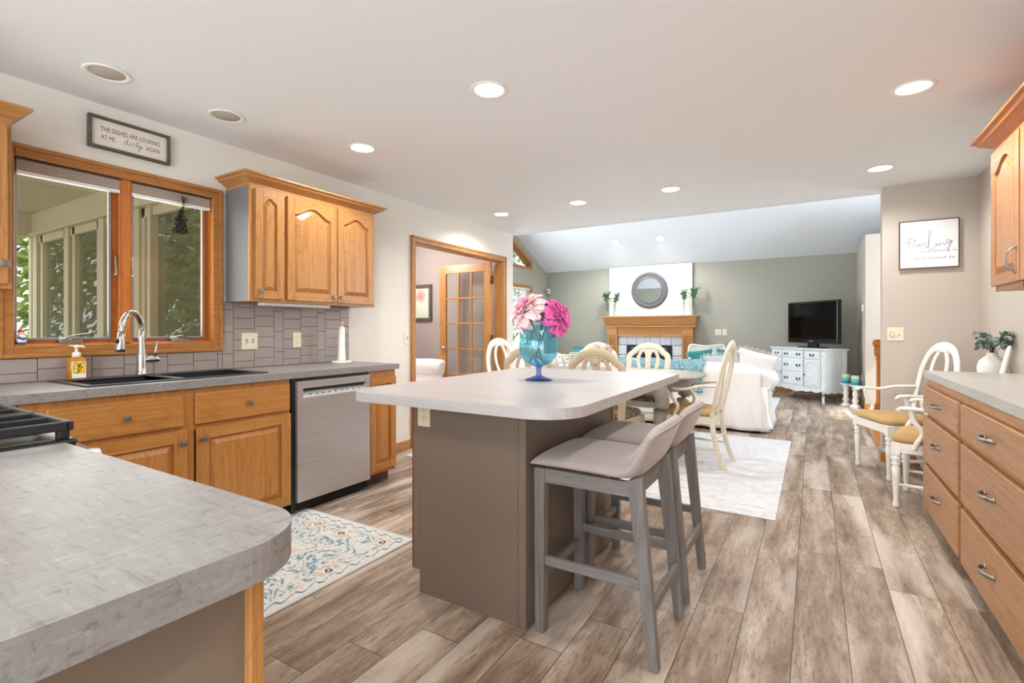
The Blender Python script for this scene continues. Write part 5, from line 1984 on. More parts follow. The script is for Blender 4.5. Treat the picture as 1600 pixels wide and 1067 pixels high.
def vp(r, d, z):
    p = Vector((vx, vy, 0)) + rtv * r + fwv * d
    return (p.x, p.y, z0 + z)


t, tp = peony('large pale pink peony at the left of the aqua vase', vp(-0.062, -0.02, 0.352), tuple((rtv * -0.75 + fwv * -0.45 + Vector((0, 0, 0.65)))), 0.098, (M['pinkmid'], M['pinkpale']), vp(-0.03, 0, 0.30), 4)
flower_stem(t, tp, [vp(-0.035, 0.0, 0.29), vp(0.0, 0.0, 0.2), vp(0.015, 0.01, 0.10)])
t, tp = peony('soft pink peony at the middle back of the aqua vase', vp(0.028, 0.035, 0.352), tuple((rtv * 0.1 + fwv * 0.2 + Vector((0, 0, 0.9)))), 0.075, (M['pinkmid'], M['pinkmid']), vp(0.02, 0.03, 0.30), 9)
flower_stem(t, tp, [vp(0.015, 0.01, 0.28), vp(0.0, 0.0, 0.18), vp(-0.02, 0.0, 0.09)])
t, tp = peony('magenta peony leaning over the right of the aqua vase', vp(0.090, -0.025, 0.318), tuple((rtv * 0.75 + fwv * -0.5 + Vector((0, 0, 0.35)))), 0.088, (M['magenta'], M['magenta']), vp(0.06, 0, 0.30), 14)
flower_stem(t, tp, [vp(0.045, -0.01, 0.29), vp(0.005, 0.0, 0.17), vp(-0.035, 0.005, 0.10)])
t = thing('leaf_sprig', 'small green leaves between the peonies in the aqua vase', 'leaves', vp(0.03, 0, 0.3))
lm = MB()
for (r, d, z, a) in ((0.03, -0.045, 0.315, 0.3), (0.015, -0.05, 0.300, 2.6), (0.045, -0.04, 0.300, -0.5)):
    o = rtv * math.cos(a) + Vector((0, 0, 1)) * math.sin(a) - fwv * 0.4
    petal(lm, vp(r, d, z), o, (0, 0, 1), 0.045, 0.013, 1.1, 0.2)
link('leaves', lm, M['leaf'], t, recalc=False)
flower_stem(t, vp(0.02, -0.04, 0.30), [vp(0.005, -0.01, 0.2), vp(0.0, 0.0, 0.11)])

# ================================================================== DINING TABLE
TCX, TCY, TA, TB_ = -1.68, 4.64, 0.85, 0.56


def superell(a, b, n=64, e=2.5):
    out = []
    for i in range(n):
        t = 2 * PI * i / n
        c, s_ = math.cos(t), math.sin(t)
        out.append((a * abs(c) ** (2 / e) * (1 if c >= 0 else -1), b * abs(s_) ** (2 / e) * (1 if s_ >= 0 else -1)))
    return out


dt = thing('dining_table', 'taupe oval dining table with cabriole legs beyond the island', 'table', (TCX, TCY, 0.007))
top = MB()
rings = [(0.0, 0.738), (0.012, 0.742), (0.016, 0.750), (0.008, 0.756), (-0.004, 0.760), (-0.06, 0.760)]
vs_ = []
for o, z in [(-0.05, 0.738)] + rings:
    vs_ += [(x, y, z) for x, y in superell(TA + o, TB_ + o)]
nn = 64
K = len(rings) + 1
fs = [tuple(range(nn)), tuple((K - 1) * nn + i for i in range(nn))]
for k in range(K - 1):
    for i in range(nn):
        j = (i + 1) % nn
        fs.append((k * nn + i, k * nn + j, (k + 1) * nn + j, (k + 1) * nn + i))
link('tabletop', top.add(vs_, fs), M['tabgrey'], dt, world=False)
ap = MB()
pts = superell(TA - 0.09, TB_ - 0.08, 96)
vs_ = []
for i, (x, y) in enumerate(pts):
    t = 2 * PI * i / 96
    zz = 0.645 + 0.022 * math.cos(8 * t) + 0.012 * math.cos(16 * t)
    vs_ += [(x, y, 0.738), (x, y, zz), (x * 0.97, y * 0.96, zz), (x * 0.97, y * 0.96, 0.738)]
fs = []
for i in range(96):
    j = (i + 1) % 96
    for k in range(3):
        fs.append((4 * i + k, 4 * i + k + 1, 4 * j + k + 1, 4 * j + k))
link('apron', ap.add(vs_, fs), M['tabgrey'], dt, world=False)
for sx_ in (-1, 1):
    for sy_ in (-1, 1):
        p = [(0.55, 0.39, 0.70), (0.585, 0.41, 0.64), (0.60, 0.42, 0.55), (0.575, 0.40, 0.40), (0.545, 0.385, 0.22), (0.55, 0.39, 0.08), (0.575, 0.405, 0.03), (0.575, 0.405, 0.0)]
        pth = smoothpath([(a * sx_, b * sy_, c) for a, b, c in p], 4)
        n_ = len(pth)
        rr = [0.052 * (1 - i / n_) ** 0.8 + 0.020 + (0.012 if i > n_ - 6 else 0) for i in range(n_)]
        link('leg', MB().sweep(pth, rr, n=12), M['tabgrey'], dt, world=False)

# centrepiece: white low pot of pink hyacinths on the table
hp_ = thing('hyacinth_planter', 'pink hyacinths in a low white planter on the dining table', 'plant', (-1.74, 4.55, 0.767))
link('planter', MB().lathe([(0.07, 0), (0.085, 0.02), (0.095, 0.09), (0.088, 0.09), (0.08, 0.08)], n=28), M['white'], hp_, world=False)
rnd = random.Random(5)
lm, fl = MB(), MB()
for k in range(7):
    a = 2 * PI * k / 7
    r = rnd.uniform(0.03, 0.1)
    x, y = r * math.cos(a), r * math.sin(a)
    h = rnd.uniform(0.20, 0.27)
    for q in range(34):
        zz = rnd.uniform(h - 0.09, h)
        b = rnd.uniform(0, 2 * PI)
        fl.ball((x + 0.014 * math.cos(b), y + 0.014 * math.sin(b), zz), 0.007, 0.007, 0.006, 6, 4)
    for q in range(3):
        b = rnd.uniform(0, 2 * PI)
        lm.sweep([(x, y, 0.07), (x + 0.02 * math.cos(b), y + 0.02 * math.sin(b), h * 0.6), (x + 0.05 * math.cos(b), y + 0.05 * math.sin(b), h * rnd.uniform(0.9, 1.15))], [0.006, 0.008, 0.001], [0.002, 0.002, 0.001], n=6)
link('leaves', lm, plain('fresh_green_blade', srgb(120, 160, 70), 0.5), hp_, world=False)
link('flower_spikes', fl, plain('lilac_pink_flower', srgb(226, 178, 206), 0.6), hp_, world=False)


# ================================================================== CHAIRS (local: seat faces +y, back at -y)
def chair(label, style='oval', arms=False, mat='cream', seat='gold', front='turned', group=None, pad=0.0, hw=0.215):
    t = thing('dining_armchair' if arms else 'dining_chair', label, 'chair', (0, 0, 0), 0, group)
    m_ = M[mat]
    L = lambda name, mb, mt=m_, par=t, **k: link(name, mb, mt, par, world=False, **k)
    SH = 0.43
    yb, yf = -0.20, 0.22
    wf, wb = hw + 0.02, hw - 0.03
    # seat rails
    fr = MB()
    ring = [(-wf, yf), (wf, yf), (wb + 0.005, yb), (-wb - 0.005, yb)]
    fr.prism(ring, lambda a, b, d: (a, b, d), SH - 0.065, SH - 0.002)
    L('seat_frame', fr, bevel=0.006)
    # cushion
    cu = MB()
    rings_ = [(0.975, SH - 0.002), (1.03, SH + 0.012), (1.03, SH + 0.03), (0.95, SH + 0.050), (0.72, SH + 0.062), (0.35, SH + 0.066)]
    nn_ = 40
    vs_ = []
    for k, z in rings_:
        for i in range(nn_):
            a = 2 * PI * i / nn_
            c, s_ = math.cos(a), math.sin(a)
            e = 2 / 6.0
            x = abs(c) ** e * (1 if c >= 0 else -1)
            y = abs(s_) ** e * (1 if s_ >= 0 else -1)
            wv = lerp(wb, wf, (y + 1) / 2)
            vs_.append((x * wv * k, lerp(yb + 0.01, yf, 0.5) + y * (yf - yb) / 2 * k, z))
    fs = [tuple(range(nn_))[::-1], tuple((len(rings_) - 1) * nn_ + i for i in range(nn_))]
    for k in range(len(rings_) - 1):
        for i in range(nn_):
            j = (i + 1) % nn_
            fs.append((k * nn_ + i, k * nn_ + j, (k + 1) * nn_ + j, (k + 1) * nn_ + i))
    cu.add(vs_, fs, True)
    L('seat', cu, M[seat])
    # front legs
    for s_ in (-1, 1):
        x = s_ * (wf - 0.022)
        y = yf - 0.022
        if front == 'turned':
            mb = MB().lathe([(0.012, 0.0), (0.018, 0.01), (0.020, 0.03), (0.013, 0.045), (0.017, 0.052), (0.014, 0.06), (0.016, 0.10), (0.021, 0.20), (0.024, 0.265), (0.017, 0.275), (0.025, 0.285), (0.025, 0.295),
                             (0.017, 0.302), (0.026, 0.315), (0.027, 0.335), (0.018, 0.345), (0.018, 0.35)], (x, y, 0), n=18)
            mb.box(x - 0.024, x + 0.024, y - 0.024, y + 0.024, 0.35, SH - 0.004)
        else:
            p = [(x - s_ * 0.0, y, SH - 0.01), (x + s_ * 0.012, y + 0.014, SH - 0.10), (x + s_ * 0.004, y + 0.008, 0.20), (x - s_ * 0.006, y - 0.004, 0.08), (x + s_ * 0.010, y + 0.014, 0.018), (x + s_ * 0.01, y + 0.014, 0.0)]
            pth = smoothpath(p, 4)
            mb = MB().sweep(pth, [max(0.014, 0.034 * (1 - i / len(pth)) + 0.004) + (0.008 if i > len(pth) - 5 else 0) for i in range(len(pth))], n=10)
        L('leg', mb)
    # back frame: rear legs continue into the uprights
    rake = lambda z: yb - 0.005 - max(0, z - SH) * 0.20 - (max(0, SH - z) ** 2) * 0.55
    for s_ in (-1, 1):
        p = [(s_ * (wb - 0.01), rake(z), z) for z in (0.0, 0.08, 0.18, 0.30, SH, SH + 0.04)]
        L('leg', MB().sweep(smoothpath(p, 3), 0.017, 0.019, up=(0, 1, 0), n=4, square=True), bevel=0.004)
    if style == 'oval':
        W_, TOP = 0.205, 1.05
        prof_ = [(wb - 0.01, SH), (wb + 0.008, SH + 0.14), (W_, SH + 0.29), (W_ - 0.008, SH + 0.42), (W_ - 0.055, SH + 0.535), (W_ - 0.12, TOP - 0.032), (0.0, TOP - 0.018)]
        rb_ = [0.022, 0.020, 0.021, 0.022, 0.024, 0.030, 0.036]
    else:
        W_, TOP = 0.225, 1.0
        prof_ = [(wb - 0.005, SH), (wb + 0.015, SH + 0.16), (W_ - 0.01, SH + 0.32), (W_ - 0.012, SH + 0.43), (W_ - 0.06, SH + 0.475), (W_ - 0.12, SH + 0.525), (0.0, TOP - 0.02)]
        rb_ = [0.022, 0.022, 0.023, 0.024, 0.024, 0.027, 0.030]
    right = smoothpath([(x, rake(z), z) for x, z in prof_], 6)
    left = [Vector((-p.x, p.y, p.z)) for p in reversed(right[:-1])]
    pth = right + left
    # radii in plane
    rb_ = [q * (1.22 if style == 'oval' else 1.35) for q in rb_]
    rr = []
    kk = len(right)
    for i in range(kk):
        f = i / (kk - 1) * (len(rb_) - 1)
        a = int(f)
        rr.append(lerp(rb_[a], rb_[min(a + 1, len(rb_) - 1)], f - a))
    rr = rr + rr[:-1][::-1]
    bk = MB().sweep(pth, rr, 0.014, up=(0, 1, 0.2), n=10)
    bf = L('back_frame', bk)
    # splat: two crossing loops joined to the crest
    for s_ in (-1, 1):
        if style == 'oval':
            q = [(s_ * 0.035, SH + 0.01), (s_ * 0.020, SH + 0.10), (s_ * 0.032, SH + 0.22), (s_ * 0.078, SH + 0.37), (s_ * 0.075, SH + 0.48), (s_ * 0.035, TOP - 0.05)]
            q2 = [(s_ * 0.004, SH + 0.02), (s_ * 0.010, SH + 0.15), (s_ * 0.012, SH + 0.3), (s_ * 0.022, SH + 0.45), (s_ * 0.03, TOP - 0.05)]
            paths = [q] if not pad else [q, q2]
        else:
            q = [(s_ * 0.03, SH + 0.01), (s_ * 0.030, SH + 0.15), (s_ * 0.095, SH + 0.30), (s_ * 0.110, SH + 0.41), (s_ * 0.070, SH + 0.495), (s_ * 0.022, SH + 0.47), (s_ * 0.010, SH + 0.36), (s_ * 0.022, SH + 0.22), (s_ * 0.012, SH + 0.05)]
            paths = [q]
        for q in paths:
            L('splat', MB().sweep(smoothpath([(x, rake(z), z) for x, z in q], 5), 0.019, 0.010, up=(0, 1, 0.2), n=8), m_, bf)
    if style != 'oval':
        cq = MB().sweep(smoothpath([(x, rake(z) - 0.002, z) for x, z in ((-0.075, SH + 0.50), (0, SH + 0.515), (0.075, SH + 0.50))], 4), 0.016, 0.009, up=(0, 1, 0.2))
        cq.ball((0, rake(SH + 0.48) - 0.006, SH + 0.48), 0.028, 0.010, 0.035)
        L('splat_crest', cq, m_, bf)
    else:
        L('splat_crest', MB().sweep([(-0.06, rake(TOP - 0.06), TOP - 0.058), (0, rake(TOP - 0.05), TOP - 0.048), (0.06, rake(TOP - 0.06), TOP - 0.058)], 0.018, 0.011, up=(0, 1, 0.2)), m_, bf)
    # stretchers
    zs = 0.135
    for s_ in (-1, 1):
        L('side_stretcher', MB().sweep([(s_ * (wf - 0.022), yf - 0.022, zs + 0.02), (s_ * (wf - 0.03), 0.0, zs + 0.02), (s_ * (wb - 0.01), rake(zs), zs + 0.02)], [0.008, 0.013, 0.008], n=10))
    L('cross_stretcher', MB().sweep([(-(wf - 0.03), 0.02, zs + 0.02), (0, 0.02, zs + 0.02), (wf - 0.03, 0.02, zs + 0.02)], [0.007, 0.012, 0.007], n=10))
    L('rear_stretcher', MB().sweep([(-(wb - 0.01), rake(0.24), 0.24), (wb - 0.01, rake(0.24), 0.24)], 0.009, n=8))
    if arms:
        for s_ in (-1, 1):
            za = SH + 0.235
            p = smoothpath([(s_ * (wb + 0.012), rake(za + 0.02) + 0.005, za + 0.025), (s_ * (wb + 0.045), -0.12, za + 0.022), (s_ * (wf + 0.03), 0.0, za - 0.005), (s_ * (wf + 0.045), 0.10, za), (s_ * (wf + 0.04), 0.165, za - 0.005), (s_ * (wf + 0.036), 0.175, za - 0.025)], 5)
            ar = L('arm', MB().sweep(p, [0.017] + [0.021] * (len(p) - 3) + [0.024, 0.016], 0.013, n=10))
            sp = smoothpath([(s_ * (wf + 0.032), 0.115, za - 0.008), (s_ * (wf + 0.034), 0.10, za - 0.08), (s_ * (wf + 0.026), 0.055, za - 0.15), (s_ * (wf + 0.014), 0.085, za - 0.22), (s_ * (wf + 0.002), 0.10, SH - 0.03)], 5)
            L('arm_support', MB().sweep(sp, [0.014 + 0.010 * (i / len(sp)) for i in range(len(sp))], 0.015, up=(0, 1, 0), n=8), m_, ar)
    return t


def place(t, x, y, ang, z=0.0, h=None):
    """ang: direction the seat faces, degrees from +x"""
    t.location = (x, y, z)
    t.rotation_euler = (0, 0, R(ang - 90))
    if h:
        t.scale = (h, h, h)
    return t


RZ = 0.007
place(chair('cream armchair with gold seat at the right end of the dining table', 'oval', True, 'cream', 'gold', 'cab'), -0.915, 4.63, 176, RZ)
place(chair('beige dining chair on the near side of the table, right of the aqua vase', 'shield', False, 'beige', 'scroll', 'cab', 'beige shield-back dining chairs'), -1.500, 4.085, 90, RZ)
place(chair('beige dining chair on the near side of the table, directly behind the aqua vase', 'shield', False, 'beige', 'scroll', 'cab', 'beige shield-back dining chairs'), -2.13, 4.085, 90, RZ)
place(chair('cream shield-back chair on the far table side, before the fireplace insert', 'shield', False, 'cream', 'scroll', 'cab', 'cream dining chairs on the far side'), -1.58, 5.28, 270, RZ)
place(chair('cream shield-back chair on the far table side, behind the pink hyacinths', 'shield', False, 'cream', 'scroll', 'cab', 'cream dining chairs on the far side'), -2.17, 5.24, 270, RZ)
place(chair('white oval-back chair at the left end of the dining table, near the doorway', 'oval', False, 'offwhite', 'gold', 'cab'), -2.61, 4.50, -12, RZ)
place(chair('white armchair with gold seat by the framed print wall, farther from the camera', 'oval', True, 'offwhite', 'gold', 'turned', 'white armchairs beside the drawer cabinet', hw=0.225), 0.60, 5.08, 203)
place(chair('white armchair with gold seat next to the end of the drawer cabinet', 'oval', True, 'offwhite', 'gold', 'turned', 'white armchairs beside the drawer cabinet', hw=0.225), 0.715, 4.285, 166)

# ---- side table with jug of foliage in the corner behind the drawer cabinet
tt = thing('corner_stand', 'small white stand in the corner, hidden behind the drawer cabinet, under the white jug', 'table', (1.02, 4.70, 0))
link('top', MB().box(0.90, 1.14, 4.55, 4.86, 0.76, 0.785), M['white'], tt, bevel=0.004)
for x in (0.92, 1.12):
    for y in (4.57, 4.84):
        link('leg', MB().box(x - 0.013, x + 0.013, y - 0.013, y + 0.013, 0, 0.76), M['white'], tt)
jx, jy, jz = 1.06, 4.66, 0.786
jg = thing('white_jug', 'white ceramic jug of dusty green leaves behind the far armchair corner of the right worktop', 'vase', (jx, jy, jz))
link('jug_body', MB().lathe([(0.045, 0), (0.062, 0.02), (0.076, 0.07), (0.078, 0.13), (0.066, 0.17), (0.040, 0.195), (0.029, 0.208), (0.032, 0.226), (0.028, 0.226), (0.024, 0.20)], n=28), M['offwhite'], jg, world=False)
rnd = random.Random(8)
fo = thing('foliage_bunch', 'dusty green leaf bunch standing in the white ceramic jug', 'plant', (jx, jy, jz + 0.19))
lm, st_ = MB(), MB()
for k in range(12):
    a = 2 * PI * k / 12 + rnd.uniform(-0.2, 0.2)
    r = rnd.uniform(0.04, 0.10)
    tip = Vector((r * math.cos(a), r * math.sin(a), rnd.uniform(0.08, 0.17)))
    st_.sweep([(0, 0, 0.0), (tip.x * 0.35, tip.y * 0.35, tip.z * 0.7), tuple(tip)], 0.002, n=5)
    for q in range(5):
        b = a + rnd.uniform(-1.2, 1.2)
        petal(lm, tuple(tip * (0.6 + 0.1 * q)), (math.cos(b), math.sin(b), 0), (0, 0, 1), rnd.uniform(0.05, 0.075), 0.022, rnd.uniform(1.0, 1.8), 0.15)
link('leaves', lm, M['dusty'], fo, world=False, recalc=False)
link('stems', st_, M['stem'], fo, world=False)

# ================================================================== STAIR NEWEL
nw = thing('newel_post', 'oak newel post standing past the end of the framed print wall', 'newel post', (0.655, 7.12, 0.022))
mb = MB()
x, y = 0.655, 7.12
link('base_block', MB().box(x - 0.045, x + 0.045, y - 0.045, y + 0.045, 0.022, 0.30), M['oakr'], nw, bevel=0.004)
link('shaft', MB().lathe([(0.044, 0.30), (0.036, 0.32), (0.028, 0.36), (0.026, 0.60), (0.026, 0.80), (0.034, 0.83), (0.030, 0.85), (0.042, 0.87)], (x, y, 0), n=20), M['oakr'], nw)
link('cap', MB().box(x - 0.045, x + 0.045, y - 0.045, y + 0.045, 0.87, 0.98).box(x - 0.058, x + 0.058, y - 0.058, y + 0.058, 0.98, 1.03).box(x - 0.048, x + 0.048, y - 0.048, y + 0.048, 1.03, 1.055), M['oakr'], nw, bevel=0.006)
rl = thing('stair_handrail', 'oak handrail and spindles running back from the newel post', 'railing', (0.67, 7.6, 0.022))
link('rail', MB().sweep([(0.705, 7.12, 0.93), (2.48, 7.12, 0.93)], 0.028, 0.022), M['oakr'], rl)
for i in range(12):
    link('baluster', MB().sweep([(0.83 + i * 0.14, 7.12, 0.02), (0.83 + i * 0.14, 7.12, 0.92)], 0.012), M['oakr'], rl)
link('base_plate', MB().box(0.705, 2.48, 7.07, 7.17, 0.0005, 0.022), M['oakr'], rl)

# ================================================================== LIVING ROOM
YF = 10.62
# shiplap panel over the fireplace
ship = MB()
for i in range(9):
    z0_, z1_ = 1.44 + i * 0.124, 1.44 + (i + 1) * 0.124 - 0.003
    if z0_ < 2.51:
        ship.box(-3.86, -2.095, YF - 0.055, YF - 0.001, z0_, min(z1_, 2.53))
ship.box(-3.86, -2.095, YF - 0.05, YF - 0.001, 1.44, 2.53)
tag(link('shiplap_panel', ship, M['white'], None, bevel=0.0015), 'white shiplap panel above the fireplace, up to the sloped ceiling', 'wall panel')
mt = thing('fireplace_mantel', 'oak fireplace surround with fluted pilasters and mantel shelf', 'fireplace', (-2.98, YF, 0))
sh_ = MB().box(-3.94, -1.955, 10.30, YF - 0.001, 1.425, 1.452)
link('shelf', sh_, M['oak_x'], mt, bevel=0.004)
fz = MB()
fz.hexa([(-3.88, 10.40, 1.25), (-2.015, 10.40, 1.25), (-2.015, YF - 0.001, 1.25), (-3.88, YF - 0.001, 1.25)],
        [(-3.92, 10.33, 1.425), (-1.975, 10.33, 1.425), (-1.975, YF - 0.001, 1.425), (-3.92, YF - 0.001, 1.425)])
fz.box(-3.91, -1.985, 10.375, YF - 0.001, 1.215, 1.25)
link('cornice', fz, M['oak_x'], mt, bevel=0.003)
link('frieze', MB().box(-3.84, -2.055, 10.43, YF - 0.001, 1.05, 1.215).box(-3.63, -2.28, 10.42, 10.43, 1.02, 1.055), M['oak_x'], mt, bevel=0.003)
for x0, x1 in ((-3.855, -3.635), (-2.275, -2.055)):
    pl_ = MB().box(x0, x1, 10.415, YF - 0.001, 0.0, 1.04)
    for k in range(4):
        xx = x0 + 0.035 + k * 0.043
        pl_.box(xx, xx + 0.020, 10.392, 10.416, 0.16, 0.99)
    pl_.box(x0 - 0.01, x1 + 0.01, 10.398, 10.415, 0, 0.15)
    link('pilaster', pl_, M['oak'], mt, bevel=0.002)
    link('corner_block', MB().box(x0 - 0.004, x1 + 0.004, 10.398, 10.43, 1.04, 1.215), M['oak_x'], mt, bevel=0.003)
tl2, tg = MB(), MB().box(-3.635, -2.275, 10.50, YF - 0.001, 0.0, 1.05)
xs = [-3.63, -3.435, -3.235, -3.04, -2.94, -2.73, -2.50, -2.28]
for i in range(7):
    for z0_, z1_ in ((0.84, 1.045), (0.63, 0.835), (0.42, 0.625), (0.21, 0.415), (0.0, 0.205)):
        if z1_ < 0.84 and -3.44 < (xs[i] + xs[i + 1]) / 2 < -2.49:
            continue
        tl2.box(xs[i] + 0.004, xs[i + 1] - 0.004, 10.488, 10.501, z0_ + 0.004, z1_ - 0.004)
link('tile_grout', tg, M['grout'], mt)
link('tiles', tl2, M['ftile'], mt, bevel=0.002)
fi = thing('fireplace_insert', 'black electric fireplace insert with glowing flames', 'fireplace insert', (-2.96, 10.49, 0.1))
link('frame', MB().box(-3.435, -3.36, 10.465, 10.50, 0.02, 0.835).box(-2.55, -2.48, 10.465, 10.50, 0.02, 0.835).box(-3.36, -2.55, 10.465, 10.50, 0.72, 0.835).box(-3.36, -2.55, 10.465, 10.50, 0.02, 0.14).box(-3.36, -2.55, 10.475, 10.50, 0.14, 0.72), M['black'], fi, bevel=0.003)
link('louvre', MB().box(-3.33, -2.58, 10.455, 10.466, 0.775, 0.79).box(-3.33, -2.58, 10.455, 10.466, 0.745, 0.757), M['alu'], fi)
rnd = random.Random(2)
for k in range(7):
    x = -3.22 + k * 0.095 + rnd.uniform(-0.02, 0.02)
    h = rnd.uniform(0.08, 0.20)
    link('flame', MB().sweep(smoothpath([(x, 10.468, 0.42), (x + 0.015, 10.468, 0.42 + h * 0.4), (x - 0.01, 10.468, 0.42 + h)], 4), [0.03, 0.032, 0.03, 0.026, 0.022, 0.018, 0.013, 0.008, 0.001], 0.004), M['fire'], fi)
link('logs', MB().sweep([(-3.3, 10.467, 0.40), (-2.6, 10.467, 0.415)], 0.03, 0.008), plain('charred_log', srgb(70, 44, 34), 0.9), fi)

# round mirror
mr = thing('round_mirror', 'round mirror in a charcoal moulded frame on the white shiplap', 'mirror', (-2.972, YF - 0.055, 2.0))
mb = MB()
prf = [(0.255, -0.022), (0.268, -0.034), (0.285, -0.030), (0.292, -0.024), (0.315, -0.030), (0.345, -0.046), (0.372, -0.040), (0.387, -0.022), (0.388, -0.002), (0.255, -0.002)]
mb.lathe(prf, (0, 0, 0), n=64, ax='y')
fm_ = link('frame', mb, M['frameg'], mr, world=False)
link('mirror_glass', MB().lathe([(0.0001, -0.024), (0.258, -0.024), (0.258, -0.012), (0.0001, -0.012)], n=64, ax='y', smooth=False), M['mirror'], mr, world=False)


# bottles with sprigs
def bottle(x, y, label, label2, h, seed, lean):
    rnd = random.Random(seed)
    t = thing('glass_bottle', label, 'bottle', (x, y, 1.452), 0, 'clear bottles on the mantel')
    link('glass', MB().lathe([(0.0001, 0.001), (0.046, 0.001), (0.048, 0.01), (0.048, h * 0.55), (0.040, h * 0.68), (0.028, h * 0.78), (0.028, h * 0.92), (0.034, h), (0.030, h), (0.024, h * 0.9)], n=24), M['clear'], t, world=False)
    s_ = thing('leaf_sprig', label2, 'plant', (x, y, 1.46), 0, 'leaf sprigs on the mantel')
    st__, lm_, bd_ = MB(), MB(), MB()
    for q in range(3):
        a = rnd.uniform(0, 2 * PI)
        tip = Vector((0.10 * math.cos(a) + lean * 0.08, 0.05 * math.sin(a) - 0.03, h + rnd.uniform(0.14, 0.24)))
        st__.sweep([(0, 0, 0.01), (tip.x * 0.1, tip.y * 0.1, h * 0.9), (tip.x * 0.6, tip.y * 0.6, h + 0.08), tuple(tip)], 0.003, n=5)
        for k in range(9):
            f = 0.25 + 0.75 * k / 8
            c = (tip.x * f, tip.y * f, lerp(h * 0.95, tip.z, f))
            b = rnd.uniform(0, 2 * PI)
            petal(lm_, c, (math.cos(b), 0.6 * math.sin(b), 0.2), (0, 0, 1), rnd.uniform(0.07, 0.11), 0.030, rnd.uniform(0.7, 1.7), 0.15)
        bd_.ball((tip.x + rnd.uniform(-.05, .05), tip.y - 0.02, h + rnd.uniform(0.02, 0.1)), 0.014, 0.014, 0.014, 8, 6)
    link('stems', st__, M['stem'], s_, world=False)
    link('leaves', lm_, M['leafpale'], s_, world=False, recalc=False)
    link('white_buds', bd_, M['white'], s_, world=False)


bottle(-3.862, 10.42, 'outermost glass bottle at the left end of the mantel', 'tall green sprig in the outermost left mantel bottle', 0.27, 1, -0.3)
bottle(-3.69, 10.42, 'second glass bottle from the left on the mantel', 'low sprig with white buds in the second mantel bottle from the left', 0.25, 2, 0.3)
bottle(-2.235, 10.42, 'inner glass bottle at the right side of the mantel', 'sprig in the inner bottle at the right of the mirror', 0.27, 3, -0.4)
bottle(-2.06, 10.42, 'outermost glass bottle at the right end of the mantel', 'tall sprig in the outermost right mantel bottle', 0.30, 4, 0.2)

FFW = fmap('y', YF, -1)
plate('light_switch', 'ivory double plate on the far wall, nearest the fireplace', 'light switch', FFW, -1.615, 1.115, 'switch', 2)
plate('light_switch', 'ivory single plate on the far wall, right of the double plate', 'light switch', FFW, -1.495, 1.115, 'switch', 1)
tmm = thing('motion_sensor', 'small white motion sensor in the far left corner under the sloped ceiling', 'sensor', (GX1 + 0.08, YF - 0.08, 2.0))
link('housing', MB().box(GX1 + 0.03, GX1 + 0.12, YF - 0.10, YF - 0.03, 2.02, 2.13), M['white'], tmm, bevel=0.012, seg=3)
link('lens_window', MB().box(GX1 + 0.045, GX1 + 0.105, YF - 0.106, YF - 0.099, 2.05, 2.09), M['alu'], tmm)
link('bracket', MB().box(GX1, GX1 + 0.05, YF - 0.045, YF, 2.05, 2.10), M['slot'], tmm)
th = thing('thermostat', 'small white thermostat on the side of the far right wall corner', 'thermostat', (0.66, 9.1, 1.45))
link('housing', MB().box(0.632, 0.66, 9.03, 9.17, 1.44, 1.55), M['white'], th, bevel=0.008)
link('dial', MB().lathe([(0.02, -0.0), (0.02, -0.006)], (0.632, 9.1, 1.495), ax='x'), M['ivory'], th)

# dresser (local: front faces -y)
DW, DH, DD = 1.22, 0.86, 0.44
ang = math.atan2(9.166 - 10.107, 0.14 + 0.642)
dr_ = thing('dresser', 'white distressed sideboard with dark pulls and scalloped skirt under the television', 'sideboard', (-0.055, 9.845, 0), ang)
cx2 = Vector((math.cos(ang), math.sin(ang), 0))
mid_front = Vector(((0.14 - 0.642) / 2, (9.166 + 10.107) / 2, 0))
nrm = Vector((-math.sin(ang), math.cos(ang), 0))
dr_.location = mid_front + nrm * (DD / 2)
M['distress'] = plain('distressed_white_dresser', srgb(222, 228, 230), 0.45, var=0.05, vscale=14)
M['edge'] = plain('worn_grey_edge', srgb(120, 116, 110), 0.7)
D = lambda name, mb, mt=None, par=dr_, **k: link(name, mb, mt or M['distress'], par, world=False, **k)
hwd = DW / 2
yf_ = -DD / 2
D('carcass', MB().box(-hwd + 0.02, hwd - 0.02, yf_ + 0.02, -yf_, 0.20, DH - 0.022), bevel=0.003)
D('top', MB().box(-hwd - 0.015, hwd + 0.015, yf_ - 0.02, -yf_ + 0.005, DH - 0.022, DH), bevel=0.006, seg=3)
FDr = fmap('y', yf_ + 0.02, -1)


def bail(parent, a, b, s=0.035):
    mb = MB()
    mb.ball((a - s, yf_ - 0.004, b), 0.016, 0.006, 0.018, 8, 6)
    mb.ball((a + s, yf_ - 0.004, b), 0.016, 0.006, 0.018, 8, 6)
    mb.sweep(smoothpath([(a - s, yf_ - 0.008, b), (a - s * 0.6, yf_ - 0.022, b - 0.022), (a, yf_ - 0.026, b - 0.012), (a + s * 0.6, yf_ - 0.022, b - 0.022), (a + s, yf_ - 0.008, b)], 4), 0.0045, n=6)
    return D('pull', mb, M['black'], parent)


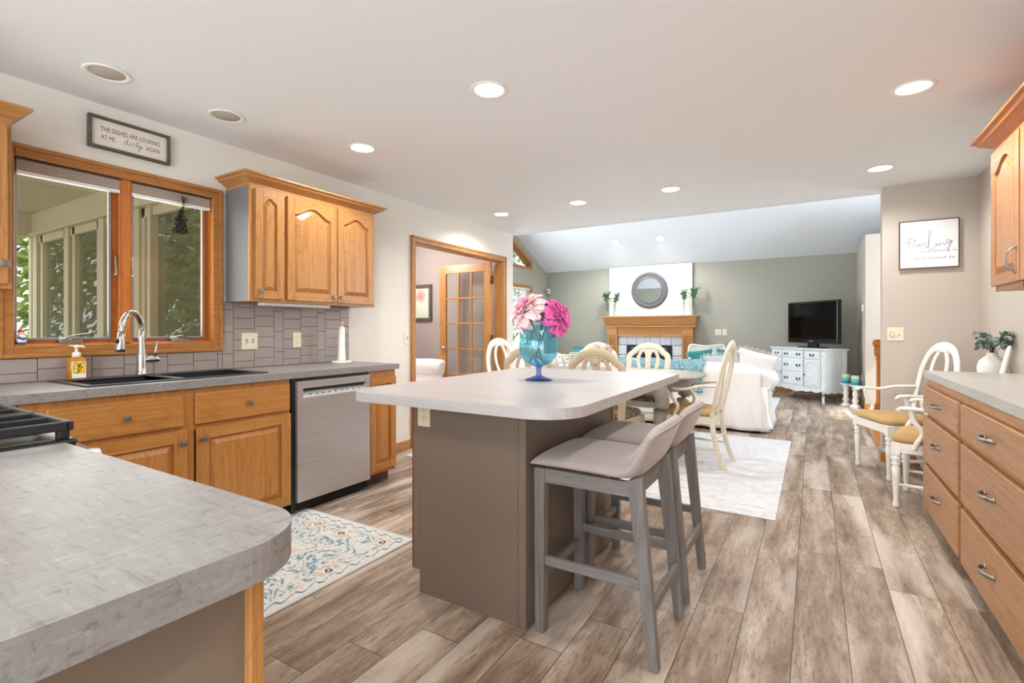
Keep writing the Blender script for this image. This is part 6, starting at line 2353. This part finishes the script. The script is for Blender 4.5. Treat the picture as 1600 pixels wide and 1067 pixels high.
for (a0, a1, b0, b1, pl) in ((-0.575, -0.345, 0.70, 0.82, 1), (-0.325, 0.165, 0.70, 0.82, 2), (0.205, 0.535, 0.70, 0.82, 1), (-0.325, 0.165, 0.475, 0.68, 2), (-0.325, 0.165, 0.25, 0.455, 2)):
    mb = MB()
    bxm(mb, FDr, a0, a1, b0, b1, 0, 0.018)
    d = D('drawer', mb, bevel=0.004)
    c = (a0 + a1) / 2
    for x in ([c] if pl == 1 else [a0 + 0.10, a1 - 0.10]):
        bail(d, x, (b0 + b1) / 2)
for a0, a1 in ((-0.575, -0.345), (0.205, 0.535)):
    mb = MB()
    bxm(mb, FDr, a0, a1, 0.245, 0.68, 0, 0.016)
    d = D('door', mb, bevel=0.003)
    w_ = (a1 - a0) / 2 - 0.035
    c = (a0 + a1) / 2
    pth = []
    for i in range(48):
        t = 2 * PI * i / 48
        cc, ss = math.cos(t), math.sin(t)
        x = abs(cc) ** 0.5 * (1 if cc >= 0 else -1)
        z = abs(ss) ** 0.5 * (1 if ss >= 0 else -1)
        k = 1 + 0.06 * math.cos(8 * t)
        pth.append((c + x * w_ * k, yf_ + 0.002, 0.4625 + z * 0.175 * k))
    D('door_moulding', MB().sweep(pth, 0.008, 0.005, up=(0, 1, 0), closed=True, n=6), None, d)
    D('knob', MB().ball((a1 - 0.02 if a0 < 0 else a0 + 0.0, yf_ - 0.008, 0.43), 0.011), M['black'], d)
for a0, a1 in ((-0.338, -0.332), (0.182, 0.188)):
    mb = MB()
    bxm(mb, FDr, a0, a1, 0.23, 0.83, 0.0, 0.002)
    D('seam', mb, M['edge'])
# scalloped skirt
for (F_, L0, L1, nm) in ((FDr, -hwd + 0.03, hwd - 0.03, 'front'),):
    N = 60
    mb = MB()
    for i in range(N):
        u0, u1 = i / N, (i + 1) / N
        f = lambda u: 0.175 - 0.022 * abs(math.sin(u * PI * 5)) - (0.02 if abs(u - 0.5) < 0.12 else 0) + 0.03 * (2 * abs(u - 0.5)) ** 6
        a, b = lerp(L0, L1, u0), lerp(L0, L1, u1)
        mb.hexa([F_(a, f(u0), 0), F_(b, f(u1), 0), F_(b, 0.235, 0), F_(a, 0.235, 0)], [F_(a, f(u0), 0.016), F_(b, f(u1), 0.016), F_(b, 0.235, 0.016), F_(a, 0.235, 0.016)])
    D('skirt', mb)
mb = MB()
N = 24
for i in range(N):
    u0, u1 = i / N, (i + 1) / N
    f = lambda u: 0.175 - 0.02 * abs(math.sin(u * PI * 3))
    a, b = lerp(-DD / 2 + 0.04, DD / 2 - 0.04, u0), lerp(-DD / 2 + 0.04, DD / 2 - 0.04, u1)
    x0_, x1_ = hwd - 0.022, hwd - 0.008
    mb.hexa([(x0_, a, f(u0)), (x0_, b, f(u1)), (x0_, b, 0.23), (x0_, a, 0.23)], [(x1_, a, f(u0)), (x1_, b, f(u1)), (x1_, b, 0.23), (x1_, a, 0.23)])
D('skirt', mb)
mb = MB().box(hwd - 0.022, hwd - 0.006, -0.19, -0.15, 0.23, DH - 0.022).box(hwd - 0.022, hwd - 0.006, 0.15, 0.19, 0.23, DH - 0.022).box(hwd - 0.022, hwd - 0.006, -0.15, 0.15, 0.76, DH - 0.022).box(hwd - 0.022, hwd - 0.006, -0.15, 0.15, 0.23, 0.28)
D('side_frame', mb, bevel=0.003)
for sx_ in (-1, 1):
    for sy_ in (-1, 1):
        x, y = sx_ * (hwd - 0.03), sy_ * (DD / 2 - 0.03)
        pth = smoothpath([(x, y, 0.84), (x, y, 0.32), (x + sx_ * 0.012, y + sy_ * 0.010, 0.20), (x - sx_ * 0.004, y, 0.09), (x + sx_ * 0.008, y + sy_ * 0.006, 0.015), (x + sx_ * 0.008, y + sy_ * 0.006, 0.0)], 4)
        rr = [0.030] * 5 + [0.036, 0.038, 0.034, 0.030, 0.026, 0.023, 0.021, 0.019, 0.018, 0.018, 0.019, 0.02, 0.021, 0.02, 0.018, 0.016]
        rr = (rr + [0.016] * 30)[:len(pth)]
        D('leg', MB().sweep(pth, rr, n=10))

# television
tv = thing('television', 'black flat television standing on the white sideboard', 'television', (0, 0, DH), ang)
L_, Rr_ = Vector((-0.408, 10.27, 0)), Vector((0.355, 9.44, 0))
tv.location = (L_ + Rr_) / 2 + nrm * 0.035 + Vector((0, 0, DH))
T = lambda name, mb, mt, par=tv, **k: link(name, mb, mt, par, world=False, **k)
hw_ = (Rr_ - L_).length / 2
bz = MB().box(-hw_, hw_, -0.035, 0.045, 0.075, 0.79)
T('cabinet', bz, M['tvbez'], bevel=0.012, seg=3)
T('screen', MB().box(-hw_ + 0.035, hw_ - 0.035, -0.038, -0.033, 0.155, 0.755), M['tvblack'])
T('badge', MB().box(-0.045, 0.045, -0.0375, -0.0345, 0.105, 0.119), M['alu'])
T('neck', MB().box(-0.11, 0.11, -0.01, 0.03, 0.02, 0.09), M['tvbez'], bevel=0.005)
T('stand_base', rrect(MB(), 0, 0, [(0.30, 0.115, 0.0), (0.30, 0.115, 0.012), (0.27, 0.09, 0.02)], e=3), M['tvbez'])


# candles on pedestals beside the dresser
def candle(x, y, h, label, label2):
    t = thing('candle_pedestal', label, 'candle holder', (x, y, 0), 0, 'white turned candle pedestals')
    pf = [(0.075, 0), (0.075, 0.015), (0.055, 0.035), (0.028, 0.06), (0.048, 0.10), (0.028, 0.145), (0.040, 0.20), (0.026, 0.25), (0.045, 0.28), (0.030, 0.30), (0.062, h - 0.02), (0.075, h - 0.012), (0.075, h)]
    link('post', MB().lathe(pf, n=24), M['white'], t, world=False)
    c = thing('pillar_candle', label2, 'candle', (x, y, h), 0, 'banded teal pillar candles')
    cm_ = NT('teal_banded_wax')
    tc = cm_.n('ShaderNodeTexCoord')
    s_ = cm_.n('ShaderNodeSeparateXYZ')
    cm_.l(tc.outputs['Object'], s_.inputs[0])
    cm_.setc(cm_.ramp(cm_.math('MULTIPLY', s_.outputs[2], 7.0), [(0.0, srgb(40, 140, 150)), (0.33, srgb(96, 178, 176)), (0.66, srgb(190, 208, 178))], 'CONSTANT'))
    cm_.prm(rough=0.5)
    link('wax', MB().lathe([(0.052, 0), (0.053, 0.005), (0.053, 0.138), (0.048, 0.142), (0.002, 0.134)], n=24), cm_.m, c, world=False)
    link('wick', MB().sweep([(0, 0, 0.134), (0.003, 0, 0.15)], 0.0015, n=5), M['black'], c, world=False)


candle(0.435, 9.17, 0.345, 'white turned candle pedestal beside the sideboard, left of the pair', 'banded teal pillar candle on the left pedestal')
candle(0.545, 9.04, 0.335, 'white turned candle pedestal nearer the wall, right of the pair', 'banded teal pillar candle on the right pedestal')
ot = plate('outlet', 'white outlet low on the wall behind the candle pedestals', 'outlet', fmap('x', 0.66, -1), 9.45, 0.42, 'outlet', 1, 'white')
tag(link('power_cord', MB().sweep(smoothpath([(0.65, 9.45, 0.40), (0.60, 9.5, 0.36), (0.63, 9.56, 0.15), (0.60, 9.62, 0.01)], 5), 0.006), M['white'], None), 'white cord dropping from the outlet behind the candles', 'cord')


# ================================================================== SOFAS
def rbox(x0, x1, y0, y1, z0, z1, name, mat, parent, r=0.05, world=True, puff=0.0):
    """soft cushion: rounded, slightly puffed box"""
    mb = MB()
    nx, ny, nz = 10, 6, 6
    cx_, cy_, cz_ = (x0 + x1) / 2, (y0 + y1) / 2, (z0 + z1) / 2
    hx_, hy_, hz_ = (x1 - x0) / 2, (y1 - y0) / 2, (z1 - z0) / 2

    def face(fu, nu, nv):
        mb.grid(nu, nv, fu, True)

    def P(a, b, c):
        # a,b,c in -1..1 on the cube surface -> rounded
        p = Vector((a * hx_, b * hy_, c * hz_))
        q = Vector((max(-hx_ + r, min(hx_ - r, p.x)), max(-hy_ + r, min(hy_ - r, p.y)), max(-hz_ + r, min(hz_ - r, p.z))))
        d = p - q
        if d.length > 1e-6:
            d = d.normalized() * r
        p = q + d
        pf = puff * (1 - a * a) * (1 - b * b) if abs(c) > 0.99 else (puff * (1 - a * a) * (1 - c * c) if abs(b) > 0.99 else 0)
        if abs(c) > 0.99:
            p.z += pf * c
        elif abs(b) > 0.99:
            p.y += pf * b
        return (cx_ + p.x, cy_ + p.y, cz_ + p.z)

    def g(u):
        # denser near the ends
        u = u * 2 - 1
        return math.copysign(abs(u) ** 0.55, u)
    N = 12
    face(lambda u, v: P(g(u), g(v), 1), N, N)
    face(lambda u, v: P(g(u), g(v), -1), N, N)
    face(lambda u, v: P(g(u), -1, g(v)), N, N)
    face(lambda u, v: P(g(u), 1, g(v)), N, N)
    face(lambda u, v: P(-1, g(u), g(v)), N, N)
    face(lambda u, v: P(1, g(u), g(v)), N, N)
    return link(name, mb, mat, parent, world=world, weld=True)


so_ = thing('white_sofa', 'white slipcovered sofa seen from behind, facing the fireplace', 'sofa', (-1.6, 6.6, 0.007))
SX0_, SX1_ = -2.70, -0.50
# slipcovered back, slightly flaring to the floor, with pleat ripples at the corner
mb = MB()


def skirt(u, v):
    # u around back from left end to right end and round the right side; v up
    per = [(SX0_, 6.19), (SX1_, 6.19)]
    z = lerp(0.03, 0.70, v)
    x = lerp(SX0_, SX1_, u)
    fl_ = (1 - v) ** 2.2
    amp = 0.020 * fl_
    y = 6.235 - 0.05 * fl_ + amp * math.sin(u * 46) + 0.006 * math.sin(u * 90 + v * 7)
    return (x + 0.03 * fl_ * (1 if u > 0.98 else 0), y, z)


mb.grid(90, 14, skirt)
bk = link('slipcover_back', mb, M['linen'], so_, recalc=False, solid=0.01)
rbox(SX0_, SX1_ - 0.0, 6.235, 6.42, 0.10, 0.722, 'back_frame', M['linen'], so_, r=0.045)
rbox(SX0_ + 0.12, SX1_ - 0.14, 6.40, 7.12, 0.08, 0.30, 'base', M['linen'], so_, r=0.04)
for a, b in ((SX0_ + 0.22, -1.60), (-1.60, SX1_ - 0.20)):
    rbox(a + 0.005, b - 0.005, 6.56, 7.13, 0.30, 0.46, 'seat_cushion', M['linen'], so_, r=0.06, puff=0.02)
for a, b in ((SX0_ + 0.20, -1.60), (-1.60, SX1_ - 0.06)):
    rbox(a + 0.005, b - 0.005, 6.36, 6.60, 0.42, 0.755, 'back_cushion', M['linen'], so_, r=0.08, puff=0.03)
for s_, xc in ((-1, SX0_ - 0.0), (1, SX1_ + 0.0)):
    mb = MB()
    pth = [(xc, 6.30, 0.56), (xc, 6.33, 0.565), (xc, 6.7, 0.56), (xc, 7.05, 0.55), (xc, 7.13, 0.545)]
    mb.sweep(pth, [0.10, 0.135, 0.14, 0.14, 0.12], [0.095, 0.125, 0.13, 0.13, 0.11], n=20)
    ar = link('arm', mb, M['linen'], so_)
    mb = MB()

    def side(u, v):
        z = lerp(0.02, 0.52, v)
        y = lerp(6.215, 7.12, u)
        fl_ = (1 - v) ** 2
        x = xc + s_ * ((0.035 + 0.055 * fl_) * min(1, u * 8) + 0.02 * fl_ * math.sin(u * 26))
        return (x, y, z)
    mb.grid(36, 10, side)
    link('arm_skirt', mb, M['linen'], ar, recalc=False, solid=0.012)
    rbox(xc - 0.06, xc + 0.06, 6.26, 7.11, 0.06, 0.52, 'arm_base', M['linen'], ar, r=0.03)
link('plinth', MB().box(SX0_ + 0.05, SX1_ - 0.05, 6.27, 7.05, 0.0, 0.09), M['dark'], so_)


def pillow(name, label, x, y, z, w_, h_, d_, rot, mat, fringe=None, cat='pillow'):
    t = thing(name, label, cat, (x, y, z))
    t.rotation_euler = rot
    mb = MB()

    def top(sg):
        def f(u, v):
            a, b = u * 2 - 1, v * 2 - 1
            th = d_ * (max(0, 1 - a ** 4) * max(0, 1 - b ** 4)) ** 0.55
            k = 1 - 0.07 * (1 - abs(a) ** 2) * abs(b) ** 3
            k2 = 1 - 0.07 * (1 - abs(b) ** 2) * abs(a) ** 3
            return (a * w_ / 2 * k2, sg * th / 2 + 0.004 * math.sin(a * 9 + b * 7), b * h_ / 2 * k)
        return f
    mb.grid(16, 16, top(1))
    mb.grid(16, 16, top(-1))
    link('cushion', mb, mat, t, world=False, weld=True)
    if fringe:
        fm__ = MB()
        rnd = random.Random(int(x * 100) % 97)
        for i in range(120):
            s_ = i / 120 * 4
            k = int(s_)
            q = (s_ - k) * 2 - 1
            a, b, na, nb = ((q, -1, 0, -1), (1, q, 1, 0), (-q, 1, 0, 1), (-1, -q, -1, 0))[k]
            p = Vector((a * w_ / 2 * 0.98, 0, b * h_ / 2 * 0.98))
            e = p + Vector((na * 0.03 + rnd.uniform(-.008, .008), rnd.uniform(-.006, .006), nb * 0.03 + rnd.uniform(-.008, .008)))
            fm__.sweep([p, e], [0.004, 0.002], n=4)
        link('fringe', fm__, fringe, t, world=False)
    return t


pillow('fringed_pillow', 'grey-white fringed pillow leaning at the right end of the white sofa', -0.62, 6.66, 0.70, 0.48, 0.44, 0.14, (R(12), R(14), R(28)), M['linen'], M['linen'])
pillow('ruffled_pillow', 'dark-edged fringed pillow just left of the grey-white one on the white sofa', -0.95, 6.52, 0.70, 0.42, 0.34, 0.12, (R(5), R(-6), R(5)), fabric('grey_blue_pillow', (196, 200, 206)), M['linen'])

# aqua throw over the sofa back and top
tw = MB()
rnd = random.Random(21)
cross = smoothpath([(0, 6.185, 0.56), (0, 6.175, 0.66), (0, 6.195, 0.725), (0, 6.28, 0.742), (0, 6.40, 0.765), (0, 6.55, 0.785), (0, 6.66, 0.74), (0, 6.70, 0.60)], 5)


def thr(u, v):
    x = lerp(-2.55, -1.12, u)
    f = v * (len(cross) - 1)
    i = int(min(f, len(cross) - 2))
    p = cross[i].lerp(cross[i + 1], f - i)
    n_ = mnoise.noise(Vector((x * 16, p.y * 18, p.z * 18)))
    n2 = mnoise.noise(Vector((x * 50, p.y * 50, p.z * 50)))
    low = 0.0
    if v < 0.12 and u > 0.90:
        low = -0.13 * min(1, (u - 0.90) / 0.04) * (1 - v / 0.12)
    dip = 0.03 * math.exp(-((x + 1.62) / 0.06) ** 2) if 0.45 < v < 0.9 else 0
    return (x + 0.01 * n2, p.y - 0.018 * n_ - 0.012 * n2, p.z + low + 0.015 * n_ + 0.012 * n2 - dip)


tw.grid(170, 60, thr)
tag(link('knit_throw', tw, M['throw'], None, recalc=False, solid=0.02), 'shaggy aqua throw draped over the back of the white sofa', 'throw blanket')


# French armchair right of the fireplace
ac = thing('french_armchair', 'white-framed armchair with circle-print back, right of the fireplace', 'armchair', (-1.62, 9.75, 0), R(-160))
A_ = lambda name, mb, mt=None, par=ac, **k: link(name, mb, mt or M['offwhite'], par, world=False, **k)
# local: faces +y
loop = smoothpath([(-0.30, -0.26, 0.50), (-0.335, -0.30, 0.66), (-0.32, -0.34, 0.82), (-0.27, -0.35, 0.875), (-0.14, -0.345, 0.860), (0, -0.345, 0.845), (0.14, -0.345, 0.860), (0.27, -0.35, 0.875), (0.32, -0.34, 0.82), (0.335, -0.30, 0.66), (0.30, -0.26, 0.50)], 5)
A_('back_frame', MB().sweep(loop + [Vector((0, -0.25, 0.47))], 0.020, 0.018, up=(0, 1, 0), closed=True, n=10))
mb = MB()
mb.grid(12, 12, lambda u, v: (lerp(-0.30, 0.30, u), lerp(-0.275, -0.345, v) + 0.03 * math.sin(PI * u) * math.sin(PI * v), lerp(0.49, 0.855, v)))
mb.grid(12, 12, lambda u, v: (lerp(-0.30, 0.30, u), lerp(-0.285, -0.355, v) - 0.02 * math.sin(PI * u) * math.sin(PI * v), lerp(0.49, 0.855, v)))
A_('back_cushion', mb, M['circles'])
A_('seat_frame', MB().box(-0.32, 0.32, -0.28, 0.28, 0.30, 0.37), bevel=0.01)
rb2 = MB()
c_ = rbox(-0.30, 0.30, -0.26, 0.27, 0.37, 0.49, 'seat_cushion', M['circles'], ac, r=0.04, world=False, puff=0.02)
for s_ in (-1, 1):
    p = smoothpath([(s_ * 0.325, -0.30, 0.64), (s_ * 0.37, -0.1, 0.655), (s_ * 0.38, 0.08, 0.65), (s_ * 0.37, 0.15, 0.62), (s_ * 0.345, 0.12, 0.52), (s_ * 0.33, 0.16, 0.36)], 4)
    a = A_('arm', MB().sweep(p, 0.017, 0.015, n=8))
    A_('arm_pad', MB().sweep([(s_ * 0.365, -0.12, 0.672), (s_ * 0.378, 0.04, 0.670)], [0.022, 0.022], 0.014), M['beige'], a)
    for y, k in ((0.24, 1), (-0.25, -1)):
        A_('leg', MB().sweep(smoothpath([(s_ * 0.29, y, 0.32), (s_ * 0.31, y + k * 0.02, 0.24), (s_ * 0.285, y, 0.10), (s_ * 0.30, y + k * 0.015, 0.0)], 4), [0.032 - 0.0016 * i for i in range(13)], n=8))
pillow('teal_pillow', 'teal velvet pillow in the left of the French armchair', -1.76, 9.58, 0.64, 0.46, 0.32, 0.13, (R(-10), R(-8), R(10)), M['teal'])
pillow('teal_pillow', 'teal velvet pillow at the right arm of the French armchair', -1.36, 9.62, 0.64, 0.34, 0.34, 0.13, (R(-10), R(14), R(20)), M['teal'])

# white loveseat under the living room window
lo = thing('white_loveseat', 'white slipcovered loveseat by the living room window, left of the fireplace', 'sofa', (-4.9, 8.8, 0))
rbox(-5.38, -4.45, 8.10, 9.75, 0.08, 0.42, 'base', M['linen'], lo, r=0.05)
rbox(-5.40, -5.15, 8.08, 9.77, 0.38, 0.83, 'back', M['linen'], lo, r=0.07)
for a, b in ((8.05, 8.22), (9.62, 9.80)):
    rbox(-5.38, -4.45, a, b, 0.10, 0.64, 'arm', M['linen'], lo, r=0.08)
for a, b in ((8.22, 8.92), (8.92, 9.62)):
    rbox(-5.16, -4.43, a, b, 0.40, 0.55, 'seat_cushion', M['linen'], lo, r=0.05, puff=0.02)
for k, (yy, lb_) in enumerate(((8.45, 'nearer the camera'), (9.30, 'farther from the camera'))):
    pillow('white_pillow', 'white printed pillow on the window loveseat, the one ' + lb_, -5.0, yy, 0.74, 0.42, 0.40, 0.14, (R(0), R(4), R(80)), fabric('white_pillow', (232, 234, 238)))
cb = thing('side_console', 'small wooden console with teal book box, left of the fireplace in the corner', 'table', (-4.45, 10.3, 0))
link('top', MB().box(-4.62, -4.28, 10.1, 10.5, 0.64, 0.66), M['white'], cb, bevel=0.004)
for x in (-4.60, -4.30):
    for y in (10.12, 10.48):
        link('leg', MB().box(x - 0.015, x + 0.015, y - 0.015, y + 0.015, 0, 0.64), M['white'], cb)
bxx = thing('teal_box', 'small teal box with a lid on the corner console, right behind the aqua vase', 'box', (-4.45, 10.3, 0.66))
link('body', MB().box(-4.56, -4.35, 10.2, 10.4, 0.66, 0.74), plain('teal_lacquer', srgb(70, 160, 170), 0.4), bxx, bevel=0.003)
link('lid', MB().box(-4.57, -4.34, 10.19, 10.41, 0.742, 0.785), plain('teal_lacquer_lid', srgb(50, 140, 152), 0.4), bxx, bevel=0.003)
wa = thing('carved_side_chair', 'pale carved wooden side chair, only its round arm scroll showing past the vase', 'chair', (-3.95, 8.9, 0), R(-50))
for s_ in (-1, 1):
    link('arm', MB().sweep(smoothpath([(s_ * 0.28, -0.26, 0.62), (s_ * 0.31, 0.0, 0.66), (s_ * 0.31, 0.16, 0.64), (s_ * 0.31, 0.20, 0.58), (s_ * 0.31, 0.14, 0.57), (s_ * 0.29, 0.18, 0.40)], 4), 0.018, n=8), M['beige'], wa, world=False)
    for y in (-0.24, 0.22):
        link('leg', MB().sweep([(s_ * 0.27, y, 0.42), (s_ * 0.27, y, 0.0)], [0.022, 0.015], n=8), M['beige'], wa, world=False)
rbox(-0.29, 0.29, -0.26, 0.25, 0.36, 0.48, 'seat', M['linen'], wa, r=0.04, world=False)
link('back', MB().sweep(smoothpath([(-0.27, -0.26, 0.42), (-0.27, -0.33, 0.66), (0, -0.35, 0.70), (0.27, -0.33, 0.66), (0.27, -0.26, 0.42)], 5), 0.022, n=8), M['beige'], wa, world=False)

# ================================================================== SIDE ROOM
pf = fmap('y', 5.60, -1)
pa = thing('flower_painting', 'pale flower painting in a grey frame on the side room wall', 'painting', (-4.98, 5.6, 1.6))
a0, a1, b0, b1 = -5.26, -4.735, 1.290, 1.828
fr = MB()
k = 0.05
for q in ((a0, a1, b0, b0 + k), (a0, a1, b1 - k, b1), (a0, a0 + k, b0 + k, b1 - k), (a1 - k, a1, b0 + k, b1 - k)):
    bxm(fr, pf, *q, 0.002, 0.03)
link('frame', fr, M['darkwood'], pa, bevel=0.003)
pm_ = NT('watercolour_flower_print')
tc = pm_.n('ShaderNodeTexCoord')
nn1 = pm_.noise(pm_.coords(), 7, 3)
gr_ = pm_.n('ShaderNodeVectorMath', operation='DISTANCE')
pm_.l(tc.outputs['Object'], gr_.inputs[0])
gr_.inputs[1].default_value = (0.03, 0.0, 0.06)
dd_ = pm_.math('ADD', gr_.outputs['Value'], pm_.math('MULTIPLY', nn1, 0.12))
pm_.setc(pm_.ramp(dd_, [(0.06, srgb(220, 120, 120)), (0.13, srgb(236, 176, 170)), (0.18, srgb(230, 222, 206)), (0.3, srgb(206, 214, 196))]))
mb = MB()
bxm(mb, pf, a0 + k, a1 - k, b0 + k, b1 - k, 0.003, 0.012)
link('canvas', mb, pm_.m, pa)
sc = thing('white_armchair', 'white rolled-arm armchair inside the side room doorway', 'armchair', (-4.35, 4.9, 0))
rbox(-4.98, -4.30, 4.55, 5.25, 0.10, 0.42, 'seat_base', M['linen'], sc, r=0.05)
rbox(-5.10, -4.88, 4.50, 5.30, 0.35, 0.90, 'back', M['linen'], sc, r=0.08)
for yy in (4.52, 5.24):
    link('arm', MB().sweep([(-4.95, yy, 0.66), (-4.5, yy, 0.67), (-4.27, yy, 0.66), (-4.24, yy, 0.655)], [0.10, 0.105, 0.105, 0.08], [0.10, 0.105, 0.105, 0.08], n=18), M['linen'], sc)
    rbox(-4.95, -4.27, yy - 0.05, yy + 0.05, 0.05, 0.60, 'arm_panel', M['linen'], sc, r=0.03)
for x in (-4.93, -4.34):
    for yy in (4.6, 5.2):
        link('foot', MB().box(x - 0.02, x + 0.02, yy - 0.02, yy + 0.02, 0, 0.10), M['greywood'], sc)
